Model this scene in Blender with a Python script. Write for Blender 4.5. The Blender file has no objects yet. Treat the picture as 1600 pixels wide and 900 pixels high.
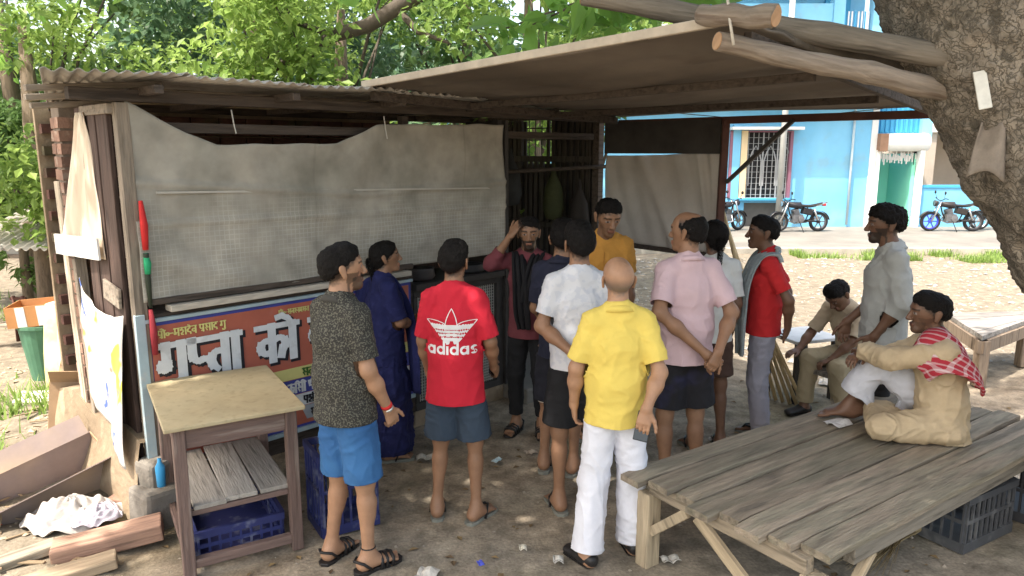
import bpy, bmesh, math, random
import numpy as np
from mathutils import Vector, Matrix, Euler
from mathutils.bvhtree import BVHTree
R = math.radians
rnd = random.Random(7)
C = bpy.context.scene.collection
SC = bpy.context.scene

# ------------------------------------------------------------------ camera
cam = bpy.data.cameras.new('camera')
cam.sensor_width = 36.0
cam.lens = 36.0 * 1150.0 / 1600.0
cam.clip_start = 0.05
cam.clip_end = 2000
camo = bpy.data.objects.new('camera', cam)
C.objects.link(camo)
camo.location = (0, 0, 2.2)
camo.rotation_euler = (R(90 - 10.6), 0, 0)
SC.camera = camo

# ------------------------------------------------------------------ sky, sun, exposure
SUN_EL, SUN_AZ = 62.0, 232.0          # azimuth clockwise from +Y (north); the sun stands behind the camera to the left
w = bpy.data.worlds.new('World'); SC.world = w
w.use_nodes = True
nt = w.node_tree; nt.nodes.clear()
sky = nt.nodes.new('ShaderNodeTexSky'); sky.sky_type = 'NISHITA'; sky.sun_disc = False
sky.sun_elevation = R(SUN_EL); sky.sun_rotation = R(SUN_AZ)
sky.air_density = 1.0; sky.dust_density = 4.0; sky.ozone_density = 0.4
bg = nt.nodes.new('ShaderNodeBackground'); bg.inputs['Strength'].default_value = 0.15
wo = nt.nodes.new('ShaderNodeOutputWorld')
wm = nt.nodes.new('ShaderNodeMix'); wm.data_type = 'RGBA'; wm.blend_type = 'MULTIPLY'; wm.inputs[0].default_value = 1.0; wm.inputs[7].default_value = (1.06, 1.0, .86, 1)   # hazy, slightly warm sky
nt.links.new(sky.outputs[0], wm.inputs[6]); nt.links.new(wm.outputs[2], bg.inputs[0]); nt.links.new(bg.outputs[0], wo.inputs[0])
sun = bpy.data.lights.new('sun', 'SUN'); sun.energy = 2.1; sun.angle = R(0.53); sun.color = (1.0, 0.94, 0.85)
suno = bpy.data.objects.new('sun', sun); C.objects.link(suno)
sdir = Vector((math.cos(R(SUN_EL)) * math.sin(R(SUN_AZ)), math.cos(R(SUN_EL)) * math.cos(R(SUN_AZ)), math.sin(R(SUN_EL))))
suno.rotation_euler = sdir.to_track_quat('Z', 'Y').to_euler()
suno.location = (-6, -5, 14)
SC.view_settings.view_transform = 'Standard'
SC.view_settings.look = 'None'
SC.view_settings.gamma = 1.0
SC.view_settings.exposure = 1.98
SC.cycles.max_bounces = 6
SC.cycles.diffuse_bounces = 4
SC.cycles.glossy_bounces = 2
SC.cycles.transmission_bounces = 3
SC.cycles.transparent_max_bounces = 6
SC.cycles.use_denoising = True

# ------------------------------------------------------------------ helpers
def srgb(r, g, b):
    f = lambda c: (c / 255 / 12.92) if c / 255 <= 0.04045 else ((c / 255 + 0.055) / 1.055) ** 2.4
    return (f(r), f(g), f(b))

def vnoise(P, seed=0):
    """smooth value noise in [-1,1] for points P (N,3)"""
    P = np.asarray(P, np.float64)
    I = np.floor(P).astype(np.int64); F = P - I
    F = F * F * (3 - 2 * F)
    def h(i, j, k):
        n = (i * 374761393 + j * 668265263 + k * 2147483647 + seed * 144665) & 0x7fffffff
        n = ((n ^ (n >> 13)) * 1274126177) & 0x7fffffff
        n = (n ^ (n >> 16)) & 0xffff
        return n / 32767.5 - 1.0
    x, y, z = I[:, 0], I[:, 1], I[:, 2]
    fx, fy, fz = F[:, 0], F[:, 1], F[:, 2]
    l = lambda a, b, t: a + (b - a) * t
    return l(l(l(h(x, y, z), h(x+1, y, z), fx), l(h(x, y+1, z), h(x+1, y+1, z), fx), fy),
             l(l(h(x, y, z+1), h(x+1, y, z+1), fx), l(h(x, y+1, z+1), h(x+1, y+1, z+1), fx), fy), fz)

def fbm(P, oct=3, seed=0):
    P = np.asarray(P, np.float64); s = 0; a = 1.0
    for o in range(oct):
        s = s + a * vnoise(P * 2 ** o + 17.3 * o, seed + o); a *= 0.5
    return s

def mesh_np(name, V, F3=None, F4=None, smooth=True):
    V = np.asarray(V, np.float32)
    nf3 = 0 if F3 is None else len(F3); nf4 = 0 if F4 is None else len(F4)
    m = bpy.data.meshes.new(name)
    m.vertices.add(len(V)); m.vertices.foreach_set('co', V.ravel())
    idx = []
    if nf3: idx.append(np.asarray(F3, np.int32).ravel())
    if nf4: idx.append(np.asarray(F4, np.int32).ravel())
    li = np.concatenate(idx) if idx else np.zeros(0, np.int32)
    m.loops.add(len(li)); m.loops.foreach_set('vertex_index', li)
    tot = np.concatenate([np.full(nf3, 3, np.int32), np.full(nf4, 4, np.int32)])
    st = np.concatenate([[0], np.cumsum(tot)[:-1]]).astype(np.int32) if len(tot) else np.zeros(0, np.int32)
    m.polygons.add(len(tot)); m.polygons.foreach_set('loop_start', st); m.polygons.foreach_set('loop_total', tot)
    m.polygons.foreach_set('use_smooth', np.full(len(tot), smooth, bool))
    m.update(calc_edges=True); m.validate()
    return m

class MB:
    """collects boxes, tubes, prisms, sheets; build() links them as one mesh object"""
    def __init__(s): s.v = []; s.f = []
    def add(s, vs, fs):
        o = len(s.v); s.v += [tuple(x) for x in vs]; s.f += [tuple(i + o for i in f) for f in fs]; return s
    def box(s, c, size, rot=None):
        hx, hy, hz = size[0] / 2, size[1] / 2, size[2] / 2
        vs = [Vector((x, y, z)) for x in (-hx, hx) for y in (-hy, hy) for z in (-hz, hz)]
        if rot is not None:
            M = rot if isinstance(rot, Matrix) else Euler(rot).to_matrix()
            vs = [M @ v for v in vs]
        vs = [v + Vector(c) for v in vs]
        return s.add(vs, [(0,1,3,2),(4,6,7,5),(0,4,5,1),(2,3,7,6),(0,2,6,4),(1,5,7,3)])
    def bar(s, a, b, w, t, up=(0, 0, 1)):
        a, b = Vector(a), Vector(b); d = (b - a); L = d.length; d.normalize()
        u = Vector(up)
        if abs(d.dot(u)) > .98: u = Vector((1, 0, 0))
        x = d.cross(u).normalized(); y = x.cross(d).normalized()
        vs = []
        for p in (a, b):
            for sx, sy in ((-1,-1),(1,-1),(1,1),(-1,1)): vs.append(p + x * sx * w / 2 + y * sy * t / 2)
        return s.add(vs, [(3,2,1,0),(4,5,6,7),(0,1,5,4),(1,2,6,5),(2,3,7,6),(3,0,4,7)])
    def tube(s, pts, r, n=8, cap=True, flat=1.0):
        pts = [Vector(p) for p in pts]
        rs = r if isinstance(r, (list, tuple)) else [r] * len(pts)
        vs = []; fs = []; px = None
        for i, p in enumerate(pts):
            d = (pts[min(i+1, len(pts)-1)] - pts[max(i-1, 0)]).normalized()
            if px is None:
                u = Vector((0, 0, 1)) if abs(d.z) < .9 else Vector((1, 0, 0))
                x = d.cross(u).normalized()
            else:
                x = (px - d * px.dot(d)).normalized()
            px = x; y = d.cross(x)
            for k in range(n):
                a = 2 * math.pi * k / n
                vs.append(p + x * math.cos(a) * rs[i] + y * math.sin(a) * rs[i] * flat)
        for i in range(len(pts) - 1):
            for k in range(n):
                k2 = (k + 1) % n
                fs.append((i*n+k, i*n+k2, (i+1)*n+k2, (i+1)*n+k))
        if cap:
            fs.append(tuple(range(n-1, -1, -1))); fs.append(tuple((len(pts)-1)*n + k for k in range(n)))
        return s.add(vs, fs)
    def lathe(s, prof, c=(0,0,0), n=20, axis='z'):
        vs = []; fs = []
        for r, z in prof:
            for k in range(n):
                a = 2*math.pi*k/n
                q = (r*math.cos(a), r*math.sin(a), z)
                if axis == 'y': q = (q[0], q[2], q[1])
                if axis == 'x': q = (q[2], q[0], q[1])
                vs.append((q[0]+c[0], q[1]+c[1], q[2]+c[2]))
        for i in range(len(prof)-1):
            for k in range(n):
                k2 = (k+1) % n
                fs.append((i*n+k, i*n+k2, (i+1)*n+k2, (i+1)*n+k))
        return s.add(vs, fs)
    def prism(s, poly, z0, z1, M=None):
        n = len(poly)
        vs = [Vector((x, y, z)) for z in (z0, z1) for x, y in poly]
        if M is not None: vs = [M @ v for v in vs]
        fs = [tuple(range(n-1, -1, -1)), tuple(range(n, 2*n))]
        for k in range(n): fs.append((k, (k+1) % n, n+(k+1) % n, n+k))
        return s.add(vs, fs)
    def sheet(s, fn, nu, nv):
        vs = [fn(i / nu, j / nv) for i in range(nu+1) for j in range(nv+1)]
        fs = [(i*(nv+1)+j, (i+1)*(nv+1)+j, (i+1)*(nv+1)+j+1, i*(nv+1)+j+1) for i in range(nu) for j in range(nv)]
        return s.add(vs, fs)
    def mesh(s, name, smooth=False):
        m = bpy.data.meshes.new(name); m.from_pydata(s.v, [], s.f)
        if smooth: m.polygons.foreach_set('use_smooth', [True] * len(m.polygons))
        m.update()
        bm = bmesh.new(); bm.from_mesh(m); bmesh.ops.recalc_face_normals(bm, faces=bm.faces); bm.to_mesh(m); bm.free()
        return m
    def build(s, name, mat, parent=None, smooth=False, bevel=0, solid=0, loc=None, rot=None, label=None, stuff=False):
        return obj(name, s.mesh(name, smooth), mat, parent, bevel, solid, loc, rot, label, stuff)

def obj(name, mesh, mat, parent=None, bevel=0, solid=0, loc=None, rot=None, label=None, stuff=False):
    o = bpy.data.objects.new(name, mesh); C.objects.link(o)
    if mat is not None and len(mesh.materials) == 0: mesh.materials.append(mat)
    if parent is not None: o.parent = parent
    if loc is not None: o.location = loc
    if rot is not None: o.rotation_euler = rot
    if solid:
        md = o.modifiers.new('solid', 'SOLIDIFY'); md.thickness = abs(solid); md.offset = -1 if solid > 0 else 1
    if bevel:
        md = o.modifiers.new('bevel', 'BEVEL'); md.width = bevel; md.segments = 2; md.limit_method = 'ANGLE'; md.angle_limit = R(40)
    if label: o['label'] = label
    if stuff: o['kind'] = 'stuff'
    return o

def thing(name, label, cat, loc=(0, 0, 0), rz=0, group=None):
    o = bpy.data.objects.new(name, None); C.objects.link(o)
    o.location = loc; o.rotation_euler = (0, 0, rz); o.empty_display_size = .2
    o['label'] = label; o['category'] = cat
    if group: o['group'] = group
    return o

def tag(o, label, cat, group=None, kind=None):
    o['label'] = label
    if kind != 'structure': o['category'] = cat
    if group: o['group'] = group
    if kind: o['kind'] = kind
    return o

def struct(o, label=None):
    o['kind'] = 'structure'
    if label: o['label'] = label
    return o

def copy_tree(o, parent=None):
    c = o.copy(); C.objects.link(c); c.parent = parent
    for ch in o.children: copy_tree(ch, c)
    return c

# ------------------------------------------------------------------ materials
_MATS = {}
def mat(name, col, rough=.75, var=.18, scale=6.0, bump=.0, bscale=60.0, metal=0.0, stretch=(1, 1, 1), col2=None, spot=None, spotscale=14, spotamt=.5,
        attr=None, transl=0.0, rand=0.0, spec=.3, detail=5):
    """procedural surface: base colour broken up by noise at two scales, optional second colour in patches and spots, bump"""
    if name in _MATS: return _MATS[name]
    m = bpy.data.materials.new(name); m.use_nodes = True; _MATS[name] = m
    n = m.node_tree.nodes; l = m.node_tree.links
    b = n['Principled BSDF']; b.inputs['Roughness'].default_value = rough; b.inputs['Metallic'].default_value = metal
    b.inputs['Specular IOR Level'].default_value = spec
    tc = n.new('ShaderNodeTexCoord'); mp = n.new('ShaderNodeMapping'); mp.inputs['Scale'].default_value = stretch
    l.new(tc.outputs['Object'], mp.inputs['Vector'])
    vec = mp.outputs['Vector']
    if rand:
        oi = n.new('ShaderNodeObjectInfo'); ad = n.new('ShaderNodeVectorMath'); ad.operation = 'ADD'
        ml = n.new('ShaderNodeMath'); ml.operation = 'MULTIPLY'; ml.inputs[1].default_value = 37.0
        l.new(oi.outputs['Random'], ml.inputs[0]); l.new(mp.outputs['Vector'], ad.inputs[0]); l.new(ml.outputs[0], ad.inputs[1]); vec = ad.outputs[0]
    nz = n.new('ShaderNodeTexNoise'); nz.inputs['Scale'].default_value = scale; nz.inputs['Detail'].default_value = detail; nz.inputs['Roughness'].default_value = .65
    l.new(vec, nz.inputs['Vector'])
    def rgb(c):
        if attr and c is col:
            a = n.new('ShaderNodeAttribute'); a.attribute_name = attr; return a.outputs['Color']
        q = n.new('ShaderNodeRGB'); q.outputs[0].default_value = (*c, 1); return q.outputs[0]
    cur = rgb(col)
    if col2 is not None:
        rp = n.new('ShaderNodeMapRange'); rp.inputs[1].default_value = .42; rp.inputs[2].default_value = .6
        nz2 = n.new('ShaderNodeTexNoise'); nz2.inputs['Scale'].default_value = scale * .45; nz2.inputs['Detail'].default_value = 4
        l.new(vec, nz2.inputs['Vector']); l.new(nz2.outputs[0], rp.inputs[0])
        mx = n.new('ShaderNodeMix'); mx.data_type = 'RGBA'; l.new(rp.outputs[0], mx.inputs[0]); l.new(cur, mx.inputs[6]); l.new(rgb(col2), mx.inputs[7]); cur = mx.outputs[2]
    if spot is not None:
        nz3 = n.new('ShaderNodeTexNoise'); nz3.inputs['Scale'].default_value = spotscale; nz3.inputs['Detail'].default_value = 3
        l.new(vec, nz3.inputs['Vector'])
        rp = n.new('ShaderNodeMapRange'); rp.inputs[1].default_value = .56; rp.inputs[2].default_value = .66; rp.inputs[4].default_value = spotamt
        l.new(nz3.outputs[0], rp.inputs[0])
        mx = n.new('ShaderNodeMix'); mx.data_type = 'RGBA'; l.new(rp.outputs[0], mx.inputs[0]); l.new(cur, mx.inputs[6]); l.new(rgb(spot), mx.inputs[7]); cur = mx.outputs[2]
    mr = n.new('ShaderNodeMapRange'); mr.inputs[1].default_value = .25; mr.inputs[2].default_value = .75
    mr.inputs[3].default_value = 1 - var; mr.inputs[4].default_value = 1 + var
    l.new(nz.outputs[0], mr.inputs[0])
    val = mr.outputs[0]
    if rand:
        rr = n.new('ShaderNodeMapRange'); rr.inputs[3].default_value = 1 - rand; rr.inputs[4].default_value = 1 + rand
        l.new(oi.outputs['Random'], rr.inputs[0])
        mm = n.new('ShaderNodeMath'); mm.operation = 'MULTIPLY'; l.new(val, mm.inputs[0]); l.new(rr.outputs[0], mm.inputs[1]); val = mm.outputs[0]
    vm = n.new('ShaderNodeVectorMath'); vm.operation = 'SCALE'; l.new(cur, vm.inputs[0]); l.new(val, vm.inputs['Scale'])
    l.new(vm.outputs[0], b.inputs['Base Color'])
    if bump:
        nb = n.new('ShaderNodeTexNoise'); nb.inputs['Scale'].default_value = bscale; nb.inputs['Detail'].default_value = 4
        l.new(vec, nb.inputs['Vector'])
        bp = n.new('ShaderNodeBump'); bp.inputs['Strength'].default_value = min(1, bump); bp.inputs['Distance'].default_value = .01
        l.new(nb.outputs[0], bp.inputs['Height']); l.new(bp.outputs[0], b.inputs['Normal'])
    m['out'] = 1
    if transl:
        tr = n.new('ShaderNodeBsdfTranslucent'); l.new(vm.outputs[0], tr.inputs[0])
        ms = n.new('ShaderNodeMixShader'); ms.inputs[0].default_value = transl
        l.new(b.outputs[0], ms.inputs[1]); l.new(tr.outputs[0], ms.inputs[2]); l.new(ms.outputs[0], n['Material Output'].inputs[0])
    return m

def wood(name, col, axis='x', var=.35, rough=.85, dark=None, rand=.15, bump=.6):
    st = {'x': (1.2, 14, 14), 'y': (14, 1.2, 14), 'z': (14, 14, 1.2)}[axis]
    return mat(name, col, rough, var, 3.0, bump, 6.0, 0, st, spot=dark or tuple(c * .3 for c in col), spotscale=2.2, spotamt=.6, rand=rand)

def grad_mat_pattern(name, build, rough=.8, bump=0):
    """a material whose colour is made by build(nodes, links, objectcoord_socket) -> colour socket"""
    if name in _MATS: return _MATS[name]
    m = bpy.data.materials.new(name); m.use_nodes = True; _MATS[name] = m
    n = m.node_tree.nodes; l = m.node_tree.links
    tc = n.new('ShaderNodeTexCoord')
    c = build(n, l, tc.outputs['Object'])
    b = n['Principled BSDF']; b.inputs['Roughness'].default_value = rough; b.inputs['Specular IOR Level'].default_value = .2
    l.new(c, b.inputs['Base Color'])
    return m

def nmath(n, l, op, a, b=None):
    q = n.new('ShaderNodeMath'); q.operation = op
    for i, x in enumerate((a, b)):
        if x is None: continue
        if isinstance(x, (int, float)): q.inputs[i].default_value = x
        else: l.new(x, q.inputs[i])
    return q.outputs[0]

def nmix(n, l, f, a, b):
    q = n.new('ShaderNodeMix'); q.data_type = 'RGBA'
    for i, x in ((0, f), (6, a), (7, b)):
        if isinstance(x, (int, float)): q.inputs[i].default_value = x
        elif isinstance(x, tuple): q.inputs[i].default_value = (*x, 1)
        else: l.new(x, q.inputs[i])
    return q.outputs[2]

def nnoise(n, l, vec, scale, detail=4):
    q = n.new('ShaderNodeTexNoise'); q.inputs['Scale'].default_value = scale; q.inputs['Detail'].default_value = detail
    l.new(vec, q.inputs['Vector']); return q.outputs[0]

# ------------------------------------------------------------------ shop frame of reference: a along the front, b out towards the street, z up
SHOP_ANG = math.atan2(.72, .694)
def S(a, b, z=0):
    return Vector((-2.18 + .694 * a + .72 * b, 4.18 + .72 * a - .694 * b, z))
# ------------------------------------------------------------------ ground
def gz(x, y):
    """height of the ground, flat where people and tables stand, lumpy on the left bank"""
    x = np.asarray(x, float); y = np.asarray(y, float)
    P = np.stack([x, y, np.zeros_like(x)], -1).reshape(-1, 3)
    n = fbm(P * 2.3, 3, 3).reshape(x.shape); n2 = fbm(P * .6, 2, 9).reshape(x.shape); n3 = fbm(P * 9, 2, 5).reshape(x.shape)
    amp = np.clip((-x - 2.1) / .6, 0, 1) * np.clip((9 - y) / 4, .3, 1)
    far = np.clip((y - 7) / 3, 0, 1)
    z = .006 * n3 + amp * (.045 * n + .015 * n3 + .03) + far * .03 * n2 - .012
    return np.where((np.abs(x) > 40) | (y > 15), -.06, np.where(y < -3, -.01, z))
xs = np.concatenate([[-900, -300, -100, -50, -30, -22], np.arange(-16, -5.0, .5), np.arange(-5, 6.5, .045), np.arange(6.5, 18, .6), [22, 30, 50, 100, 300, 900]])
ys = np.concatenate([[-600, -100, -30, -12, -6, -3, -1, 0], np.arange(1, 2.6, .3), np.arange(2.6, 8.5, .045), np.arange(8.5, 15.2, .25), [15.2, 17, 22, 30, 50, 100, 300, 1200]])
X, Y = np.meshgrid(xs, ys, indexing='ij')
Z = gz(X, Y)
V = np.stack([X, Y, Z], -1).reshape(-1, 3)
ny = len(ys); i, j = np.meshgrid(np.arange(len(xs) - 1), np.arange(ny - 1), indexing='ij'); a = (i * ny + j).ravel()
gm = mesh_np('ground', V, None, np.stack([a, a + ny, a + ny + 1, a + 1], -1))

def ground_colour(n, l, oc):
    n1 = nnoise(n, l, oc, .55, 6); n2 = nnoise(n, l, oc, 3.5, 6); n3 = nnoise(n, l, oc, 9, 6); n4 = nnoise(n, l, oc, 60, 3)
    sep = n.new('ShaderNodeSeparateXYZ'); l.new(oc, sep.inputs[0])
    def ramp(x, a, b):
        q = n.new('ShaderNodeMapRange'); q.inputs[1].default_value = a; q.inputs[2].default_value = b; l.new(x, q.inputs[0]); return q.outputs[0]
    dark = (.23, .185, .135); mid = (.345, .285, .212); sand = (.20, .17, .13)
    c = nmix(n, l, ramp(n2, .38, .62), dark, mid)
    # earth lightened in the stall's shade; sandy earth darkened where the sun would overexpose it
    sx = nmath(n, l, 'ADD', sep.outputs[0], nmath(n, l, 'MULTIPLY', n1, 1.6))
    left = ramp(sx, -1.1, -2.0)
    sy = nmath(n, l, 'ADD', sep.outputs[1], nmath(n, l, 'MULTIPLY', n1, 2.0))
    farr = ramp(sy, 7.0, 9.2)
    dry = nmath(n, l, 'MAXIMUM', left, farr)  # sunlit zones, whose earth tone is darkened
    c = nmix(n, l, nmath(n, l, 'MULTIPLY', dry, .9), c, sand)
    # pale worn cement in front
    cem = nmath(n, l, 'MULTIPLY', ramp(nmath(n, l, 'ADD', sep.outputs[1], nmath(n, l, 'MULTIPLY', n2, .9)), 4.5, 4.2), ramp(nmath(n, l, 'ADD', sep.outputs[0], nmath(n, l, 'MULTIPLY', n2, .8)), -.9, -.4))
    c = nmix(n, l, nmath(n, l, 'MULTIPLY', cem, .55), c, (.22, .20, .165))
    # patchy green tint over the nearer ground
    g = nmath(n, l, 'MULTIPLY', ramp(n1, .5, .62), ramp(sep.outputs[1], 7.5, 6.0))
    c = nmix(n, l, nmath(n, l, 'MULTIPLY', g, .35), c, (.10, .115, .05))
    v = n.new('ShaderNodeMapRange'); v.inputs[1].default_value = .3; v.inputs[2].default_value = .7; v.inputs[3].default_value = .68; v.inputs[4].default_value = 1.3
    l.new(n3, v.inputs[0])
    v2 = n.new('ShaderNodeMapRange'); v2.inputs[1].default_value = .3; v2.inputs[2].default_value = .7; v2.inputs[3].default_value = .8; v2.inputs[4].default_value = 1.2
    l.new(n4, v2.inputs[0])
    s = n.new('ShaderNodeVectorMath'); s.operation = 'SCALE'; l.new(c, s.inputs[0]); l.new(nmath(n, l, 'MULTIPLY', v.outputs[0], v2.outputs[0]), s.inputs['Scale'])
    return s.outputs[0]
M_ground = grad_mat_pattern('dirt ground', ground_colour, .95)
_n = M_ground.node_tree.nodes; _l = M_ground.node_tree.links
_tc = _n.new('ShaderNodeTexCoord'); _q = _n.new('ShaderNodeTexNoise'); _q.inputs['Scale'].default_value = 45; _q.inputs['Detail'].default_value = 6; _l.new(_tc.outputs['Object'], _q.inputs[0])
_b = _n.new('ShaderNodeBump'); _b.inputs['Strength'].default_value = .6; _b.inputs['Distance'].default_value = .01; _l.new(_q.outputs[0], _b.inputs['Height']); _l.new(_b.outputs[0], _n['Principled BSDF'].inputs['Normal'])
struct(obj('ground', gm, M_ground))

# pavement with a kerb and the road beyond
M_conc = mat('pavement concrete', (.21, .20, .18), .9, .2, 1.2, .4, 40, col2=(.17, .16, .145))
mb = MB(); mb.box((8, 18.95, -.03), (60, 5.1, .12)); struct(mb.build('pavement', M_conc))
mb = MB(); mb.box((8, 16.28, -.02), (60, .18, .18)); struct(mb.build('kerb', mat('kerb stone', (.38, .35, .3), .9, .3, 3, .5, 30), bevel=.02))

# ------------------------------------------------------------------ loose stones and litter
M_stone = mat('rubble', (.30, .26, .21), .95, .35, 12, .4, 60, spot=(.45, .4, .33))
def stones(N, xr, yr, smin_, smax, seed, name, m, ztop=0):
    r = np.random.default_rng(seed)
    x = r.uniform(*xr, N); y = r.uniform(*yr, N); s = smin_ + (smax - smin_) * r.random(N) ** 4
    base = np.array([(1,0,0),(-1,0,0),(0,1,0),(0,-1,0),(0,0,1),(0,0,-1)], float)
    F = np.array([(0,2,4),(2,1,4),(1,3,4),(3,0,4),(2,0,5),(1,2,5),(3,1,5),(0,3,5)])
    th = r.uniform(0, 6.28, N); c, sn = np.cos(th), np.sin(th)
    B = base[None] * r.uniform(.6, 1.3, (N, 6, 1)) * np.stack([s, s * r.uniform(.6, 1, N), s * r.uniform(.35, .7, N)], -1)[:, None]
    Vx = B[..., 0] * c[:, None] - B[..., 1] * sn[:, None] + x[:, None]
    Vy = B[..., 0] * sn[:, None] + B[..., 1] * c[:, None] + y[:, None]
    Vz = B[..., 2] + (gz(x, y) + s * .15)[:, None]
    V = np.stack([Vx, Vy, Vz], -1).reshape(-1, 3)
    FF = (F[None] + 6 * np.arange(N)[:, None, None]).reshape(-1, 3)
    return obj(name, mesh_np(name, V, FF, smooth=False), m, stuff=True)
o = stones(1100, (-2.4, 4.5), (3.0, 7.5), .003, .02, 1, 'pebbles', M_stone); tag(o, 'small pebbles and grit scattered over the trodden earth in the shade', 'pebbles', kind='stuff')
o = stones(1800, (-6, -2.3), (3.0, 8), .006, .05, 2, 'rubble', mat('pale rubble', (.40, .33, .24), .95, .3, 9, .4, 50)); tag(o, 'pale broken rubble littering the sunny bank left of the stall', 'rubble', kind='stuff')
o = stones(2600, (1.5, 10), (7.5, 15.5), .015, .06, 3, 'gravel', mat('grey gravel', (.36, .34, .31), .95, .35, 9)); tag(o, 'grey gravel spread over the sunny yard before the road', 'gravel', kind='stuff')

# dry fallen leaves, too many to count
r_ = np.random.default_rng(44); n_ = 420
p_ = np.stack([r_.uniform(-2.6, 4.5, n_), r_.uniform(3.0, 7.5, n_), np.full(n_, .006)], -1); p_[:, 2] += gz(p_[:, 0], p_[:, 1])
def _flat(P, size, r):
    N = len(P); a = r.uniform(0, 6.28, N); s = size * r.uniform(.5, 1.4, N); T = np.array([(0, 0, 0), (.3, .45, .16), (0, 1, .05), (-.3, .45, .12)])
    V = np.stack([(T[None, :, 0] * np.cos(a)[:, None] - T[None, :, 1] * np.sin(a)[:, None]) * s[:, None], (T[None, :, 0] * np.sin(a)[:, None] + T[None, :, 1] * np.cos(a)[:, None]) * s[:, None], T[None, :, 2] * s[:, None]], -1) + P[:, None]
    return mesh_np('dry_leaves', V.reshape(-1, 3), (np.array([(0, 1, 2), (0, 2, 3)])[None] + 4 * np.arange(N)[:, None, None]).reshape(-1, 3), smooth=False)
o = obj('dry_leaves', _flat(p_, .045, r_), mat('dry leaf', (.22, .15, .07), .8, .4, 8, col2=(.12, .08, .045)), stuff=True); tag(o, 'dry brown leaves strewn over the ground round the stall', 'leaves', kind='stuff')
# twigs and splinters on the bank
r_ = np.random.default_rng(45); mb = MB()
for k in range(130):
    x, y = r_.uniform(-4.2, -2.2), r_.uniform(3.2, 6.2); a = r_.uniform(0, 3.14); L = r_.uniform(.05, .28); z = float(gz(np.array([x]), np.array([y]))[0]) + .012
    mb.bar((x - L * math.cos(a) / 2, y - L * math.sin(a) / 2, z + r_.uniform(0, .03)), (x + L * math.cos(a) / 2, y + L * math.sin(a) / 2, z), r_.uniform(.006, .03), .008)
tag(mb.build('splinters', mat('splintered wood', (.34, .25, .16), .9, .35, 9, rand=.2), stuff=True), 'splinters and twigs scattered over the sunny bank', 'debris', kind='stuff')
# bits of litter
M_wpap = mat('white litter', (.48, .46, .42), .7, .12, 20)
def litter(x, y, s, label, m=M_wpap, name='litter_scrap'):
    mb = MB(); a = rnd.uniform(0, 3)
    mb.sheet(lambda u, v: (((u - .5) * math.cos(a) - (v - .5) * .7 * math.sin(a)) * s, ((u - .5) * math.sin(a) + (v - .5) * .7 * math.cos(a)) * s,
                           .012 + s * .22 * abs(math.sin(5 * u + a * 3) * math.cos(4 * v + a))), 6, 5)
    o = mb.build(name, m, loc=(x, y, 0), smooth=False, solid=.003)
    tag(o, label, 'litter', 'litter on the ground')
litter(-.11, 4.96, .07, 'pale blue scrap of litter on the ground beside the red shirted boy', mat('pale blue litter', (.5, .62, .66), .5, .1, 20))
litter(.14, 5.1, .09, 'tan crumpled scrap of litter on the ground before the maroon shirted man', mat('tan litter', (.45, .36, .28), .7, .2, 20))
litter(-.17, 3.62, .045, 'small bright blue scrap of litter on the ground at the front', mat('blue litter', (.08, .1, .5), .5, .1, 20))
litter(.86, 3.66, .1, 'white paper scrap beside the front leg of the plank platform')
litter(.06, 3.78, .06, 'small cream scrap left of the white trousers', mat('cream litter', (.6, .55, .45), .7, .2, 20))
litter(3.0, 6.76, .16, 'crumpled white bag on the earth behind the seated men')
litter(1.55, 5.35, .08, 'white scrap near the bare brown leg behind the pink shirt')
litter(.25, 3.66, .08, 'flattened white scrap under the black shoe')
litter(-.62, 5.0, .14, 'torn grey paper strip on the ground by the blue dress', mat('grey litter', (.42, .4, .36), .8, .2, 20))
litter(-.45, 3.5, .15, 'pale flat scrap by the black sandals at the front')

# ------------------------------------------------------------------ leaves and trees
LEAF_T = np.array([(0, 0, 0), (.28, .32, .05), (.0, .38, -.03), (-.28, .32, .05), (.17, .72, .02), (-.17, .72, .02), (0, 1.1, -.08)])
LEAF_F = np.array([(0, 1, 2), (0, 2, 3), (1, 4, 2), (2, 5, 3), (2, 4, 6), (2, 6, 5)])
CARD_T = np.array([(0, 0, 0), (.3, .45, .06), (0, 1, -.06), (-.3, .45, .06)]); CARD_F = np.array([(0, 1, 2), (0, 2, 3)])
def leaves_mesh(name, pos, size, r, template='card', droop=.5, tint=None):
    T, F = (LEAF_T, LEAF_F) if template == 'leaf' else (CARD_T, CARD_F)
    N = len(pos)
    az = r.uniform(0, 6.283, N); pit = r.normal(-droop, .45, N); roll = r.normal(0, .5, N)
    ca, sa, cp, sp, cr, sr = np.cos(az), np.sin(az), np.cos(pit), np.sin(pit), np.cos(roll), np.sin(roll)
    fwd = np.stack([ca * cp, sa * cp, sp], -1); side0 = np.stack([-sa, ca, 0 * sa], -1); up0 = np.cross(fwd, side0)
    side = side0 * cr[:, None] + up0 * sr[:, None]; up = np.cross(fwd, side)
    sz = size * r.uniform(.4, 1.4, N)
    V = (T[None, :, 0, None] * side[:, None] + T[None, :, 1, None] * fwd[:, None] + T[None, :, 2, None] * up[:, None]) * sz[:, None, None] + pos[:, None]
    FF = (F[None] + len(T) * np.arange(N)[:, None, None]).reshape(-1, 3)
    m = mesh_np(name, V.reshape(-1, 3), FF, smooth=False)
    col = r.uniform(.0, 1, N) if tint is None else tint
    at = m.attributes.new('tone', 'FLOAT', 'POINT'); at.data.foreach_set('value', np.repeat(col, len(T)).astype(np.float32))
    return m
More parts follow.
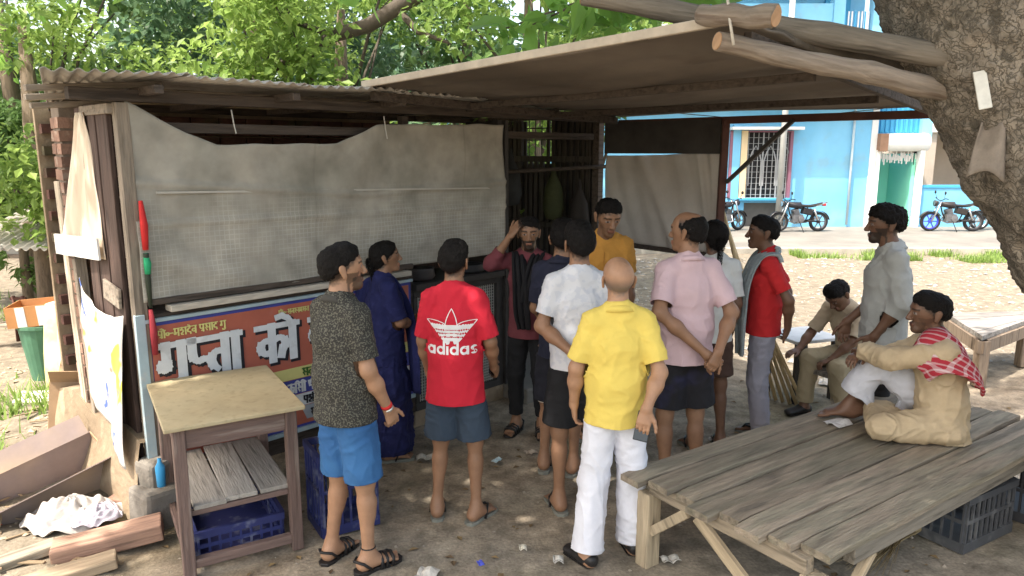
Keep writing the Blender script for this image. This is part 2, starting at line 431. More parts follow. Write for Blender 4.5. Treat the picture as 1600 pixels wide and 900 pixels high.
def leaf_mat(name, c1, c2, transl=.45):
    if name in _MATS: return _MATS[name]
    m = bpy.data.materials.new(name); m.use_nodes = True; _MATS[name] = m
    n = m.node_tree.nodes; l = m.node_tree.links; b = n['Principled BSDF']; b.inputs['Roughness'].default_value = .45; b.inputs['Specular IOR Level'].default_value = .35
    a = n.new('ShaderNodeAttribute'); a.attribute_name = 'tone'
    c = nmix(n, l, a.outputs['Fac'], c1, c2)
    l.new(c, b.inputs['Base Color'])
    hs = n.new('ShaderNodeHueSaturation'); hs.inputs['Saturation'].default_value = .95; hs.inputs['Value'].default_value = 1.7; l.new(c, hs.inputs['Color'])
    t = n.new('ShaderNodeBsdfTranslucent'); l.new(hs.outputs[0], t.inputs[0])
    ms = n.new('ShaderNodeMixShader'); ms.inputs[0].default_value = transl; l.new(b.outputs[0], ms.inputs[1]); l.new(t.outputs[0], ms.inputs[2]); l.new(ms.outputs[0], n['Material Output'].inputs[0])
    return m
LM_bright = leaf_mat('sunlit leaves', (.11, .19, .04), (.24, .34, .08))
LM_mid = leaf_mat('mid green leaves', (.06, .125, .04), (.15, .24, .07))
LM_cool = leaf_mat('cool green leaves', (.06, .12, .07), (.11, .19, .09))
M_bark = mat('bark', (.17, .13, .095), .95, .4, 5, .9, 12, 0, (3, 3, .7), spot=(.06, .05, .04), rand=.1)
M_barkdark = mat('dark bark', (.09, .075, .06), .95, .35, 6, .8, 14, 0, (2, 2, 1))

def crown_points(r, clumps, n_each, rad):
    """leaf positions spread through overlapping clumps, thinner towards each clump's middle"""
    out = []
    for c, k in clumps:
        N = int(n_each * k * k * 1.35)
        d = r.normal(0, 1, (N, 3)); d /= np.linalg.norm(d, axis=1)[:, None]
        q = d * (r.random(N) ** .45)[:, None] * np.array([1, 1, .72]) * rad * k
        out.append(q + np.array(c))
    return np.concatenate(out)

def bg_tree(x, y, h, cr, label, lm, seed, leaf=.17, nclump=16, n_each=170, zlow=.35, cat='tree', trunk_r=.14, group='trees behind the stall'):
    r = np.random.default_rng(seed)
    t = thing('tree', label, cat, (x, y, 0), 0, group)
    mb = MB(); bend = r.uniform(-.3, .3, 2)
    top = (bend[0], bend[1], h * .75)
    mb.tube([(0, 0, -.1), (bend[0] * .3, bend[1] * .3, h * .25), (bend[0] * .7, bend[1] * .7, h * .5), top], [trunk_r * 1.25, trunk_r, trunk_r * .8, trunk_r * .35], 9)
    mb.build('trunk', M_bark, t, smooth=True)
    clumps = []
    for k in range(nclump):
        a = r.uniform(0, 6.283); rr = cr * math.sqrt(r.random()) * .85; z = h * (zlow + (1 - zlow) * r.random())
        sh = 1 - .45 * abs((z / h - zlow) / (1 - zlow) - .45)
        p = np.array([math.cos(a) * rr * sh, math.sin(a) * rr * sh, z]); clumps.append((p, r.uniform(.6, 1.15)))
        if k < 9:
            lb = MB(); s0 = (bend[0] * .5, bend[1] * .5, h * r.uniform(.2, .5)); mid = (Vector(s0) + Vector(p)) / 2 + Vector((0, 0, .15))
            lb.tube([s0, mid, p], [trunk_r * .26, trunk_r * .14, .008], 6); lb.build('limb', M_barkdark, t, smooth=True)
    P = crown_points(r, clumps, n_each, cr * .42)
    tone = np.clip(.5 + .5 * vnoise(P * 1.1 + seed) + r.normal(0, .22, len(P)), 0, 1)
    obj('crown', leaves_mesh('crown', P, leaf, r, 'card', .5, tone), lm, t)
    return t

bg_tree(-7.1, 11.0, 6.4, 2.1, 'leafy tree at the far left above the tin shed', LM_mid, 11, .2, 20, 330, .24)
bg_tree(-5.6, 8.8, 5.0, 1.7, 'bright young tree close behind the left end of the stall roof', LM_bright, 12, .115, 18, 470, .25)
bg_tree(-4.4, 12.5, 6.8, 2.7, 'dark green tree behind the corrugated roof', LM_cool, 13, .17, 22, 420, .15)
bg_tree(-2.3, 9.6, 5.2, 1.8, 'sunlit tree behind the middle of the corrugated roof', LM_bright, 14, .115, 20, 470, .35)
bg_tree(-.9, 13.6, 7.2, 2.6, 'tall tree behind the awning with gaps of sky', LM_mid, 15, .2, 18, 260, .25)
bg_tree(1.5, 14.2, 5.6, 1.5, 'thin pale tree in front of the blue house upper floor', LM_bright, 16, .17, 10, 200, .45)
bg_tree(.3, 9.4, 5.4, 1.7, 'bright leafy tree behind the left part of the awning', LM_bright, 24, .12, 20, 460, .3)
bg_tree(1.3, 12.0, 5.2, 1.3, 'small pale green tree between the awning and the blue house', LM_mid, 25, .15, 12, 240, .5)
bg_tree(-11.8, 15.5, 7.5, 3.2, 'broad tree at the left edge behind the orange house', LM_cool, 17, .26, 18, 260, .36)
bg_tree(-6.5, 9.7, 2.7, .9, 'low bush growing over the tin roofed shed', LM_mid, 18, .11, 12, 330, .2, 'bush', .06)
bg_tree(-8.0, 21.0, 8.5, 3.8, 'tall distant tree high behind the tin shed', LM_bright, 19, .32, 20, 240, .1, trunk_r=.25)
bg_tree(-2.4, 22.0, 9.0, 4.0, 'tall distant tree far behind the stall', LM_cool, 20, .32, 22, 240, .1, trunk_r=.25)

# ------------------------------------------------------------------ the big tree on the right whose boughs shade the stall
M_trunk = mat('knobbly trunk bark', (.25, .212, .17), .95, .5, 11, 1.0, 45, 0, (1, 1, .8), col2=(.18, .152, .12), spot=(.065, .056, .043), spotscale=13, spotamt=.8)
def _bark():
    n = M_trunk.node_tree.nodes; l = M_trunk.node_tree.links; b = n['Principled BSDF']
    tc = n.new('ShaderNodeTexCoord'); nz = n.new('ShaderNodeTexNoise'); nz.inputs['Scale'].default_value = 9; nz.inputs['Detail'].default_value = 5; l.new(tc.outputs['Object'], nz.inputs[0])
    ad = n.new('ShaderNodeVectorMath'); ad.operation = 'MULTIPLY_ADD'; l.new(nz.outputs['Color'], ad.inputs[0]); ad.inputs[1].default_value = (.3, .3, .3); l.new(tc.outputs['Object'], ad.inputs[2])
    vo = n.new('ShaderNodeTexVoronoi'); vo.feature = 'DISTANCE_TO_EDGE'; vo.inputs['Scale'].default_value = 23; l.new(ad.outputs[0], vo.inputs['Vector'])
    mr = n.new('ShaderNodeMapRange'); mr.inputs[2].default_value = .11; l.new(vo.outputs['Distance'], mr.inputs[0])
    old = b.inputs['Base Color'].links[0].from_socket
    l.new(nmix(n, l, mr.outputs[0], (.10, .086, .068), old), b.inputs['Base Color'])
    v2 = n.new('ShaderNodeTexVoronoi'); v2.inputs['Scale'].default_value = 48; l.new(ad.outputs[0], v2.inputs['Vector'])
    h = nmath(n, l, 'ADD', mr.outputs[0], nmath(n, l, 'MULTIPLY', v2.outputs['Distance'], .5))
    bp = n.new('ShaderNodeBump'); bp.inputs['Strength'].default_value = .55; bp.inputs['Distance'].default_value = .012; l.new(h, bp.inputs['Height'])
    if b.inputs['Normal'].is_linked: l.new(b.inputs['Normal'].links[0].from_socket, bp.inputs['Normal'])
    l.new(bp.outputs[0], b.inputs['Normal'])
_bark()
bt = thing('shade_tree', 'huge leaning tree with knobbly grey brown trunk at the right edge', 'tree', (3.32, 3.55, 0))
def trunk_mesh():
    cl = [(.55, .1, -.2, .62), (.38, .06, .25, .52), (.15, 0, .85, .455), (-.27, -.04, 1.6, .42), (-.75, -.05, 2.25, .43), (-1.10, -.02, 2.85, .43), (-1.42, .1, 3.5, .41), (-1.7, .3, 4.3, .36), (-1.8, .5, 5.2, .26)]
    cl = np.array(cl); t = np.linspace(0, len(cl) - 1, 230); ci = np.stack([np.interp(t, np.arange(len(cl)), cl[:, k]) for k in range(4)], -1)
    for k in range(4): ci[:, k] = np.convolve(np.pad(ci[:, k], 6, 'edge'), np.ones(13) / 13, 'valid')
    n = 170; V = []
    th = np.linspace(0, 2 * np.pi, n, endpoint=False)
    for q in range(len(ci)):
        d = ci[min(q + 1, len(ci) - 1), :3] - ci[max(q - 1, 0), :3]; d /= np.linalg.norm(d)
        x = np.cross(d, (0, 1, 0)); x /= np.linalg.norm(x); y = np.cross(d, x)
        V.append(ci[q, :3] + (np.cos(th)[:, None] * x + np.sin(th)[:, None] * y) * ci[q, 3])
    V = np.array(V); Cc = ci[:, None, :3]
    N = V - Cc; N /= np.linalg.norm(N, axis=2)[..., None]
    P = V.reshape(-1, 3)
    rid = 1 - np.abs(vnoise(P * np.array([9, 9, 5.5]), 2)); rid2 = 1 - np.abs(vnoise(P * 21, 4))
    wp = P + .05 * np.stack([vnoise(P * 7, 21), vnoise(P * 7, 22), vnoise(P * 7, 23)], -1)
    rid = 1 - np.abs(vnoise(wp * np.array([11, 11, 7]), 2)); rid2 = 1 - np.abs(vnoise(wp * 25, 4))
    d = .018 * fbm(P * 2.6, 2, 1) + .024 * (rid ** 2 - .5) + .017 * (rid2 ** 2 - .5) + .010 * vnoise(wp * 42, 8)
    # rounded burrs
    for k in range(26):
        rr = np.random.default_rng(k); c = P[rr.integers(len(P))]
        d = d + .034 * np.exp(-((P - c) ** 2).sum(1) / (2 * rr.uniform(.04, .09) ** 2))
    V = P + N.reshape(-1, 3) * d[:, None]
    m_, n_ = len(ci), n
    i, j = np.meshgrid(np.arange(m_ - 1), np.arange(n_), indexing='ij'); a = i * n_ + j; b2 = i * n_ + (j + 1) % n_
    return mesh_np('trunk', V, None, np.stack([a, b2, b2 + n_, a + n_], -1).reshape(-1, 4))
obj('trunk', trunk_mesh(), M_trunk, bt)
# boughs reaching over the stall, out of view above
for pts, rr in (([(-1.7, .3, 4.2), (-3.0, -.4, 5.3), (-5.0, -1.6, 6.4), (-7.0, -2.4, 7.0)], [.24, .19, .13, .05]),
                ([(-1.6, .2, 3.9), (-2.9, 1.0, 5.0), (-4.8, 1.7, 6.0), (-6.6, 1.6, 6.8)], [.24, .18, .12, .05]),
                ([(-1.8, .5, 5.0), (-2.2, -.8, 6.4), (-3.2, -2.6, 7.4), (-4.0, -4.5, 7.8)], [.2, .16, .1, .04]),
                ([(-1.8, .5, 5.0), (-1.0, 1.2, 6.3), (.2, 2.0, 7.2), (1.6, 2.6, 7.6)], [.2, .15, .1, .04])):
    mb = MB(); mb.tube(pts, rr, 10); mb.build('bough', M_bark, bt, smooth=True)
r = np.random.default_rng(5)
cl = []
for k in range(120):
    X_ = r.uniform(-5.0, 2.0); Y_ = r.uniform(-1.2, 4.4); Zz = r.uniform(5.4, 7.6)
    if X_ < -4.2 and r.random() < .5: continue
    cl.append((np.array([X_ - 3.32, Y_ - 3.55, Zz]), r.uniform(.7, 1.1)))
P_ = crown_points(r, cl, 215, .85)
obj('crown', leaves_mesh('crown', P_, .23, r, 'card', .4, np.clip(r.normal(.5, .25, len(P_)), 0, 1)), LM_mid, bt)
# the spray of big leaves that hangs in view above the awning: each leaf is a part
LM_big = leaf_mat('big near leaves', (.10, .21, .03), (.17, .30, .05), .5)
base_leaf = [leaves_mesh('leaf', np.zeros((1, 3)), .12, np.random.default_rng(s), 'leaf', .0, np.array([s / 3.0])) for s in range(4)]
for q in base_leaf: q.materials.append(LM_big)
def spray(a, b, n, spread, size):
    a, b = Vector(a), Vector(b)
    mb = MB(); mid = (a + b) / 2 + Vector((0, 0, .05)); mb.tube([a - bt.location, mid - bt.location, b - bt.location], [.012, .009, .004], 6); mb.build('twig', M_barkdark, bt, smooth=True)
    for k in range(n):
        p = a.lerp(b, rnd.random() ** .8) + Vector((rnd.gauss(0, spread), rnd.gauss(0, spread), rnd.gauss(-.02, spread * .6)))
        o = bpy.data.objects.new('leaf', base_leaf[k % 4]); C.objects.link(o); o.parent = bt; o.location = p - bt.location
        s = size * rnd.uniform(.7, 1.3) / .12; o.scale = (s, s, s)
        o.rotation_euler = (rnd.gauss(-.7, .5), rnd.gauss(0, .5), rnd.uniform(0, 6.28))
spray((1.05, 4.3, 3.14), (-.14, 4.6, 2.88), 80, .09, .15)
spray((.75, 4.1, 3.04), (.12, 4.5, 2.92), 46, .08, .16)
spray((1.2, 4.6, 3.16), (.62, 4.7, 3.0), 34, .08, .13)
spray((1.25, 2.9, 3.15), (1.2, 3.05, 2.84), 12, .05, .11)
spray((-.2, 5.0, 3.6), (-.9, 5.3, 3.15), 30, .2, .13)
spray((.75, 5.4, 3.5), (.35, 5.8, 3.12), 20, .14, .12)
spray((-2.2, 5.0, 3.5), (-3.1, 5.3, 3.2), 26, .2, .12)
spray((-3.4, 5.1, 3.4), (-3.75, 5.3, 2.6), 40, .2, .12)
# crooked bough seen over the roof
mb = MB(); loc = Vector((-.9, 9.0, 4.0))
mb.tube([Vector(q) - loc for q in ((-.2, 9.1, 4.9), (-1.04, 9, 4.0), (-1.34, 9, 3.83), (-1.68, 9, 3.63), (-2.09, 9, 3.52), (-2.4, 9, 3.31), (-2.71, 9, 3.2), (-3.3, 9.1, 2.9))], [.13, .10, .09, .085, .08, .065, .05, .03], 9)
mb.tube([Vector(q) - loc for q in ((-2.09, 9, 3.52), (-2.5, 8.9, 3.65), (-2.9, 8.8, 3.6))], [.04, .03, .012], 7)
mb.tube([Vector(q) - loc for q in ((-1.34, 9, 3.83), (-1.1, 8.9, 3.55), (-.7, 8.8, 3.4))], [.05, .035, .015], 7)
o = mb.build('limb', M_barkdark, bt, smooth=True, loc=loc - bt.location)

# things fixed to the trunk
_tm = next(o for o in bt.children if o.name.startswith('trunk')).data
_tb = BVHTree.FromPolygons([v.co + bt.location for v in _tm.vertices], [tuple(p.vertices) for p in _tm.polygons])
def on_trunk(z, off):
    """a point on the camera-side face of the trunk at height z, off metres in from its left edge"""
    x = 0
    while x < 4:
        h = _tb.ray_cast(Vector((x, 0, z)), Vector((0, 1, 0)), 8)
        if h[0] is not None: break
        x += .02
    return _tb.ray_cast(Vector((x + off, 0, z)), Vector((0, 1, 0)), 8)
h = on_trunk(2.46, .10)
tr = MB(); tr.box((0, 0, 0), (.05, .012, .165)); o = tr.build('paper_strip', mat('white paper strip', (.66, .64, .58), .8, .15, 20), loc=h[0] + h[1] * .035, rot=(R(-10), R(-12), R(-20)), bevel=.003)
tag(o, 'white paper strip stuck upright on the big tree trunk', 'paper')
h = on_trunk(2.22, .07)
tr = MB(); tr.sheet(lambda u, v: ((u - .5) * (.08 + .07 * v), .03 * math.sin(u * 5 + v * 2), .12 - .24 * v + .03 * math.sin(4 * u) * v), 10, 10)
o = tr.build('cloth_rag', mat('grey brown rag', (.24, .20, .165), .95, .25, 14, .4, 40), loc=h[0] + h[1] * .05, rot=(0, 0, R(-20)), solid=.006, smooth=True)
tag(o, 'greyish brown rag hanging off the left side of the big trunk', 'rag')

# grass
def grass(name, label, regions, seed, m):
    r = np.random.default_rng(seed); pos = []
    for x0, x1, y0, y1, n in regions:
        p = np.stack([r.uniform(x0, x1, n), r.uniform(y0, y1, n)], -1)
        k = vnoise(np.concatenate([p * 1.5, np.zeros((n, 1))], 1), seed) + r.normal(0, .25, n) > -.05
        pos.append(p[k])
    p = np.concatenate(pos); N = len(p); z = gz(p[:, 0], p[:, 1])
    h = r.uniform(.06, .2, N); a = r.uniform(0, 6.28, N); w_ = r.uniform(.006, .015, N); ln = r.uniform(.2, .9, N) * h
    c, s = np.cos(a), np.sin(a)
    V = np.stack([np.stack([p[:, 0] - s * w_, p[:, 1] + c * w_, z], -1), np.stack([p[:, 0] + s * w_, p[:, 1] - c * w_, z], -1), np.stack([p[:, 0] + c * ln, p[:, 1] + s * ln, z + h], -1)], 1).reshape(-1, 3)
    mm = mesh_np(name, V, np.arange(3 * N).reshape(-1, 3), smooth=False)
    at = mm.attributes.new('tone', 'FLOAT', 'POINT'); at.data.foreach_set('value', np.repeat(r.random(N), 3).astype(np.float32))
    tag(obj(name, mm, m), label, 'grass', kind='stuff')
LM_grass = leaf_mat('grass blades', (.12, .2, .04), (.24, .34, .08), .35)
grass('grass', 'bright tufts of grass along the edge of the pavement', [(6.1, 8.3, 14.7, 16.1, 6500), (9.1, 10.6, 14.4, 16.0, 5000), (11.5, 15.5, 14.2, 16.0, 4000), (8.3, 9.1, 15.8, 16.1, 60)], 31, LM_grass)
grass('grass', 'short yellow green grass on the left bank', [(-4.9, -3.6, 5.8, 6.9, 1500), (-4.3, -3.4, 4.9, 5.5, 800), (-8, -5.6, 9, 11, 900)], 32, LM_grass)
# ------------------------------------------------------------------ blue house across the road
M_blue = mat('sky blue wall paint', (.18, .49, .74), .8, .12, .9, .15, 30, col2=(.23, .53, .76), spot=(.24, .43, .55), spotscale=1.4, spotamt=.55)
M_blue2 = mat('deep blue paint', (.07, .36, .62), .7, .1, 1.5)
M_white = mat('white paint', (.78, .78, .76), .7, .08, 2)
M_cream = mat('cream paint', (.75, .58, .36), .8, .08, 2)
M_pink = mat('maroon pink paint', (.26, .12, .17), .7, .1, 3)
M_dark = mat('dark interior', (.03, .03, .032), .9, .2, 3)
M_green = mat('mint green paint', (.23, .68, .50), .8, .06, 1)
M_grill = mat('grey grille iron', (.33, .34, .35), .5, .1, 5)
bh = thing('blue_house', 'sky blue painted two storey house with grilled window across the road', 'house', (8, 21.2, 0))
def bx(name, m, x0, x1, y0, y1, z0, z1, par=None, bev=0, label=None, t=bh):
    mb = MB(); mb.box(((x0+x1)/2 - t.location.x, (y0+y1)/2 - t.location.y, (z0+z1)/2), (x1-x0, y1-y0, z1-z0)); return mb.build(name, m, par or t, bevel=bev, label=label)
# front wall with openings: pieces butted end to end
bx('wall', M_blue, -2, 6.42, 21.2, 21.5, 0, 3.55)
bx('wall', M_blue, 7.93, 10.30, 21.2, 21.5, 0, 3.55)
bx('wall', M_blue, 6.42, 7.93, 21.2, 21.5, 2.74, 3.55)
bx('wall', M_blue, 6.42, 7.93, 21.2, 21.5, .72, .80)
bx('wall', M_blue, 6.42, 6.65, 21.2, 21.5, 0, .72)
bx('side_wall', M_blue, 10.0, 10.29, 21.52, 25, 0, 3.55)
bx('corner_strip', M_white, 10.13, 10.302, 21.17, 21.199, .02, 3.54)
mb = MB(); mb.tube([(1.6, -.08, .1), (1.6, -.08, 3.5)], .035, 8); mb.build('drain_pipe', mat('faded pipe', (.45, .55, .6), .6, .15, 4), bh, smooth=True)
bx('recess_back', mat('recess grey', (.16, .15, .14), .9, .2, 2), 6.65, 7.93, 21.48, 21.53, 0, .72)
bx('pilaster', M_cream, 6.46, 6.64, 21.12, 21.26, .86, 2.74)
bx('pilaster', M_blue, 6.22, 6.44, 21.1, 21.199, 0, 2.9)
bx('sill', M_blue2, 6.40, 7.95, 21.06, 21.199, .79, .86, bev=.01)
bx('hood_slab', M_white, 6.1, 8.1, 20.8, 21.199, 2.76, 2.84, bev=.01)
wn = bx('window', M_dark, 6.66, 7.85, 21.36, 21.40, .86, 2.74)
bx('window_frame', M_pink, 7.85, 7.93, 21.14, 21.36, .86, 2.74, wn); bx('window_frame', M_pink, 6.15, 6.215, 21.1, 21.199, .86, 2.74, wn); bx('window_frame', M_pink, 6.64, 7.93, 21.15, 21.36, 2.70, 2.738, wn)
def gb(a, b, w_=.02, name='grille_bar'):
    mb = MB(); mb.bar(Vector(a) - bh.location, Vector(b) - bh.location, w_, w_); return mb.build(name, M_grill, wn)
for k in range(9):
    x = 6.70 + k * .14; gb((x, 21.24, .87), (x, 21.24, 2.69), .035 if k in (3, 6) else .018)
for k in range(11):
    gb((6.66, 21.26, .95 + k * .16), (7.85, 21.26, .95 + k * .16), .012)
for k in range(3):                               # pointed arches worked into the grille
    x = 6.91 + k * .42
    mb = MB(); mb.tube([Vector((x + sx, 21.225, z)) - bh.location for sx, z in ((-.17, 1.2), (-.17, 1.9), (-.1, 2.15), (0, 2.32), (.1, 2.15), (.17, 1.9), (.17, 1.2))], .018, 6); mb.build('grille_arch', M_grill, wn)
# upper storey
bx('floor_slab', M_white, -2.05, 10.35, 20.5, 25, 3.55, 3.75)
bx('upper_wall', M_blue, 3.0, 10.2, 22.4, 22.7, 3.75, 7.2)
bx('upper_pier', M_blue, 8.7, 9.0, 20.9, 21.2, 3.75, 7.2); bx('upper_pier', M_blue, 9.75, 10.2, 20.85, 21.15, 3.75, 7.2); bx('upper_pier', M_white, 4.1, 4.35, 20.9, 21.2, 3.75, 7.2)
bx('balcony_wall', M_white, 4.36, 6.1, 20.95, 21.1, 3.75, 5.5); bx('balcony_wall', M_blue, 6.11, 8.69, 20.95, 21.1, 3.75, 6.1)
uw = bx('upper_window', M_dark, 4.5, 5.7, 22.34, 22.39, 5.2, 6.6)
dd = bx('upper_door', M_blue2, 9.02, 9.74, 22.3, 22.39, 3.76, 6.6)
for k in range(8):
    bx('balcony_bar', M_white if k % 3 else M_blue2, 9.03 + k * .09, 9.06 + k * .09, 20.97, 21.0, 3.76, 5.9)
bx('roof_slab', M_white, 2.8, 10.5, 20.3, 25, 7.2, 7.4)
for k in range(12):
    bx('balcony_bar', M_blue2, 4.5 + k * .13, 4.53 + k * .13, 20.97, 21.0, 5.5, 6.3)

# mint green shop with a roller shutter box
gs = thing('shutter_shop', 'mint green open shop front under a white roller shutter box', 'shop', (11, 21.4, 0))
bx('back_wall', M_green, 10.31, 11.5, 22.6, 22.7, 0, 2.1, t=gs); bx('side_wall', M_green, 11.42, 11.52, 21.3, 22.59, 0, 2.1, t=gs)
bx('door_post', M_white, 11.53, 11.66, 21.1, 21.3, 0, 2.2, t=gs); bx('door_post', M_white, 10.305, 10.40, 21.1, 21.3, 0, 2.2, t=gs)
mb = MB(); mb.lathe([(.01, -.6), (.24, -.6), (.25, -.55), (.25, .55), (.24, .6), (.01, .6)], (0.15, -.15, 2.42), 20, 'x'); mb.build('shutter_box', M_white, gs, smooth=False)
bx('box_end', mat('rusty brown', (.3, .18, .12), .8, .25, 4), 10.31, 10.54, 21.0, 21.28, 2.17, 2.66, t=gs)
mb = MB()
for k in range(30): mb.box((-.68 + k * .042, -.1 + .01 * (k % 2), 2.06 - .03 * (k * 7 % 5)), (.03, .02, .16 + .05 * (k * 5 % 4)))
mb.build('tinsel_fringe', mat('tinsel', (.65, .62, .58), .4, .2, 30), gs, stuff=True)
bx('upper_wall', M_blue2, 10.32, 11.6, 21.45, 21.6, 2.67, 5.5, t=gs)
for k in range(9): bx('corrugation', mat('corrugated blue', (.06, .33, .58), .6, .1, 3), 10.34 + k * .14, 10.41 + k * .14, 21.41, 21.449, 2.7, 5.5, t=gs)
bx('upper_pier', M_blue, 11.605, 11.9, 21.3, 21.6, 2.3, 5.5, t=gs)
bx('shop_floor', M_conc, 10.31, 11.66, 21.45, 22.6, -.02, .06, t=gs)

# pale house further right, low blue wall
ph = thing('beige_house', 'beige house with square porch columns beyond the low blue wall', 'house', (14, 24, 0))
M_beige = mat('beige plaster', (.50, .41, .33), .85, .12, 1.5, .3, 20)
bx('wall', M_beige, 12.9, 20, 25.5, 25.8, 0, 3.2, t=ph); bx('porch_slab', mat('pale slab', (.62, .57, .52), .85, .1, 2), 12.7, 20, 23.4, 25.49, 2.75, 2.95, t=ph)
bx('upper_wall', mat('pale pink plaster', (.62, .52, .47), .85, .1, 1.5), 12.8, 20, 24.2, 24.4, 2.96, 5.0, t=ph)
for x in (13.0, 14.7, 16.4): bx('column', M_beige, x, x + .3, 23.5, 23.8, 0, 2.749, t=ph)
for x in (13.7, 15.4): bx('door', M_dark, x, x + .7, 25.44, 25.495, .1, 2.2, t=ph)
bx('window_slit', M_dark, 12.95, 20, 24.15, 24.195, 3.3, 3.55, t=ph)
lw = thing('low_wall', 'low sky blue boundary wall behind the blue wheeled motorcycle', 'wall', (13, 21.2, 0))
bx('wall', M_blue, 11.7, 17, 21.2, 21.4, 0, 1.15, t=lw); bx('coping', M_blue2, 11.7, 17, 21.17, 21.43, 1.15, 1.22, t=lw)

# orange house and tin shed on the left
oh = thing('orange_house', 'orange painted house at the far left edge', 'house', (-11.5, 16.4, 0))
M_or = mat('orange wall paint', (.72, .25, .07), .85, .1, 1.5)
bx('wall', M_or, -16, -10.45, 16.4, 20, 0, 1.32, t=oh); bx('band', mat('cream band', (.75, .6, .4), .8, .1, 2), -16, -10.40, 16.36, 16.398, 1.16, 1.24, t=oh)
bx('upper_wall', M_or, -16, -10.5, 16.45, 20, 1.325, 2.1, t=oh); bx('roof', mat('grey roof', (.4, .36, .32), .9, .15, 2), -16.2, -10.25, 16.1, 20.2, 2.105, 2.22, t=oh)
sh = thing('tin_shed', 'small shed with a slanting corrugated tin roof left of the stall', 'shed', (-5.35, 8.6, 0))
M_tin = mat('old tin sheet', (.46, .43, .39), .6, .25, 3, .2, 30, .25, spot=(.25, .14, .08), spotscale=5)
for k in range(3):
    mb = MB(); x0 = -.75 + k * .56
    mb.sheet(lambda u, v, x0=x0, k=k: (x0 + u * .6, -.75 + 1.7 * v + .06 * k, 1.14 + .42 * v + .018 * math.sin(u * 12 * math.pi) + .006 * k + .03 * (k == 1) * v), 48, 4)
    mb.build('roof_sheet', M_tin, sh, solid=.004, smooth=True)
M_oldwood = wood('old grey wood', (.26, .2, .15), 'z')
for x, y in ((-.6, -.5), (.7, -.5), (-.6, .75), (.7, .75)):
    mb = MB(); mb.box((x, y, .55 + .12 * (y > 0)), (.08, .08, 1.12 + .3 * (y > 0))); mb.build('post', M_oldwood, sh, bevel=.008)
mb = MB(); mb.box((0, .78, .6), (1.4, .04, 1.1)); mb.build('back_panel', mat('dull shed board', (.2, .16, .13), .9, .3, 3), sh)
mb = MB(); mb.box((.1, -.4, .25), (1.2, .3, .03)); mb.build('shelf_board', wood('shed shelf', (.3, .25, .2), 'x'), sh)
# white hose arching beside the brick pillar
mb = MB(); mb.tube([(-3.9, 6.0, 1.72), (-3.86, 6.0, 1.62), (-3.98, 6.0, 1.75), (-4.05, 6.0, 1.9), (-4.02, 6.0, 2.02), (-3.95, 6.0, 2.06)][1:], .012, 6)
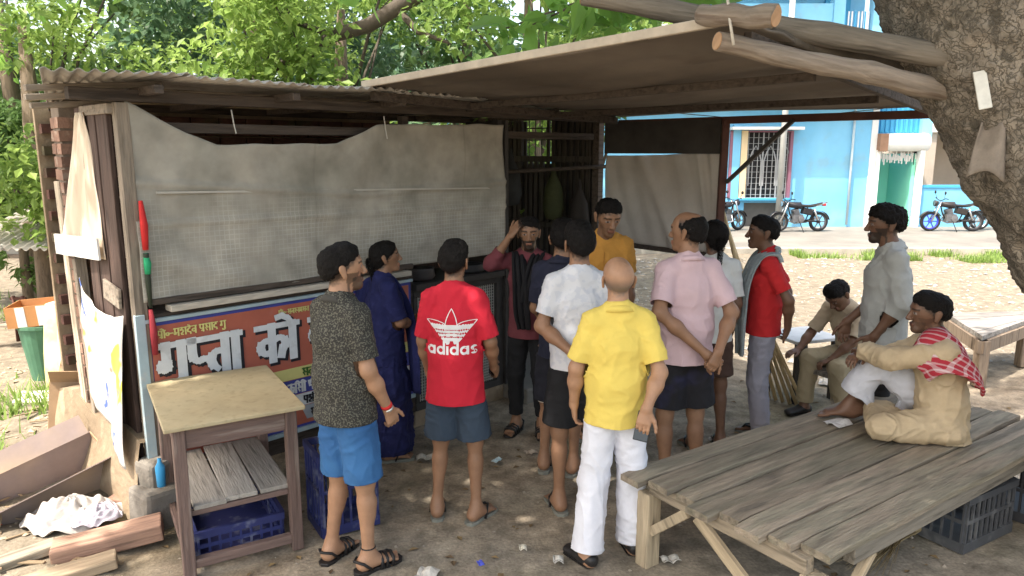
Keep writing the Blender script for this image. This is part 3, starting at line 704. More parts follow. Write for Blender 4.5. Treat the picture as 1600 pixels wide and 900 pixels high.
# ------------------------------------------------------------------ motorcycles
def motorcycle(x, y, rz, label, body, wheelc, seed=0, flip=False):
    t = thing('motorcycle', label, 'motorcycle', (x, y, .03), rz, 'motorcycles parked across the road'); t.scale = (.88, .88, .88)
    mk = mat('black rubber', (.02, .02, .022), .8, .1, 20); ch = mat('chrome', (.55, .55, .56), .25, .05, 10, 0, 60, .9); eng = mat('engine grey', (.18, .18, .19), .45, .2, 12, .3, 40, .5)
    for wx in (-.64, .64):
        mb = MB(); prof = []
        mb.lathe([(.235, -.045), (.275, -.05), (.30, -.03), (.305, 0), (.30, .03), (.275, .05), (.235, .045), (.235, -.045)], (0, 0, 0), 28, 'y')
        wh = mb.build('wheel', mk, t, smooth=True, loc=(wx, 0, .305))
        mb = MB(); mb.lathe([(.21, -.025), (.24, -.03), (.24, .03), (.21, .025), (.21, -.025)], (0, 0, 0), 28, 'y'); mb.build('rim', wheelc if wx > 0 else mat('dark wheel', (.09, .09, .1), .4, .1, 8), wh, smooth=True)
        mb = MB(); mb.lathe([(.0, -.06), (.05, -.06), (.05, .06), (.0, .06)], (0, 0, 0), 12, 'y')
        for k in range(6): mb.bar((0, 0, 0), (.22 * math.cos(k * 1.047), 0, .22 * math.sin(k * 1.047)), .03, .02, (0, 1, 0))
        mb.build('spokes', wheelc if wx > 0 else mat('dark wheel', (.09, .09, .1), .4, .1, 8), wh)
        mb = MB(); a0, a1 = (20, 150) if wx > 0 else (40, 170)
        mb.sheet(lambda u, v: (.335 * math.cos(R(a0 + (a1 - a0) * u)), (v - .5) * .13, .335 * math.sin(R(a0 + (a1 - a0) * u)) - .01 * abs(v - .5)), 14, 3); mb.build('mudguard', body, t, smooth=True, solid=.006, loc=(wx, 0, .305))
    mb = MB()
    for s in (-.08, .08): mb.tube([(.64, s, .305), (.50, s, .62), (.40, s, .92)], [.028, .026, .022], 8)
    mb.build('fork', ch, t, smooth=True)
    mb = MB(); mb.tube([(.33, -.36, 1.0), (.40, -.3, 1.02), (.40, -.08, .95), (.40, .08, .95), (.40, .3, 1.02), (.33, .36, 1.0)], .013, 7); hb = mb.build('handlebar', mk, t, smooth=True)
    for s in (-1, 1):
        mb = MB(); mb.tube([(.40, s * .24, 1.02), (.42, s * .3, 1.15)], .006, 6); mb.lathe([(.001, -.01), (.05, -.008), (.05, .008), (.001, .01)], (.42, s * .31, 1.19), 10, 'x'); mb.build('mirror', mk, hb, smooth=True)
    mb = MB(); mb.lathe([(.001, -.07), (.06, -.06), (.09, .0), (.095, .05), (.001, .06)], (.52, 0, .86), 14, 'x'); hl = mb.build('headlight', body, t, smooth=True)
    mb = MB(); mb.lathe([(.001, .066), (.08, .058)], (.52, 0, .86), 14, 'x'); mb.build('lens', ch, hl, smooth=True)
    mb = MB(); mb.sheet(lambda u, v: (-.02 + .42 * u, (.13 * math.sin(math.pi * min(1, u * .8 + .25)) + .02) * math.cos(math.pi * 2 * v), .80 + .11 * math.sin(math.pi * 2 * v) * (1 - .3 * u) + .04 * u), 12, 16); mb.build('fuel_tank', body, t, smooth=True)
    mb = MB(); mb.sheet(lambda u, v: (-.02 - .68 * u, .125 * math.cos(math.pi * 2 * v) * (1 - .35 * u), .80 + .045 * math.sin(math.pi * 2 * v) + .10 * max(0, u - .45) - .02 * math.sin(u * 3)), 14, 14); mb.build('seat', mk, t, smooth=True)
    mb = MB(); mb.box((.07, 0, .42), (.30, .24, .22)); mb.box((.12, 0, .60), (.16, .2, .18), (0, .35, 0))
    for k in range(5): mb.box((.12 + k * .006, 0, .54 + k * .035), (.2, .24, .01), (0, .35, 0))
    mb.lathe([(.001, -.16), (.1, -.15), (.1, .15), (.001, .16)], (-.02, 0, .40), 14, 'y'); mb.build('engine', eng, t, bevel=.006)
    mb = MB(); mb.tube([(.40, 0, .88), (.30, 0, .55), (.16, 0, .32), (-.2, 0, .3), (-.3, 0, .55), (-.25, 0, .78), (.36, 0, .84)], .022, 8); mb.tube([(-.64, .09, .305), (-.25, .09, .34)], .025, 8); mb.tube([(-.64, -.09, .305), (-.25, -.09, .34)], .025, 8); mb.build('frame', mk, t, smooth=True)
    for s in (-.12, .12):
        mb = MB(); mb.tube([(-.55, s, .36), (-.42, s, .70)], [.03, .03], 9); mb.build('shock_absorber', ch, t, smooth=True)
    mb = MB(); mb.tube([(.2, -.12, .5), (.26, -.14, .32), (.05, -.15, .25), (-.3, -.16, .3), (-.75, -.17, .42)], [.02, .02, .025, .05, .045], 9); mb.build('exhaust', ch, t, smooth=True)
    mb = MB(); mb.box((-.78, 0, .82), (.1, .13, .07)); mb.build('tail_light', mat('red lamp', (.5, .03, .03), .3, .05, 5), t, bevel=.015)
    mb = MB()
    for s in (-1, 1): mb.bar((-.45, s * .13, .78), (-.84, s * .11, .90), .02, .02)
    mb.bar((-.84, -.11, .90), (-.84, .11, .90), .02, .02); mb.build('grab_rail', ch, t)
    mb = MB(); mb.box((-.25, 0, .62), (.34, .2, .2), (0, -.2, 0)); mb.build('side_panel', body, t, bevel=.03)
    mb = MB(); mb.tube([(.02, .1, .32), (-.06, .26, .0)], .012, 6); mb.build('side_stand', mk, t)
    return t
blk = mat('black gloss paint', (.025, .025, .03), .25, .1, 5); pb = mat('blue wheel paint', (.05, .07, .55), .4, .05, 5)
mat('chrome', (.55, .55, .56), .25, .05, 10, 0, 60, .9)
motorcycle(7.75, 19.9, R(186), 'black motorcycle parked below the grilled window of the blue house', blk, mat('alloy wheel', (.2, .2, .2), .4, .1, 8, 0, 60, .6))
motorcycle(11.95, 20.0, R(176), 'black motorcycle with bright blue front wheel before the low blue wall', mat('dark gloss paint', (.035, .03, .03), .3, .1, 5), pb)
motorcycle(5.75, 20.0, R(30), 'dark motorcycle half hidden behind the red awning post', blk, mat('alloy wheel', (.2, .2, .2), .4, .1, 8, 0, 60, .6))
motorcycle(13.5, 20.3, R(170), 'silver wheeled motorcycle partly hidden by the big tree trunk', mat('grey gloss paint', (.2, .2, .22), .3, .1, 5), mat('silver wheel', (.55, .55, .57), .35, .05, 5, 0, 60, .7))
# utility pole and wire before the blue house
up = MB(); up.tube([(7.45, 20.6, 0), (7.45, 20.6, 8)], [.09, .07], 10); tag(up.build('utility_pole', mat('grey pole', (.5, .5, .48), .7, .12, 3), smooth=True), 'thin grey pole standing before the grilled window', 'pole')
mb = MB(); mb.tube([(4, 20.8, 3.25), (6, 20.8, 3.08), (7.4, 20.8, 3.05), (10, 20.8, 3.3), (14, 20.8, 3.9)], .012, 5); tag(mb.build('wire', M_dark), 'thin dark cable slung across the blue wall', 'cable')
# low platforms in the yard
def yard_table(pts, h, label, m, mleg):
    t = thing('wooden_platform', label, 'platform', (*pts[0], 0))
    q = [Vector((p[0] - pts[0][0], p[1] - pts[0][1])) for p in pts]
    n = 6
    for k in range(n):
        a0 = q[0].lerp(q[3], (k + .03) / n); a1 = q[0].lerp(q[3], (k + .97) / n); b0 = q[1].lerp(q[2], (k + .03) / n); b1 = q[1].lerp(q[2], (k + .97) / n)
        mb = MB(); mb.prism([a0, b0, b1, a1], h - .045, h + rnd.uniform(-.004, .006)); mb.build('plank', m, t)
    for k in range(4):
        a, b = q[k], q[(k + 1) % 4]
        mb = MB(); mb.bar((a.x * .97, a.y * .97, h - .11), (b.x * .97, b.y * .97, h - .11), .05, .12); mb.build('rail', mleg, t)
        c = sum(q, Vector((0, 0))) / 4; p = a.lerp(c, .07); mb = MB(); mb.box((p.x, p.y, (h - .05) / 2), (.1, .1, h - .05)); mb.build('leg', mleg, t, bevel=.008)
    return t
yard_table([(4.38, 6.65), (5.3, 7.35), (5.6, 7.75), (4.62, 7.65)], .5, 'low weathered platform in the sun behind the seated old man', wood('bleached grey wood', (.27, .25, .23), 'x'), M_oldwood)
# ------------------------------------------------------------------ the stall: local x along its front, y inwards, z up
M_brown = wood('dark brown board', (.085, .055, .045), 'z', .4, .8)
M_beam = wood('sooty beam', (.075, .058, .047), 'x', .4, .9)
M_post = wood('grey post', (.28, .23, .18), 'z', .35)
M_pale = wood('pale weathered post', (.52, .44, .34), 'z', .25)
M_shelf = wood('worn shelf', (.30, .25, .2), 'x', .3)
M_roof = mat('weathered corrugated sheet', (.46, .43, .39), .5, .25, 3, .25, 25, .2, spot=(.20, .13, .085), spotscale=4, rand=.2)
M_sooty = mat('sooty metal', (.05, .045, .042), .8, .3, 6)  # also colours the added panels that keep the doorway and gap dark
M_mud = mat('mud plaster', (.33, .25, .17), .95, .25, 3, .8, 25, col2=(.24, .18, .12), spot=(.42, .34, .24), spotscale=5)
st = thing('food_stall', 'wooden roadside stall with corrugated roof and tarpaulin front', 'stall', S(0, 0, 0), SHOP_ANG)
def sb(name, m, x0, x1, y0, y1, z0, z1, par=None, bev=.004, rot=None):
    mb = MB(); mb.box((0, 0, 0), (x1-x0, y1-y0, z1-z0)); return mb.build(name, m, par or st, bevel=bev, loc=((x0+x1)/2, (y0+y1)/2, (z0+z1)/2), rot=rot)
# posts and beams
sb('post', M_post, -.02, .05, -.03, .04, 0, 2.46)
for x in (2.02, 3.03): sb('post', M_sooty if x > 3 else M_beam, x - .03, x + .03, .03, .09, 0, 2.45)
sb('post', M_beam, 4.34, 4.42, -.02, .06, 0, 2.5)
sb('post', M_beam, 4.34, 4.42, 1.6, 1.68, 0, 2.48)
sb('eave_beam', M_beam, -.25, 4.5, -.05, .02, 2.465, 2.53)
sb('eave_beam', M_beam, .06, 4.33, .03, .08, 2.30, 2.36)
sb('back_beam', M_beam, .2, 4.5, 1.6, 1.67, 2.49, 2.545)
for y in (.35, .9, 1.4, 1.85): sb('purlin', M_shelf, .3, 4.5, y, y + .05, 2.55, 2.575)
for k in range(6): sb('rafter', M_beam, .1 + k * .82, .15 + k * .82, -.28, 1.9, 2.50, 2.545)
# side boards at the left corner
for k, (y0, y1, z0, z1, m) in enumerate([(.09, .27, .35, 2.44, M_brown), (.275, .44, .30, 2.46, M_brown), (.445, .60, .32, 2.45, M_brown)]):
    sb('side_board', m, -.035 - .006 * k, -.005, y0, y1, z0, z1)
sb('side_patch', M_shelf, -.06, -.042, .1, .36, 1.30, 1.42, rot=(R(8), 0, 0))
sb('side_post', M_pale, -.05, .03, 1.02, 1.13, .25, 2.0, rot=(R(-3), 0, 0)); sb('side_post', M_post, -.05, .02, .86, .92, .3, 1.5, rot=(R(-4), 0, 0))
sb('lintel', M_shelf, -.05, .0, .02, .5, 2.40, 2.455)
# mud plinth along the side and cement block at the corner
mb = MB(); mb.sheet(lambda u, v: (-.06 - .10 * (1 - v) + .03 * math.sin(u * 9 + v * 4) * (1 - v), -.02 + 1.75 * u, .52 * v - .03 + .04 * math.sin(u * 11)), 40, 12)
mb.sheet(lambda u, v: (-.06 + .10 * v, -.02 + 1.75 * u, .49 + .04 * math.sin(u * 11)), 40, 2); mb.build('mud_plinth', M_mud, st, smooth=True)
blk_ = MB(); blk_.box((.0, -.08, .10), (.28, .24, .26), (0, .05, .1)); blk_.box((.02, -.03, .30), (.2, .17, .18), (.1, -.06, .3)); blk_.build('cement_block', mat('grey cement block', (.20, .18, .155), .95, .3, 6, .8, 30), st, bevel=.03)
# brick pillar, each brick a piece
pil = sb('brick_pillar', mat('mortar', (.21, .165, .13), .95, .2, 8, .5, 40), -.03, .13, .98, 1.14, 0, 2.5)
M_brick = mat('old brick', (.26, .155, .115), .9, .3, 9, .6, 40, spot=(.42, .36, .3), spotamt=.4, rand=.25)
bk = MB(); bk.box((0, 0, 0), (.088, .085, .068)); bkm = bk.mesh('brick'); bkm.materials.append(M_brick)
for c in range(29):
    for (ix, iy) in ((-1, -1), (1, -1), (-1, 1), (1, 1)):
        if iy > 0 and ix > 0: continue
        o = bpy.data.objects.new('brick', bkm); C.objects.link(o); o.parent = pil
        o.location = (ix * .046 + rnd.uniform(-.004, .004), iy * .044 + rnd.uniform(-.004, .004), -1.2 + c * .083); o.rotation_euler = (0, rnd.uniform(-.03, .03), rnd.uniform(-.04, .04))
# counter behind the sign
sb('counter_front', M_beam, .02, 2.0, .05, .10, .12, 1.2); sb('counter_top', M_beam, .02, 2.0, .0, .55, 1.205, 1.25)
sb('shelf_edge', mat('pale worn shelf edge', (.48, .43, .36), .8, .25, 8, .3, 30, 0, (1, 8, 8)), .16, 1.95, -.09, -.0, 1.262, 1.30); sb('sill_board', M_beam, .05, 2.0, -.05, .08, 1.31, 1.345)
# wire mesh counter
sb('mesh_backing', mat('grey green board', (.17, .18, .155), .8, .2, 4), 2.06, 3.0, .09, .12, .18, 1.06)
mb = MB()
for k in range(38): mb.box((2.07 + k * .0249, .056, .62), (.005, .005, .88))
for k in range(36): mb.box((2.53, .06, .19 + k * .0249), (.93, .005, .005))
mb.build('wire_mesh', mat('pale wire', (.50, .50, .47), .5, .1, 10), st, stuff=True)
for (a, b, c, d) in ((2.05, 3.01, 1.06, 1.12), (2.05, 3.01, .12, .18)): sb('mesh_frame', M_sooty, a, b, .02, .08, c, d)
for x in (2.05, 2.5, 2.97): sb('mesh_frame', M_sooty, x, x + .04, .021, .079, .181, 1.059)
sb('counter_slab', M_sooty, 2.04, 3.02, -.03, .5, 1.12, 1.17)
sb('plinth', M_mud, 2.0, 3.06, .03, .5, -.05, .12)
sb('threshold', mat('cement step', (.24, .22, .19), .95, .2, 3, .5, 30), 3.07, 4.33, -.25, .6, -.05, .12, bev=.02)
# roof: overlapping corrugated sheets; the first one droops at the stall's open end
for k in range(7):
    mb = MB(); x0 = -.44 + k * .705
    def rf(u, v, k=k, x0=x0):
        x = x0 + u * .76; z = 2.585 + .03 * v + .010 * math.sin(u * 20 * math.pi) + .010 * (k % 2) + .025 * u * (k % 2 == 0); y = -.32 + 2.3 * v - .02 * (k % 3)
        if k == 0: x += .62 * v * (1 - u); z -= .16 * v * (1 - u) ** 1.5; 
        return (x, y, z)
    mb.sheet(rf, 60, 6)
    mb.build('roof_sheet', M_roof, st, solid=.004, smooth=True)
for y, x0, x1, z in ((.12, -.40, .3, 2.535), (.40, -.34, .3, 2.50), (.68, -.25, .3, 2.465)): sb('lath', M_shelf, x0, x1, y, y + .045, z, z + .035, rot=(0, R(-5), 0))
# back wall of bricks in the gloom, shelves of goods
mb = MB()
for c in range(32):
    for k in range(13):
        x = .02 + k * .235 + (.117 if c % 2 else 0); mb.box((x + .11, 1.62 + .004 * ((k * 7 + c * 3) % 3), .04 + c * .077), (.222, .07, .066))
mb.build('brick_wall', mat('gloom darkened brick', (.10, .048, .038), .9, .5, 5, .4, 30, spot=(.045, .075, .03), spotscale=3), st, stuff=True)  # brick colour darkened to stand for the unlit interior
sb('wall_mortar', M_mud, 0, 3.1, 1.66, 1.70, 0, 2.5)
goods = [(.35, .22, (.30, .10, .07)), (.62, .16, (.10, .2, .06)), (.85, .2, (.28, .22, .1)), (1.1, .24, (.07, .14, .06)), (1.4, .18, (.35, .33, .18)), (1.65, .2, (.12, .06, .05)), (1.9, .2, (.2, .08, .09)), (2.2, .16, (.25, .2, .15)), (2.5, .2, (.12, .1, .08))]
sb('goods_shelf', M_shelf, .1, 2.9, .75, 1.05, 1.86, 1.89)
for k, (x, h, c) in enumerate(goods):
    mb = MB(); mb.box((x + .3, .9, 1.89 + h / 2 + .015), (.2, .17, h + .03)); tag_o = mb.build('packet', mat('packet %d' % k, c, .6, .3, 14, spot=tuple(min(1, q * 2.5) for q in c), spotscale=18), None, bevel=.02)
    tag_o.matrix_world = Matrix.Translation(S(0, 0, 0)) @ Matrix.Rotation(SHOP_ANG, 4, 'Z')
    tag(tag_o, ['dim red packet first on the high shelf behind the sagging tarpaulin', 'small dim green packet second on the high shelf', 'dim tan packet third on the high shelf behind the tarpaulin', 'tall dark green packet on the high shelf', 'pale yellow packet near the middle of the high shelf', 'dark maroon packet right of the pale yellow one', 'dull purple red packet on the high shelf', 'small brown packet behind the raised right half of the tarpaulin', 'dark brown packet at the right end of the high shelf'][k], 'packet', 'packets on the high shelf')
# right side wall of upright slats with daylight between
M_slat = wood('dark slat', (.06, .05, .042), 'z', .4)
for k in range(20):
    y = .10 + k * .078; hi = 2.52
    if 8 <= k <= 11: hi = 2.12
    sb('slat', M_slat, 4.36 + .004 * (k % 3), 4.385 + .004 * (k % 3), y, y + .058 - .008 * (k % 4), .05, hi, bev=.003)
for z in (.6, 1.4, 2.08): sb('slat_rail', M_slat, 4.33, 4.357, .07, 1.6, z, z + .06)
for k in range(4): sb('lattice_bar', M_sooty, 4.36, 4.37, .74 + k * .09, .75 + k * .09, 2.13, 2.6)
for z in (2.3, 2.42): sb('lattice_bar', M_sooty, 4.371, 4.381, .6, 1.1, z, z + .012)
sb('slat_light_block', M_sooty, 4.40, 4.42, .06, .60, .05, 2.5); sb('slat_light_block', M_sooty, 4.40, 4.42, 1.0, 1.66, .05, 2.5); sb('slat_light_block', M_sooty, 4.40, 4.42, .605, .995, .05, 2.06)  # unseen dark panels added to keep daylight from shining through the slats
sb('back_board', M_brown, 3.1, 4.3, 1.66, 1.69, 0, 1.95); sb('inner_shelf', M_beam, 3.1, 4.3, 1.2, 1.6, 1.15, 1.19); sb('door_jamb', M_sooty, 3.06, 3.10, .0, .5, .12, 2.45)
# rod that sticks out under the awning
mb = MB(); mb.tube([(3.2, .35, 2.00), (4.25, -.02, 2.04), (4.75, -.2, 2.05)], .018, 8); mb.box((4.75, -.2, 2.02), (.05, .03, .07)); tag(mb.build('wooden_rod', M_beam, None, smooth=False, loc=S(0, 0, 0), rot=(0, 0, SHOP_ANG)), 'dark wooden rod reaching out of the stall doorway under the awning', 'rod')

def stall_obj(o): o.location = S(0, 0, 0); o.rotation_euler = (0, 0, SHOP_ANG); return o
for k, (x, y, z, c, lb) in enumerate([(4.1, .35, 1.95, (.055, .06, .025), 'olive bag hanging in the dark stall doorway'), (3.75, .6, 2.1, (.05, .05, .05), 'black bag hanging deep in the stall doorway'), (4.22, .12, 1.8, (.03, .024, .02), 'dark brown bag hanging by the right doorpost of the stall')]):
    mb = MB(); mb.lathe([(.01, .12), (.02, .05), (.035, .0), (.09, -.12), (.11, -.32), (.08, -.42), (.005, -.44)], (x, y, z), 12)
    tag(stall_obj(mb.build('hanging_bag', mat('bag %d' % k, c, .8, .3, 8), None, smooth=True)), lb, 'bag', 'bags hanging in the stall')
# ------------------------------------------------------------------ tarpaulin over the stall front
def tarp_colour(n, l, oc):
    n1 = nnoise(n, l, oc, 1.6, 5); n2 = nnoise(n, l, oc, 9, 5)
    sep = n.new('ShaderNodeSeparateXYZ'); l.new(oc, sep.inputs[0])
    mr = n.new('ShaderNodeMapRange'); mr.inputs[1].default_value = .38; mr.inputs[2].default_value = .62; l.new(n1, mr.inputs[0])
    c = nmix(n, l, mr.outputs[0], (.27, .255, .215), (.38, .35, .30))
    mr2 = n.new('ShaderNodeMapRange'); mr2.inputs[1].default_value = .3; mr2.inputs[2].default_value = .7; mr2.inputs[3].default_value = .82; mr2.inputs[4].default_value = 1.12; l.new(n2, mr2.inputs[0])
    def lines(s, period, w_):
        f = nmath(n, l, 'FRACT', nmath(n, l, 'DIVIDE', s, period)); return nmath(n, l, 'LESS_THAN', f, w_)
    g = nmath(n, l, 'MAXIMUM', lines(sep.outputs[0], .030, .16), lines(sep.outputs[2], .030, .16))
    m2 = n.new('ShaderNodeMapRange'); m2.inputs[1].default_value = .36; m2.inputs[2].default_value = .6; l.new(nnoise(n, l, oc, 2.3, 3), m2.inputs[0])
    low = n.new('ShaderNodeMapRange'); low.inputs[1].default_value = 2.0; low.inputs[2].default_value = 1.75; l.new(sep.outputs[2], low.inputs[0])
    c = nmix(n, l, nmath(n, l, 'MULTIPLY', nmath(n, l, 'MULTIPLY', nmath(n, l, 'MULTIPLY', g, m2.outputs[0]), low.outputs[0]), .32), c, (.62, .60, .54))
    seam = nmath(n, l, 'MULTIPLY', lines(nmath(n, l, 'ADD', sep.outputs[0], .2), 1.37, .012), .25)
    c = nmix(n, l, seam, c, (.2, .18, .15))
    s = n.new('ShaderNodeVectorMath'); s.operation = 'SCALE'; l.new(c, s.inputs[0]); l.new(mr2.outputs[0], s.inputs['Scale']); return s.outputs[0]
M_tarp = grad_mat_pattern('grey net tarpaulin', tarp_colour, .7)
def wr(u, v, s, a):  # a few long creases
    return a * (math.sin(9 * u + 5 * v + s) * .5 + math.sin(17 * u - 9 * v + 2 * s + 2 * math.sin(3 * v)) * .3 + math.sin(31 * u + 14 * v) * .15)
def tarp_fn(u, v):
    x = .03 + 2.99 * u
    top = .005 * math.sin(7 * x + 1) + .003 * math.sin(19 * x) + np.interp(x, [0, .08, .35, .52, 1.0, 1.35, 1.7, 2.2, 3.05], [2.48, 2.44, 2.30, 2.24, 2.235, 2.25, 2.375, 2.395, 2.41])
    z = 1.33 + (top - 1.33) * v
    sag = .05 * math.sin(math.pi * min(1, max(0, (x - .2) / 1.8))) * v ** 3
    crease = .018 * math.exp(-((z - (2.02 - .25 * u + .12 * max(0, x - 1.6))) / .02) ** 2) + .014 * math.exp(-((z - 1.78 + .05 * u) / .018) ** 2)
    return (x, -.02 - sag - wr(u * 2, v, 1.3, .017) - crease - .012 * abs(math.sin(5.5 * u + 3.4 * v + .8 * math.sin(3 * v))) ** 12 * 1.6 - .010 * abs(math.sin(4.2 * u - 2.0 * v + 1)) ** 10, z)
mb = MB(); mb.sheet(tarp_fn, 140, 60)
tp = stall_obj(mb.build('tarpaulin', M_tarp, None, smooth=True, solid=.003)); tag(tp, 'grey net tarpaulin sagging across the whole stall front', 'tarpaulin')
mb = MB(); mb.box((1.5, -.045, 1.925), (2.7, .012, .012), (0, R(1.5), 0)); tag(stall_obj(mb.build('pale_rope', mat('pale cord', (.45, .42, .37), .8, .1, 9), None)), 'thin pale cord stretched across the grey net tarpaulin', 'cord')
# cream sheet on the side wall and printed plastic below
M_cream_sheet = mat('cream side sheet', (.66, .58, .47), .8, .12, 4, .25, 20, col2=(.58, .47, .36), stretch=(1, 3, .5))
def side_fn(u, v):
    y = (.28 + .76 * u) * (1 - v) + (.40 + .14 * u) * v
    return (-.05 - .05 * (1 - v) * u - wr(u * 1.5, v, 2, .014), y, 1.56 + .86 * v - .03 * u * (1 - v))
mb = MB(); mb.sheet(side_fn, 30, 30); ss = stall_obj(mb.build('side_sheet', M_cream_sheet, None, smooth=True, solid=.004)); tag(ss, 'cream cloth sheet hanging on the stall side, narrowing upwards', 'sheet')
mb = MB(); mb.box((-.098, .66, 1.61), (.012, .74, .13), (R(-2), 0, R(2.5))); o = mb.build('hem_board', mat('white hem', (.78, .76, .72), .7, .06, 5), ss)
mb = MB()
for k in range(5): mb.box((-.1075, .78 + k * .035, 1.625), (.002, .02, .03))
mb.build('print_mark', mat('black print', (.04, .04, .04), .7, .1, 5), o)
def poster_col(n, l, oc):
    c = nmix(n, l, nnoise(n, l, oc, 2, 4), (.50, .46, .42), (.74, .71, .66))
    for sc_, lo, colr in ((3.1, .62, (.55, .42, .08)), (4.3, .63, (.08, .14, .4)), (3.7, .63, (.6, .22, .17))):
        mp = n.new('ShaderNodeMapping'); mp.inputs['Location'].default_value = (sc_ * 3, sc_, 0); l.new(oc, mp.inputs[0])
        mr = n.new('ShaderNodeMapRange'); mr.inputs[1].default_value = lo; mr.inputs[2].default_value = lo + .03; l.new(nnoise(n, l, mp.outputs[0], sc_, 3), mr.inputs[0]); c = nmix(n, l, mr.outputs[0], c, colr)
    return c
def post_fn(u, v):   # u inwards, v up
    y = .03 + .72 * u; top = 1.26 + .14 * u; bot = .33 + .26 * u
    return (-.075 - .02 * math.sin(7 * u + 3 * v) - wr(u, v, .5, .02) - .05 * (1 - v) * (1 - u), y, bot + (top - bot) * v - .10 * math.sin(math.pi * u) * v)
mb = MB(); mb.sheet(post_fn, 36, 36); o = stall_obj(mb.build('printed_plastic_sheet', grad_mat_pattern('printed plastic', poster_col, .5), None, smooth=True, solid=.003)); tag(o, 'white crumpled printed plastic sheet over the lower stall side', 'plastic sheet')
# rolled red and green flag on the corner post
fl = MB(); fl.tube([(.06, -.05, 1.30), (.058, -.055, 1.45), (.058, -.06, 1.62)], [.01, .016, .015], 10); 
flag = stall_obj(fl.build('rolled_flag', mat('dark flag cloth', (.035, .045, .03), .8, .2, 10), None, smooth=True)); tag(flag, 'rolled red and green flag tied to the front corner post', 'flag')
for z0, z1, c, nm in ((1.64, 1.92, (.55, .03, .03), 'red flag cloth'), (1.50, 1.62, (.03, .33, .15), 'green flag cloth'), (1.02, 1.29, (.28, .03, .04), 'dull red cloth')):
    mb = MB(); mb.tube([(.058, -.06, z0), (.06, -.064, (z0 + z1) / 2), (.056, -.055, z1)], [.016, .021, .011], 10); mb.build('flag_band', mat(nm, c, .8, .2, 12), flag, smooth=True)

# ------------------------------------------------------------------ painted sign, lettering built from strokes
def arc(cx, cy, rx, ry, a0, a1, n=9): return [(cx + rx * math.cos(R(a0 + (a1 - a0) * k / n)), cy + ry * math.sin(R(a0 + (a1 - a0) * k / n))) for k in range(n + 1)]
DEV = {  # strokes in a box one unit tall hanging from the headline; value = (width, strokes)
 'ग': (.74, [[(.16, 1), (.16, .52)] + arc(.10, .44, .07, .09, 40, -220, 8), [(.56, 1), (.56, 0)]]),
 'ु': (0, [[(-.18, .02), (-.14, -.12)] + arc(-.30, -.16, .15, .13, 0, -170, 8)]),
 'प्': (.50, [[(.10, 1), (.10, .62)] + arc(.28, .62, .18, .2, 180, 300, 6) + [(.50, .44)]]),
 'प': (.66, [[(.10, 1), (.10, .62)] + arc(.28, .62, .18, .2, 180, 300, 6) + [(.48, .46)], [(.50, 1), (.50, 0)]]),
 'त': (.66, [[(.50, 1), (.50, 0)], [(.50, .58), (.30, .60)] + arc(.30, .36, .2, .24, 90, 215, 6) + [(.26, .1)]]),
 'ा': (.30, [[(.14, 1), (.14, 0)]]),
 'क': (.86, [[(.42, 1), (.42, 0)], arc(.26, .40, .16, .19, 20, 340, 12), [(.42, .52)] + arc(.62, .45, .16, .18, 110, -60, 8) + [(.66, .1)]]),
 'ो': (.30, [[(.14, 1), (.14, 0)], [(.14, 1), (.02, 1.18), (-.14, 1.28), (-.28, 1.25)]]),
 'म': (.70, [[(.14, 1), (.14, .38)] + arc(.14, .28, .09, .1, 90, 400, 8), [(.14, .42), (.54, .42)], [(.54, 1), (.54, 0)]]),
 'ह': (.62, [[(.3, 1), (.3, .78), (.12, .72)] + arc(.26, .5, .2, .2, 130, -60, 8) + [(.2, .22), (.24, .06), (.42, .02)]]),
 'द': (.58, [[(.34, 1), (.34, .76)] + arc(.28, .5, .2, .26, 80, 270, 8) + [(.4, .2), (.44, .0)]]),
 'े': (0, [[(-.16, 1.0), (-.28, 1.18), (-.44, 1.24)]]),
 'व': (.64, [arc(.28, .42, .2, .2, 10, 340, 12), [(.48, 1), (.48, 0)]]),
 'र': (.5, [[(.26, 1), (.28, .8)] + arc(.2, .62, .16, .16, 40, -80, 6) + [(.14, .4), (.4, .0)]]),
 'स': (.84, [[(.2, 1), (.22, .8)] + arc(.16, .62, .14, .14, 40, -80, 6) + [(.12, .44), (.32, .06)], [(.3, .46), (.68, .46)], [(.68, 1), (.68, 0)]]),
 'प्र': (.66, [[(.10, 1), (.10, .62)] + arc(.28, .62, .18, .2, 180, 300, 6) + [(.48, .46)], [(.50, 1), (.50, 0)], [(.50, .32), (.26, .08)]]),
 'ि': (.3, [[(.14, 1), (.14, 0)], arc(.36, 1.0, .24, .22, 180, 20, 8)]),
 'ी': (.3, [[(.14, 1), (.14, 0)], arc(-.1, 1.0, .24, .22, 0, 160, 8)]),
 'भ': (.72, [arc(.16, .82, .09, .1, -90, 200, 8), [(.16, .72), (.2, .42), (.56, .42)], [(.56, 1), (.56, 0)]]),
 'श': (.78, [arc(.22, .66, .14, .2, 120, -120, 8) + [(.1, .4), (.34, .04)], [(.62, 1), (.62, 0)]]),
 'न': (.66, [[(.14, .36)] + arc(.14, .44, .07, .08, 270, 40, 6), [(.16, .46), (.5, .46)], [(.5, 1), (.5, 0)]]),
 'ह्': (.5, [[(.26, 1), (.26, .8)] + arc(.24, .5, .2, .2, 130, -60, 8)]),
 '०': (.5, [arc(.24, .42, .16, .2, 0, 360, 12)]), '-': (.5, [[(.08, .45), (.4, .45)]]), ' ': (.34, []), 'ल': (.8, [arc(.2, .5, .13, .16, 200, 20, 8) + [(.34, .3)] + arc(.46, .5, .12, .15, 180, 20, 6), [(.64, 1), (.64, 0)]]), 'ए': (.6, [[(.12, 1), (.12, .5)] + arc(.3, .5, .18, .16, 180, 320, 6), [(.44, 1), (.44, .1)]]), 'ँ': (0, [[(-.2, 1.2), (-.19, 1.24)]])}
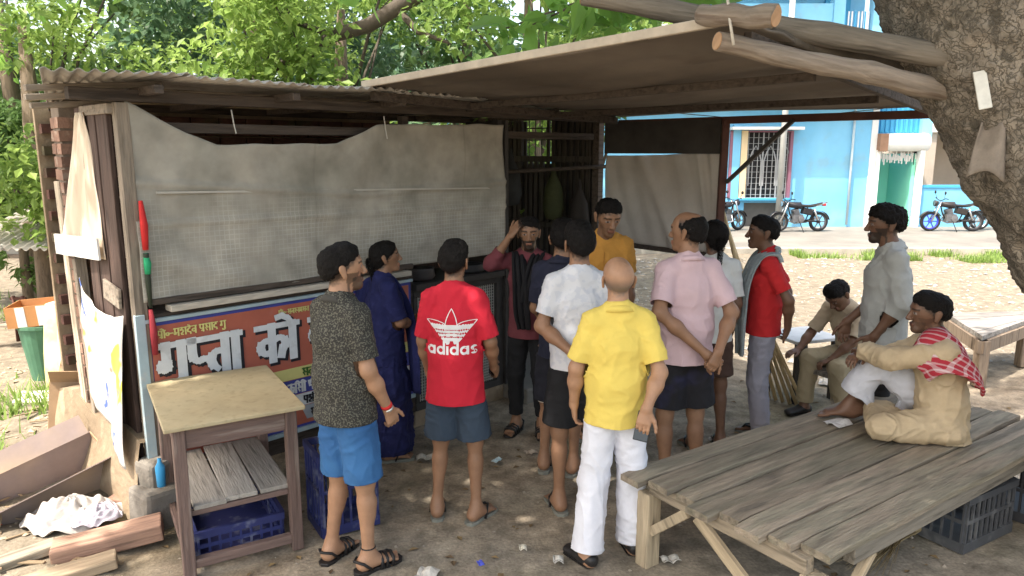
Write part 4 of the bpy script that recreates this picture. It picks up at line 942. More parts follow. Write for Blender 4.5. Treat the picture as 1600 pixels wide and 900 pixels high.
def strokes_mesh(name, lines, w_, x0, z0, h, y, ext=1.0, headline=True, wv=None):
    """letters laid along +x from (x0, z0) at height h, as slim raised bars 2 mm proud; each stroke a hair further out than the last so none share a plane"""
    mb = MB(); x = x0; k = 0
    def seg(a, b, w2):
        nonlocal k
        k += 1; a = Vector((a[0], 0, a[1])); b = Vector((b[0], 0, b[1])); d = (b - a)
        if d.length < 1e-5: return
        d.normalize(); a = a - d * w2 * .42; b = b + d * w2 * .42
        yy = y - .0006 * (k % 7) - .00003 * k
        nrm = Vector((d.z, 0, -d.x)) * w2 / 2
        vs = [a - nrm, b - nrm, b + nrm, a + nrm]
        mb.add([(v.x, yy, v.z) for v in vs] + [(v.x, yy + .003, v.z) for v in vs], [(0, 1, 2, 3), (7, 6, 5, 4), (0, 4, 5, 1), (1, 5, 6, 2), (2, 6, 7, 3), (3, 7, 4, 0)])
    def headl(a, b):
        if b - a > .2 * h: seg((a, z0 + h), (b, z0 + h), w_ * .8)
    hs = x
    for ch in lines:
        wd, st_ = DEV[ch]
        if ch in (' ', '०', '-'): headl(hs, x); hs = x + wd * h * ext
        for s_ in st_:
            for p, q in zip(s_[:-1], s_[1:]):
                vert = abs(q[1] - p[1]) > 2 * abs(q[0] - p[0])
                seg((x + p[0] * h * ext, z0 + p[1] * h), (x + q[0] * h * ext, z0 + q[1] * h), w_ * (1.25 if vert else .85))
        x += wd * h * ext
    headl(hs, x)
    return mb, x
sg = thing('shop_sign', 'red painted shop sign with large white Hindi lettering on the stall front', 'sign', S(.02, .02, 0), SHOP_ANG)
M_sred = mat('sign red', (.40, .115, .075), .55, .12, 5, spot=(.34, .15, .12), spotscale=6, spotamt=.4); M_sblue = mat('sign blue', (.05, .06, .27), .55, .15, 5); M_syel = mat('sign yellow', (.62, .58, .22), .55, .12, 6); M_swht = mat('sign white', (.62, .64, .66), .55, .1, 8, spot=(.42, .42, .42), spotscale=12, spotamt=.4)
M_sgrey = mat('sign grey', (.33, .35, .38), .6, .15, 5); M_sblk = mat('sign black', (.02, .02, .025), .6, .1, 5); M_pframe = mat('pale blue frame', (.36, .46, .50), .6, .15, 6, spot=(.5, .48, .44), spotscale=9)
def gp(name, m, x0, x1, z0, z1, y, sl=0):
    mb = MB(); mb.add([(x0, y, z0), (x1, y, z0), (x1, y, z1), (x0 - sl, y, z1), (x0, y + .004, z0), (x1, y + .004, z0), (x1, y + .004, z1), (x0 - sl, y + .004, z1)], [(0, 1, 2, 3), (7, 6, 5, 4), (0, 4, 5, 1), (1, 5, 6, 2), (2, 6, 7, 3), (3, 7, 4, 0)]); return mb.build(name, m, sg)
mb = MB(); mb.box((.985, .01, .745), (1.97, .02, .93)); mb.build('board', M_sblue, sg, bevel=.003)
mb = MB(); mb.box((.985, -.004, 1.215), (1.99, .03, .022)); mb.build('frame_rail', M_pframe, sg, bevel=.003); mb = MB(); mb.box((.985, -.004, .285), (1.99, .03, .03)); mb.build('frame_rail', M_pframe, sg, bevel=.003)
mb = MB(); mb.box((-.02, -.004, .66), (.055, .032, 1.2)); mb.build('frame_post', M_pframe, sg, bevel=.003)
gp('red_field', M_sred, .035, 1.945, .32, 1.18, -.0045)
gp('yellow_strip', M_syel, .80, 1.93, .655, .735, -.009, .03); gp('blue_strip', M_sblue, .86, 1.93, .545, .65, -.0092, .05); gp('white_strip', M_swht, .97, 1.93, .455, .54, -.0094, .04); gp('grey_strip', M_sgrey, 1.02, 1.93, .35, .45, -.0096, .04)
def text(name, chars, w_, x0, z0, h, m, y=-.013, ext=1.0):
    mb, x = strokes_mesh(name, chars, w_, x0, z0, h, y, ext); mb.build(name, m, sg); return x
text('lettering_shadow', ['ग', 'ु', 'प्', 'त', 'ा'], .058, .088, .812, .225, M_sblk, -.0075, 1.02)
text('lettering', ['ग', 'ु', 'प्', 'त', 'ा'], .046, .07, .828, .225, M_swht, -.016, 1.02)
text('lettering_shadow', ['क', 'ो', 'ल', 'ड'] if 'ड' in DEV else ['क', 'ो', ' ', 'ल'], .058, .70, .812, .225, M_sblk, -.0075, 1.15)
text('lettering', ['क', 'ो', ' ', 'ल'], .046, .682, .828, .225, M_swht, -.016, 1.15)
text('small_lettering', ['प्र', 'ो', '०', '-', 'म', 'ह', 'ा', 'द', 'े', 'व', ' ', 'प्र', 'स', 'ा', 'द', ' ', 'ग', 'ु'], .0075, .07, 1.105, .042, M_syel, -.012, 1.15)
text('small_lettering', ['म', 'ो', '०', '-', 'स', 'व', 'र', 'न', 'म', 'स', 'त'], .005, .85, 1.12, .03, M_syel, -.012, 1.1)
text('strip_lettering', ['स', 'त', 'य', 'न'] if 'य' in DEV else ['स', 'त', 'न', ' ', 'म', 'ह', 'ल'], .010, 1.0, .668, .05, mat('dark green ink', (.06, .13, .03), .6, .1, 5), -.014, 1.1)
text('strip_lettering', ['क', 'ि', 'स', 'ी', ' ', 'भ', 'ी', ' ', 'श', 'ु', 'भ', ' ', 'क', 'ा', 'म'], .012, .885, .562, .062, M_swht, -.0142, .95)
text('strip_lettering', ['य', 'ह'] if 'य' in DEV else ['प', 'ह', 'ा', 'ँ', ' ', 'म', 'ि', 'ल', 'त', 'ा'], .010, 1.0, .47, .05, M_sblk, -.0144, 1.0)
text('strip_lettering', ['स', 'भ', 'ी', ' ', 'र', 'व', 'ह'], .010, 1.05, .37, .048, M_sblk, -.0146, 1.0)

# ------------------------------------------------------------------ awning
aw = thing('awning', 'brown flat awning on an iron post stretching from the stall to the tree', 'awning', (0, 0, 0))
M_aw = mat('brown awning sheet', (.16, .132, .106), .85, .25, 1.6, .2, 14, col2=(.12, .097, .077), spot=(.09, .07, .052), spotscale=2.2)
cA, cB, cC, cD = Vector((-.99, 5.05, 2.61)), Vector((.95, 3.18, 2.72)), Vector((2.98, 5.28, 2.51)), Vector((1.02, 7.14, 2.52))
def aw_fn(u, v):
    p = (cA * (1 - u) + cB * u) * (1 - v) + (cD * (1 - u) + cC * u) * v
    return (p.x, p.y, p.z - .05 * math.sin(math.pi * u) * math.sin(math.pi * v) + .006 * math.sin(v * 60) + .01 * math.sin(7 * u + 5 * v))
mb = MB(); mb.sheet(aw_fn, 40, 60); mb.build('awning_sheet', M_aw, aw, smooth=True, solid=-.012)
M_edge = mat('frayed awning edge', (.46, .39, .31), .85, .2, 9)
mb = MB(); mb.bar(cA + Vector((0, 0, .018)), cB + Vector((0, 0, .018)), .03, .045); mb.build('edge_strip', M_edge, aw, bevel=.006)
M_iron = mat('rusty brown iron', (.10, .045, .035), .7, .3, 6, .2, 30, .2)
mb = MB(); mb.bar((1.79, 6.38, 0), (1.81, 6.38, 2.45), .06, .06); mb.build('post', M_iron, aw, bevel=.005)
mb = MB(); mb.bar(cD + Vector((0, 0, -.07)), cC + Vector((0, 0, -.06)), .06, .06); mb.build('beam', M_iron, aw, bevel=.004)
mb = MB(); mb.bar(cA + Vector((.05, .05, -.05)), cD + Vector((-.05, -.1, -.05)), .05, .06); mb.build('beam', M_beam, aw, bevel=.004)
mb = MB(); mb.bar(cB + Vector((.05, .09, -.05)), cC + Vector((-.1, -.1, -.05)), .04, .05); mb.build('beam', M_beam, aw, bevel=.004)
mb = MB(); mb.bar((1.83, 6.34, 1.93), (2.21, 5.93, 2.43), .03, .03); mb.build('strut', M_sooty, aw)
for t_ in (.33, .66):
    mb = MB(); a_ = cA.lerp(cD, t_); b_ = cB.lerp(cC, t_); mb.bar(a_ + Vector((0, 0, -.055)), a_.lerp(b_, .97) + Vector((0, 0, -.075)), .04, .045); mb.build('cross_beam', M_beam, aw, bevel=.004)
# pale cloth hung on the far side of the awning
def cloth_fn(u, v):
    p = S(4.36, .12 + 1.2 * u, 0); top = 2.15 + .05 * u; bot = 1.34 - .03 * u
    off = .04 * math.sin(3 * u + 2.5 * v) + .03 * math.exp(-((u - .32 - .35 * (1 - v)) / .05) ** 2) + .025 * math.exp(-((u - .80 - .15 * (1 - v)) / .025) ** 2) + .02 * math.exp(-((u - .9 - .08 * (1 - v)) / .02) ** 2) + .006 * math.sin(40 * u + 9 * v)
    return (p.x - .694 * off, p.y - .72 * off, bot + (top - bot) * v - .05 * math.sin(math.pi * u) * v * .3)
mb = MB(); mb.sheet(cloth_fn, 90, 40); tag(mb.build('hanging_cloth', mat('pale grey cloth', (.50, .46, .42), .85, .12, 3, .2, 40, col2=(.44, .39, .345)), None, smooth=True, solid=.003), 'pale creased cloth screen hung beside the iron awning post', 'cloth')
mb = MB(); p0 = S(4.37, .1, 1.31); p1 = S(4.37, 1.33, 1.29); mb.bar(p0, p1, .05, .05); tag(mb.build('screen_rail', M_beam), 'dark wooden rail along the bottom of the pale cloth screen', 'rail')
mb = MB(); mb.sheet(lambda u, v: tuple(S(4.55 + .05 * math.sin(9 * u), .1 + 1.2 * u, 1.05 + .9 * v + .02 * math.sin(6 * u))) if False else tuple(S(4.33, .1 + 1.22 * u, 2.17 + .29 * v)), 4, 2); tag(mb.build('gap_shade_strip', M_sooty, None, solid=.01), 'dark strip added to stand for the shaded gap above the pale cloth', 'screen')  # dark strip added in place of the deep shade above the cloth
sk_m = wood('bamboo stick', (.50, .37, .2), 'z', .2)
for k in range(6):
    mb = MB(); mb.tube([(2.32 + k * .045, 6.35 - .05 * k, 0), (1.83 + k * .03, 6.47 + .01 * k, 1.75 - .09 * k)], [.018, .014], 7)
    tag(mb.build('bamboo_stick', sk_m, smooth=True), ['longest tan bamboo stick, nearest the iron post', 'second tan bamboo stick from the iron post', 'third tan bamboo stick from the iron post', 'fourth tan bamboo stick from the iron post', 'fifth tan bamboo stick from the iron post', 'shortest tan bamboo stick, farthest from the iron post'][k], 'stick', 'bamboo sticks leaning on the awning post')
# poles and log lying from awning to tree
M_pole = wood('peeled log', (.235, .19, .15), 'x', .35, .9, (.12, .08, .06)); M_pole2 = wood('grey log', (.165, .14, .112), 'x', .35, .9)
M_cut = mat('cut log end', (.42, .25, .14), .8, .25, 14)
def log(a, b, r0, r1, label, m, name='log', cut=True):
    a, b = Vector(a), Vector(b); L = (b - a).length; q = (b - a).to_track_quat('X', 'Z').to_euler()
    mb = MB(); mb.tube([(L * k / 40, .007 * math.sin(k * .4) * min(1, L), .005 * math.sin(k * .3 + 1)) for k in range(41)], [(r0 + (r1 - r0) * k / 40) * (1 + .04 * math.sin(k * .8 * min(1, L)) + .06 * (L > 1) * math.exp(-((k % 17) - 8) ** 2 / 3.0) + rnd.uniform(-.02, .02)) for k in range(41)], 16)
    nv = [Vector(v) for v in mb.v]; dn = fbm(np.array([(v.x * 5, v.y * 30, v.z * 30) for v in nv]), 3, 6) * .022
    mb.v = [(v.x, v.y * (1 + q), v.z * (1 + q)) for v, q in zip(nv, dn)]
    o = mb.build(name, m, smooth=True, loc=a, rot=q); tag(o, label, 'log')
    if cut:
        mb = MB(); mb.tube([(-.004, 0, .005 * math.sin(1)), (.0005, 0, .005 * math.sin(1))], r0 * .9, 14); mb.build('cut_end', M_cut, o); 
    return o
log((.86, 3.22, 2.645), (2.02, 3.50, 2.47), .040, .052, 'thick peeled log running from the awning corner to the tree trunk', M_pole)
log((.35, 3.85, 2.95), (2.1, 3.35, 2.58), .047, .056, 'long grey log lying higher behind, sloping down into the tree fork', M_pole2)
o = log((1.035, 3.04, 2.715), (.80, 3.28, 2.765), .046, .043, 'short thick log with orange sawn end on the awning corner', M_pole)
log((1.2, 3.55, 2.72), (2.1, 3.7, 2.56), .03, .035, 'thin dark branch wedged between the two long logs', M_barkdark, cut=False)
mb = MB(); mb.tube([(.86, 3.3, 3.3), (.872, 3.22, 2.95), (.885, 3.14, 2.72), (.90, 3.12, 2.62)], .006, 6); tag(mb.build('rope', mat('rope', (.5, .45, .38), .9, .2, 30), smooth=True), 'pale rope hanging down onto the awning corner', 'rope')
for (a, z, L, lb) in ((.62, 2.44, .14, 'short white string dangling from the eave over the left of the tarpaulin'), (1.75, 2.44, .16, 'white string dangling from the eave over the middle of the tarpaulin')):
    p = S(a, .07, 0); mb = MB(); mb.tube([(p.x, p.y, z), (p.x + .01, p.y, z - L * .6), (p.x + .02, p.y, z - L)], .004, 5); tag(mb.build('string', M_wpap), lb, 'string')

# ------------------------------------------------------------------ tall table on the left
TA = math.atan2(.515, .857)
tb = thing('wooden_table', 'tall brown table with worn yellow top standing before the shop sign', 'table', (-1.70, 3.48, 0), TA)
M_yel = mat('worn yellow laminate', (.48, .40, .25), .6, .2, 4, .1, 30, col2=(.41, .33, .2), spot=(.25, .19, .11), spotscale=26, spotamt=.3)
M_tleg = wood('brown painted leg', (.15, .10, .085), 'z', .3, .7, (.25, .2, .17)); M_tlegx = wood('brown painted rail', (.15, .10, .085), 'x', .3, .7, (.25, .2, .17))
def tbx(name, m, c, s, bev=.004, rot=None, par=tb): mb = MB(); mb.box((0, 0, 0), s); return mb.build(name, m, par, bevel=bev, loc=c, rot=rot)
tbx('tabletop', M_yel, (.31, .41, .835), (.70, .90, .022), .005)
for x, y in ((.03, .03), (.59, .03), (.03, .79), (.59, .79)): tbx('leg', M_tleg, (x, y, .41), (.062, .062, .824), .006)
tbx('apron', M_tlegx, (.31, .028, .765), (.50, .03, .115)); tbx('apron', M_tlegx, (.31, .792, .765), (.50, .03, .115))
tbx('side_apron', M_tleg, (.028, .41, .765), (.03, .70, .115)); tbx('side_apron', M_tleg, (.592, .41, .765), (.03, .70, .115))
tbx('stretcher', M_tlegx, (.31, .03, .07), (.50, .045, .05)); tbx('stretcher', wood('rail y', (.15, .10, .085), 'y'), (.03, .41, .12), (.04, .70, .045))
M_gplank = wood('grey shelf plank', (.33, .30, .265), 'y', .22, .85)
for k in range(3): tbx('shelf_plank', M_gplank, (.15 + k * .17, .42 + .01 * k, .375 + .004 * (k % 2)), (.162, .80, .025), .004, (0, 0, R([.8, -.6, .5][k])))
tbx('shelf_bearer', M_tlegx, (.31, .045, .345), (.50, .03, .03)); tbx('shelf_bearer', M_tlegx, (.31, .78, .345), (.50, .03, .03))
# crates
def crate(x, y, z, w_, d, h, rz, label, m, group, rx=0):
    t = thing('plastic_crate', label, 'crate', (x, y, z), rz, group)
    if rx: t.rotation_euler = (rx, 0, rz)
    mb = MB(); mb.box((0, 0, .01), (w_ - .02, d - .02, .016)); mb.build('base', m, t)
    for (cx, cy, L, ax) in ((0, -d / 2, w_, 0), (0, d / 2, w_, 0), (-w_ / 2, 0, d, 1), (w_ / 2, 0, d, 1)):
        mb = MB()
        def pc(u, zz, su, sz, th=.014):
            c = (cx + u, cy, zz) if ax == 0 else (cx, cy + u, zz); s = (su, th, sz) if ax == 0 else (th, su, sz); mb.box(c, s)
        off = 0 if ax == 0 else .001
        pc(0, h - .02, L + (.014 if ax == 0 else -.016), .04, .024 + off); pc(0, .03, L + (.008 if ax == 0 else -.018), .06, .016 + off); pc(0, h * .55, L - .02, .022, .013)
        nb = max(4, int(L / .055))
        for k in range(nb + 1): pc(-L / 2 + .012 + (L - .024) * k / nb, h / 2, .012, h - .05, .0125)
        mb.build('side_wall', m, t)
    return t
M_bcr = mat('blue crate plastic', (.028, .034, .12), .5, .2, 8, spot=(.25, .26, .3), spotscale=10, spotamt=.4); M_gcr = mat('dark grey crate plastic', (.075, .078, .085), .55, .25, 8, spot=(.16, .16, .16), spotscale=9, spotamt=.5)
cx_ = lambda u, v: (-1.70 + .857 * u - .515 * v, 3.48 + .515 * u + .857 * v)
crate(*cx_(.31, .42), 0, .46, .6, .19, TA, 'shallow dusty blue crate on the ground beneath the yellow topped table', M_bcr, 'plastic crates')
crate(-1.02, 4.12, 0, .34, .3, .50, TA, 'tall blue crate standing behind the right table leg', M_bcr, 'plastic crates')
crate(2.62, 4.02, 0, .5, .36, .33, R(30), 'grey black crate under the plank platform beside the twig broom', M_gcr, 'plastic crates')
crate(3.22, 4.3, 0, .5, .36, .36, R(36), 'black crate under the far right end of the plank platform', mat('black crate plastic', (.04, .04, .043), .5, .2, 8), 'plastic crates')
mb = MB(); mb.lathe([(.001, -.10), (.024, -.09), (.027, .03), (.011, .06), (.011, .08), (.001, .08)], (-2.05, 4.02, .36), 12); tag(mb.build('water_bottle', mat('blue plastic', (.05, .32, .62), .3, .05, 5), smooth=True), 'bright blue bottle behind the left table leg', 'bottle')
# ------------------------------------------------------------------ plank platform in front on the right
BA = math.atan2(.566, .824)
pf = thing('plank_platform', 'large low platform of weathered grey green planks at the front right', 'platform', (1.25, 2.78, 0), BA)
M_plank = mat('weathered plank', (.29, .235, .175), .9, .4, 3.0, .9, 12, 0, (1.0, 9, 9), col2=(.235, .205, .15), spot=(.12, .10, .08), spotscale=2.2, spotamt=.55, rand=.2)
M_plank_edge = wood('platform rail', (.20, .175, .14), 'x', .3, .9); M_plank_y = wood('platform end rail', (.27, .22, .16), 'y', .3, .9); M_plank_leg = wood('platform leg', (.36, .29, .2), 'z', .3, .9)
rp = random.Random(3); y0 = -.02
for k in range(8):
    wd = [.15, .13, .145, .12, .15, .13, .14, .14][k]; L0 = [.10, .02, .0, .03, -.03, .02, -.02, -.06][k]; L1 = 2.55 + rp.uniform(-.06, .06)
    mb = MB(); nx = 26; g = .006; vs = []; fs = []
    for i in range(nx + 1):
        x = L0 + (L1 - L0) * i / nx; dz = .006 * math.sin(x * 2.1 + k) + (-.012 if i == 0 else 0) * rp.random(); e0 = .004 * math.sin(x * 7 + k * 2); e1 = .004 * math.sin(x * 6 + k * 2 + 1)
        xr = x + (rp.uniform(-.02, .02) if i in (0, nx) else 0)
        vs += [(xr, y0 + g + e0, -.034 + dz), (xr, y0 + wd - g + e1, -.034 + dz), (xr, y0 + wd - g + e1, dz - .004), (xr, y0 + wd - g - .004 + e1, dz), (xr, y0 + wd / 2, dz + .002), (xr, y0 + g + .004 + e0, dz), (xr, y0 + g + e0, dz - .004)]
        if i:
            b_ = 7 * i
            for q in range(7): fs.append((b_ - 7 + q, b_ - 7 + (q + 1) % 7, b_ + (q + 1) % 7, b_ + q))
    fs.append(tuple(range(6, -1, -1))); fs.append(tuple(7 * nx + q for q in range(7)))
    mb.add(vs, fs); mb.build('plank', M_plank, pf, loc=(0, 0, .525 + rp.uniform(-.004, .004)), rot=(R(rp.uniform(-1, 1)), 0, R(rp.uniform(-.25, .25)))); y0 += wd
def pfx(name, m, c, s, bev=.006, rot=None): mb = MB(); mb.box((0, 0, 0), s); return mb.build(name, m, pf, bevel=bev, loc=c, rot=rot)
pfx('side_rail', M_plank_edge, (1.36, .03, .445), (2.1, .055, .085)); pfx('side_rail', M_plank_edge, (1.28, 1.03, .445), (2.4, .055, .085))
pfx('end_rail', M_plank_y, (.075, .53, .45), (.06, .93, .075)); pfx('end_rail', M_plank_y, (2.44, .53, .45), (.06, .93, .075)); pfx('cross_rail', M_plank_y, (1.2, .53, .45), (.06, .93, .075))
for x, y, w2 in ((.075, 1.02, .1), (.09, .05, .1), (2.44, .05, .09), (2.44, 1.0, .09)): pfx('leg', M_plank_leg, (x, y, .20 + (.012 if w2 < .1 else 0)), (w2, w2 * .9, .43), .01)
def pbar(name, a, b, w2, t2, m): mb = MB(); a, b = Vector(a), Vector(b); L = (b - a).length; mb.box((0, 0, 0), (L, w2, t2)); mb.build(name, m, pf, bevel=.004, loc=(a + b) / 2, rot=(b - a).to_track_quat('X', 'Z').to_euler())
M_br = wood('pale brace', (.42, .33, .22), 'x', .25)
pbar('brace', (.04, .66, .43), (.05, .10, .06), .03, .06, M_br); pbar('brace', (.50, .03, .40), (.13, .02, .08), .045, .03, M_br)
pbar('brace', (.06, .74, .41), (.06, .98, .20), .03, .05, M_plank_leg)
# twig broom on the ground
bm_ = np.random.default_rng(8); mb = MB()
for k in range(90):
    a = bm_.normal(0, .10); L = bm_.uniform(.5, .8); e = (L * math.cos(a), L * math.sin(a), .03 + abs(bm_.normal(0, .05)))
    mb.tube([(0, bm_.normal(0, .012), .04), (L * .5 * math.cos(a * .6), L * .5 * math.sin(a * .6), .06 + abs(bm_.normal(0, .02))), e], [.003, .0025, .0012], 3, False)
mb.tube([(-.05, 0, .04), (.06, 0, .045)], .028, 10); tag(mb.build('twig_broom', wood('straw twigs', (.34, .26, .14), 'x', .3), loc=(2.35, 3.95, 0), rot=(0, 0, R(218))), 'straw coloured twig broom lying under the plank platform', 'broom')
# ------------------------------------------------------------------ junk on the sunny left bank
def gzf(x, y): return float(gz(np.array([x]), np.array([y]))[0])
bn = thing('litter_bin', 'green tapering bin with an open carton on top, left of the stall', 'bin', (-4.55, 6.95, gzf(-4.55, 6.95)))
mb = MB(); mb.lathe([(.001, .0), (.14, .0), (.21, .52), (.225, .52), (.225, .55), (.2, .55), (.19, .5), (.13, .04), (.001, .04)], (0, 0, 0), 24); mb.build('tub', mat('dull green plastic', (.08, .19, .12), .6, .2, 5), bn, smooth=False)
M_card = mat('brown cardboard', (.36, .245, .15), .85, .15, 3, .15, 30); M_cardin = mat('purple grey printed cardboard', (.27, .215, .205), .8, .2, 3, col2=(.32, .24, .17))
def openbox(name, label, loc, rot, w_, d, h, m_out, m_face=None, flap=.0, m_in=None):
    t = thing(name, label, 'carton', loc, 0, 'cardboard cartons'); t.rotation_euler = rot
    for nm, c, s, m in (('base', (0, 0, .004), (w_, d, .007), m_out), ('side', (0, -d / 2, h / 2), (w_, .007, h), m_face or m_out), ('side', (0, d / 2, h / 2), (w_, .007, h), m_in or m_out), ('end', (-w_ / 2, 0, h / 2), (.0072, d - .008, h), m_out), ('end', (w_ / 2, 0, h / 2), (.0072, d - .008, h), m_out)):
        mb = MB(); mb.box(c, s); mb.build(nm, m, t)
    if flap:
        for s in (-1, 1): mb = MB(); mb.box((0, 0, 0), (w_ * .98, .006, flap)); mb.build('flap', m_in or m_out, t, loc=(0, s * (d / 2 + flap * .35), h + flap * .3), rot=(s * -R(50), 0, 0))
    return t
o = openbox('open_carton', 'orange and white striped carton sitting on the green bin', (-4.55, 6.95, gzf(-4.55, 6.95) + .56), (R(2), R(-4), R(12)), .46, .36, .2, mat('orange print carton', (.45, .22, .09), .8, .12, 5))
for x in (-.10, .08): mb = MB(); mb.box((x, -.1845, .1), (.08, .003, .19)); mb.build('white_stripe', M_swht, o)
for x in (-4.55,):
    pass
for k, (x, y, rz, lb, m) in enumerate([(-4.15, 6.62, 20, 'yellow printed sack leaning left of the tall board by the stall', mat('yellow sack', (.56, .50, .22), .8, .12, 6, col2=(.66, .64, .52))), (-3.93, 6.5, 26, 'cream yellow sack leaning against the pale post', mat('cream sack', (.62, .55, .33), .8, .12, 6))]):
    t = thing('sack', lb, 'sack', (x, y, gzf(x, y)), R(rz), 'sacks leaning by the stall')
    mb = MB(); mb.sheet(lambda u, v: ((u - .5) * .34, .30 * v - .05 * math.sin(math.pi * u) * math.sin(math.pi * v), .74 * v + .02 * math.sin(5 * u)), 12, 16); mb.build('bag', m, t, smooth=True, solid=-.06)
    if k == 0: mb = MB(); mb.sheet(lambda u, v: ((u - .5) * .24, .30 * (.25 + .5 * v) - .058 - .05 * math.sin(math.pi * (.15 + .7 * u)) * math.sin(math.pi * (.25 + .5 * v)), .74 * (.25 + .5 * v)), 8, 8); mb.build('printed_label', M_swht, t, smooth=True)
for k, (x, y, tilt, lb) in enumerate([(-3.7, 6.25, 14, 'narrow brown board leaning against the stall side'), (-3.55, 6.05, -10, 'pale plank leaning on the stall side by the sacks')]):
    mb = MB(); mb.box((0, 0, .42), (.12, .02, .86)); o = mb.build('leaning_board', M_brown if k == 0 else M_pale, loc=(x, y, gzf(x, y)), rot=(R(-8), R(tilt), R(35)), bevel=.004); tag(o, lb, 'board', 'boards leaning on the stall')
mb = MB(); mb.box((0, 0, .03), (.42, .26, .03)); tag(mb.build('white_slab', mat('white slab', (.68, .66, .6), .8, .12, 4), loc=(-4.2, 6.3, gzf(-4.2, 6.3)), rot=(R(5), R(4), R(15)), bevel=.005), 'white flat slab lying on the grass by the sacks', 'slab')
openbox('carton', 'upright brown carton at the foot of the stall side', (-3.33, 5.35, gzf(-3.33, 5.35) - .02), (R(-6), R(6), R(22)), .36, .30, .48, M_card, None, .16)
o = openbox('long_carton', 'long tilted carton with purple grey side at the lower left corner', (-3.05, 4.32, gzf(-3.0, 4.3) - .06), (R(14), R(-14), R(46)), 1.0, .36, .27, M_card, M_cardin, .14, M_cardin)
mb = MB(); mb.prism([(-.04, 0), (.05, .01), (.06, .08), (.0, .10), (-.05, .06)], 0, .002, Matrix.Translation((-.22, -.187, .12)) @ Matrix.Rotation(R(90), 4, 'X')); mb.build('printed_mark', mat('red orange print', (.62, .10, .05), .7, .1, 5), o)
# heap of cloth
g_ = np.random.default_rng(4); 
def heap(u, v):
    a = 2 * math.pi * u; r_ = v; n_ = .5 + .5 * math.sin(3 * a + 7 * r_) * math.cos(2 * a - 5 * r_)
    return (.25 * r_ * math.cos(a) * (1 + .18 * math.sin(3 * a)), .20 * r_ * math.sin(a) * (1 + .2 * math.cos(2 * a + 1)), (1 - r_ ** 2) * (.10 + .05 * n_) + .022 * math.sin(11 * a + 9 * r_) * r_ * (1 - .5 * r_) + .012 + .014 * math.sin(23 * r_ + 5 * a))
mb = MB(); mb.sheet(heap, 90, 26); tag(mb.build('cloth_heap', mat('dirty white cloth', (.43, .40, .375), .9, .18, 7, .2, 50, spot=(.20, .18, .2), spotscale=16), smooth=True, loc=(-2.62, 4.05, gzf(-2.62, 4.05) + .01), rot=(0, 0, R(25))), 'heap of dirty white cloth on the rubble by the corner block', 'cloth')
mb = MB(); mb.sheet(lambda u, v: tuple(q * .55 for q in heap(u, v)), 60, 18); tag(mb.build('cloth_bundle', mat('lilac striped cloth', (.50, .46, .52), .9, .15, 12, spot=(.12, .11, .14), spotscale=22), smooth=True, loc=(-2.44, 4.02, gzf(-2.44, 4.02) + .05), rot=(R(6), 0, R(70))), 'small lilac grey bundle on top of the cloth heap', 'cloth')
for k, (x, y, L, w2, h, rz, lb) in enumerate([(-2.25, 3.78, .55, .16, .10, 24, 'thick reddish plank at the stall corner below the cloth heap'), (-2.34, 3.5, .5, .12, .06, 28, 'split wooden plank in front of the thick reddish one'), (-2.75, 3.55, .6, .10, .05, 38, 'grey old board lying on the rubble at the bottom left'), (-3.2, 3.85, .5, .12, .045, 30, 'pale board under the long carton')]):
    mb = MB(); mb.box((0, 0, 0), (L, w2, h)); tag(mb.build('loose_plank', wood('loose plank %d' % k, [(.36, .22, .16), (.33, .25, .17), (.3, .26, .2), (.45, .36, .25)][k], 'x', .3), loc=(x, y, gzf(x, y) + h * .5), rot=(R(3), R(-5), R(rz)), bevel=.008), lb, 'plank', 'loose planks on the bank')
for k, (x, y, sz, lb) in enumerate([(-2.86, 4.42, .17, 'broken red brick lying between the long carton and the cloth heap'), (-2.45, 4.3, .15, 'broken red brick against the mud plinth behind the cloth heap'), (-2.98, 3.72, .19, 'broken red brick half sunk in the rubble at the bottom left'), (-3.55, 5.75, .16, 'broken red brick by the foot of the leaning boards')]):
    mb = MB(); mb.box((0, 0, 0), (sz, .09, .06)); o = mb.build('broken_brick', M_brick, loc=(x, y, gzf(x, y) + .02), rot=(rnd.uniform(-.3, .3), rnd.uniform(-.3, .3), rnd.uniform(0, 3)), bevel=.01); tag(o, lb, 'brick', 'broken bricks in the rubble')
# little twin posts on the far bank
tpz = thing('iron_stand', 'small rusty two legged iron stand behind the green bin', 'stand', (-5.75, 8.4, gzf(-5.75, 8.4)))
for x in (-.06, .06): mb = MB(); mb.tube([(x, 0, 0), (x * .9, 0, .55)], .02, 8); mb.build('leg', M_iron, tpz, smooth=True)
for z in (.2, .38, .52): mb = MB(); mb.bar((-.09, 0, z), (.09, 0, z), .03, .03); mb.build('rung', M_iron, tpz)
# things on the mesh counter
for k, (a, y, z, r_, h, c, lb) in enumerate([(1.75, .1, 1.255, .05, .14, (.03, .03, .03), 'black jar on the stall counter behind the woman'), (2.2, .1, 1.175, .11, .10, (.05, .045, .045), 'black dented pot on the wire mesh counter'), (2.75, .12, 1.175, .13, .07, (.04, .04, .042), 'flat black pan at the right end of the mesh counter'), (1.9, .02, 1.255, .045, .09, (.3, .2, .14), 'tan clay cup on the counter edge')]):
    mb = MB(); mb.lathe([(.001, 0), (r_ * .8, 0), (r_, h * .35), (r_ * .9, h * .85), (r_ * .95, h), (r_ * .8, h), (r_ * .75, h * .6), (.001, h * .5)], (a, y, z), 18); tag(stall_obj(mb.build(['jar', 'cooking_pot', 'frying_pan', 'clay_cup'][k], mat('pot %d' % k, c, .5, .2, 8), None, smooth=True)), lb, ['jar', 'pot', 'pan', 'cup'][k])
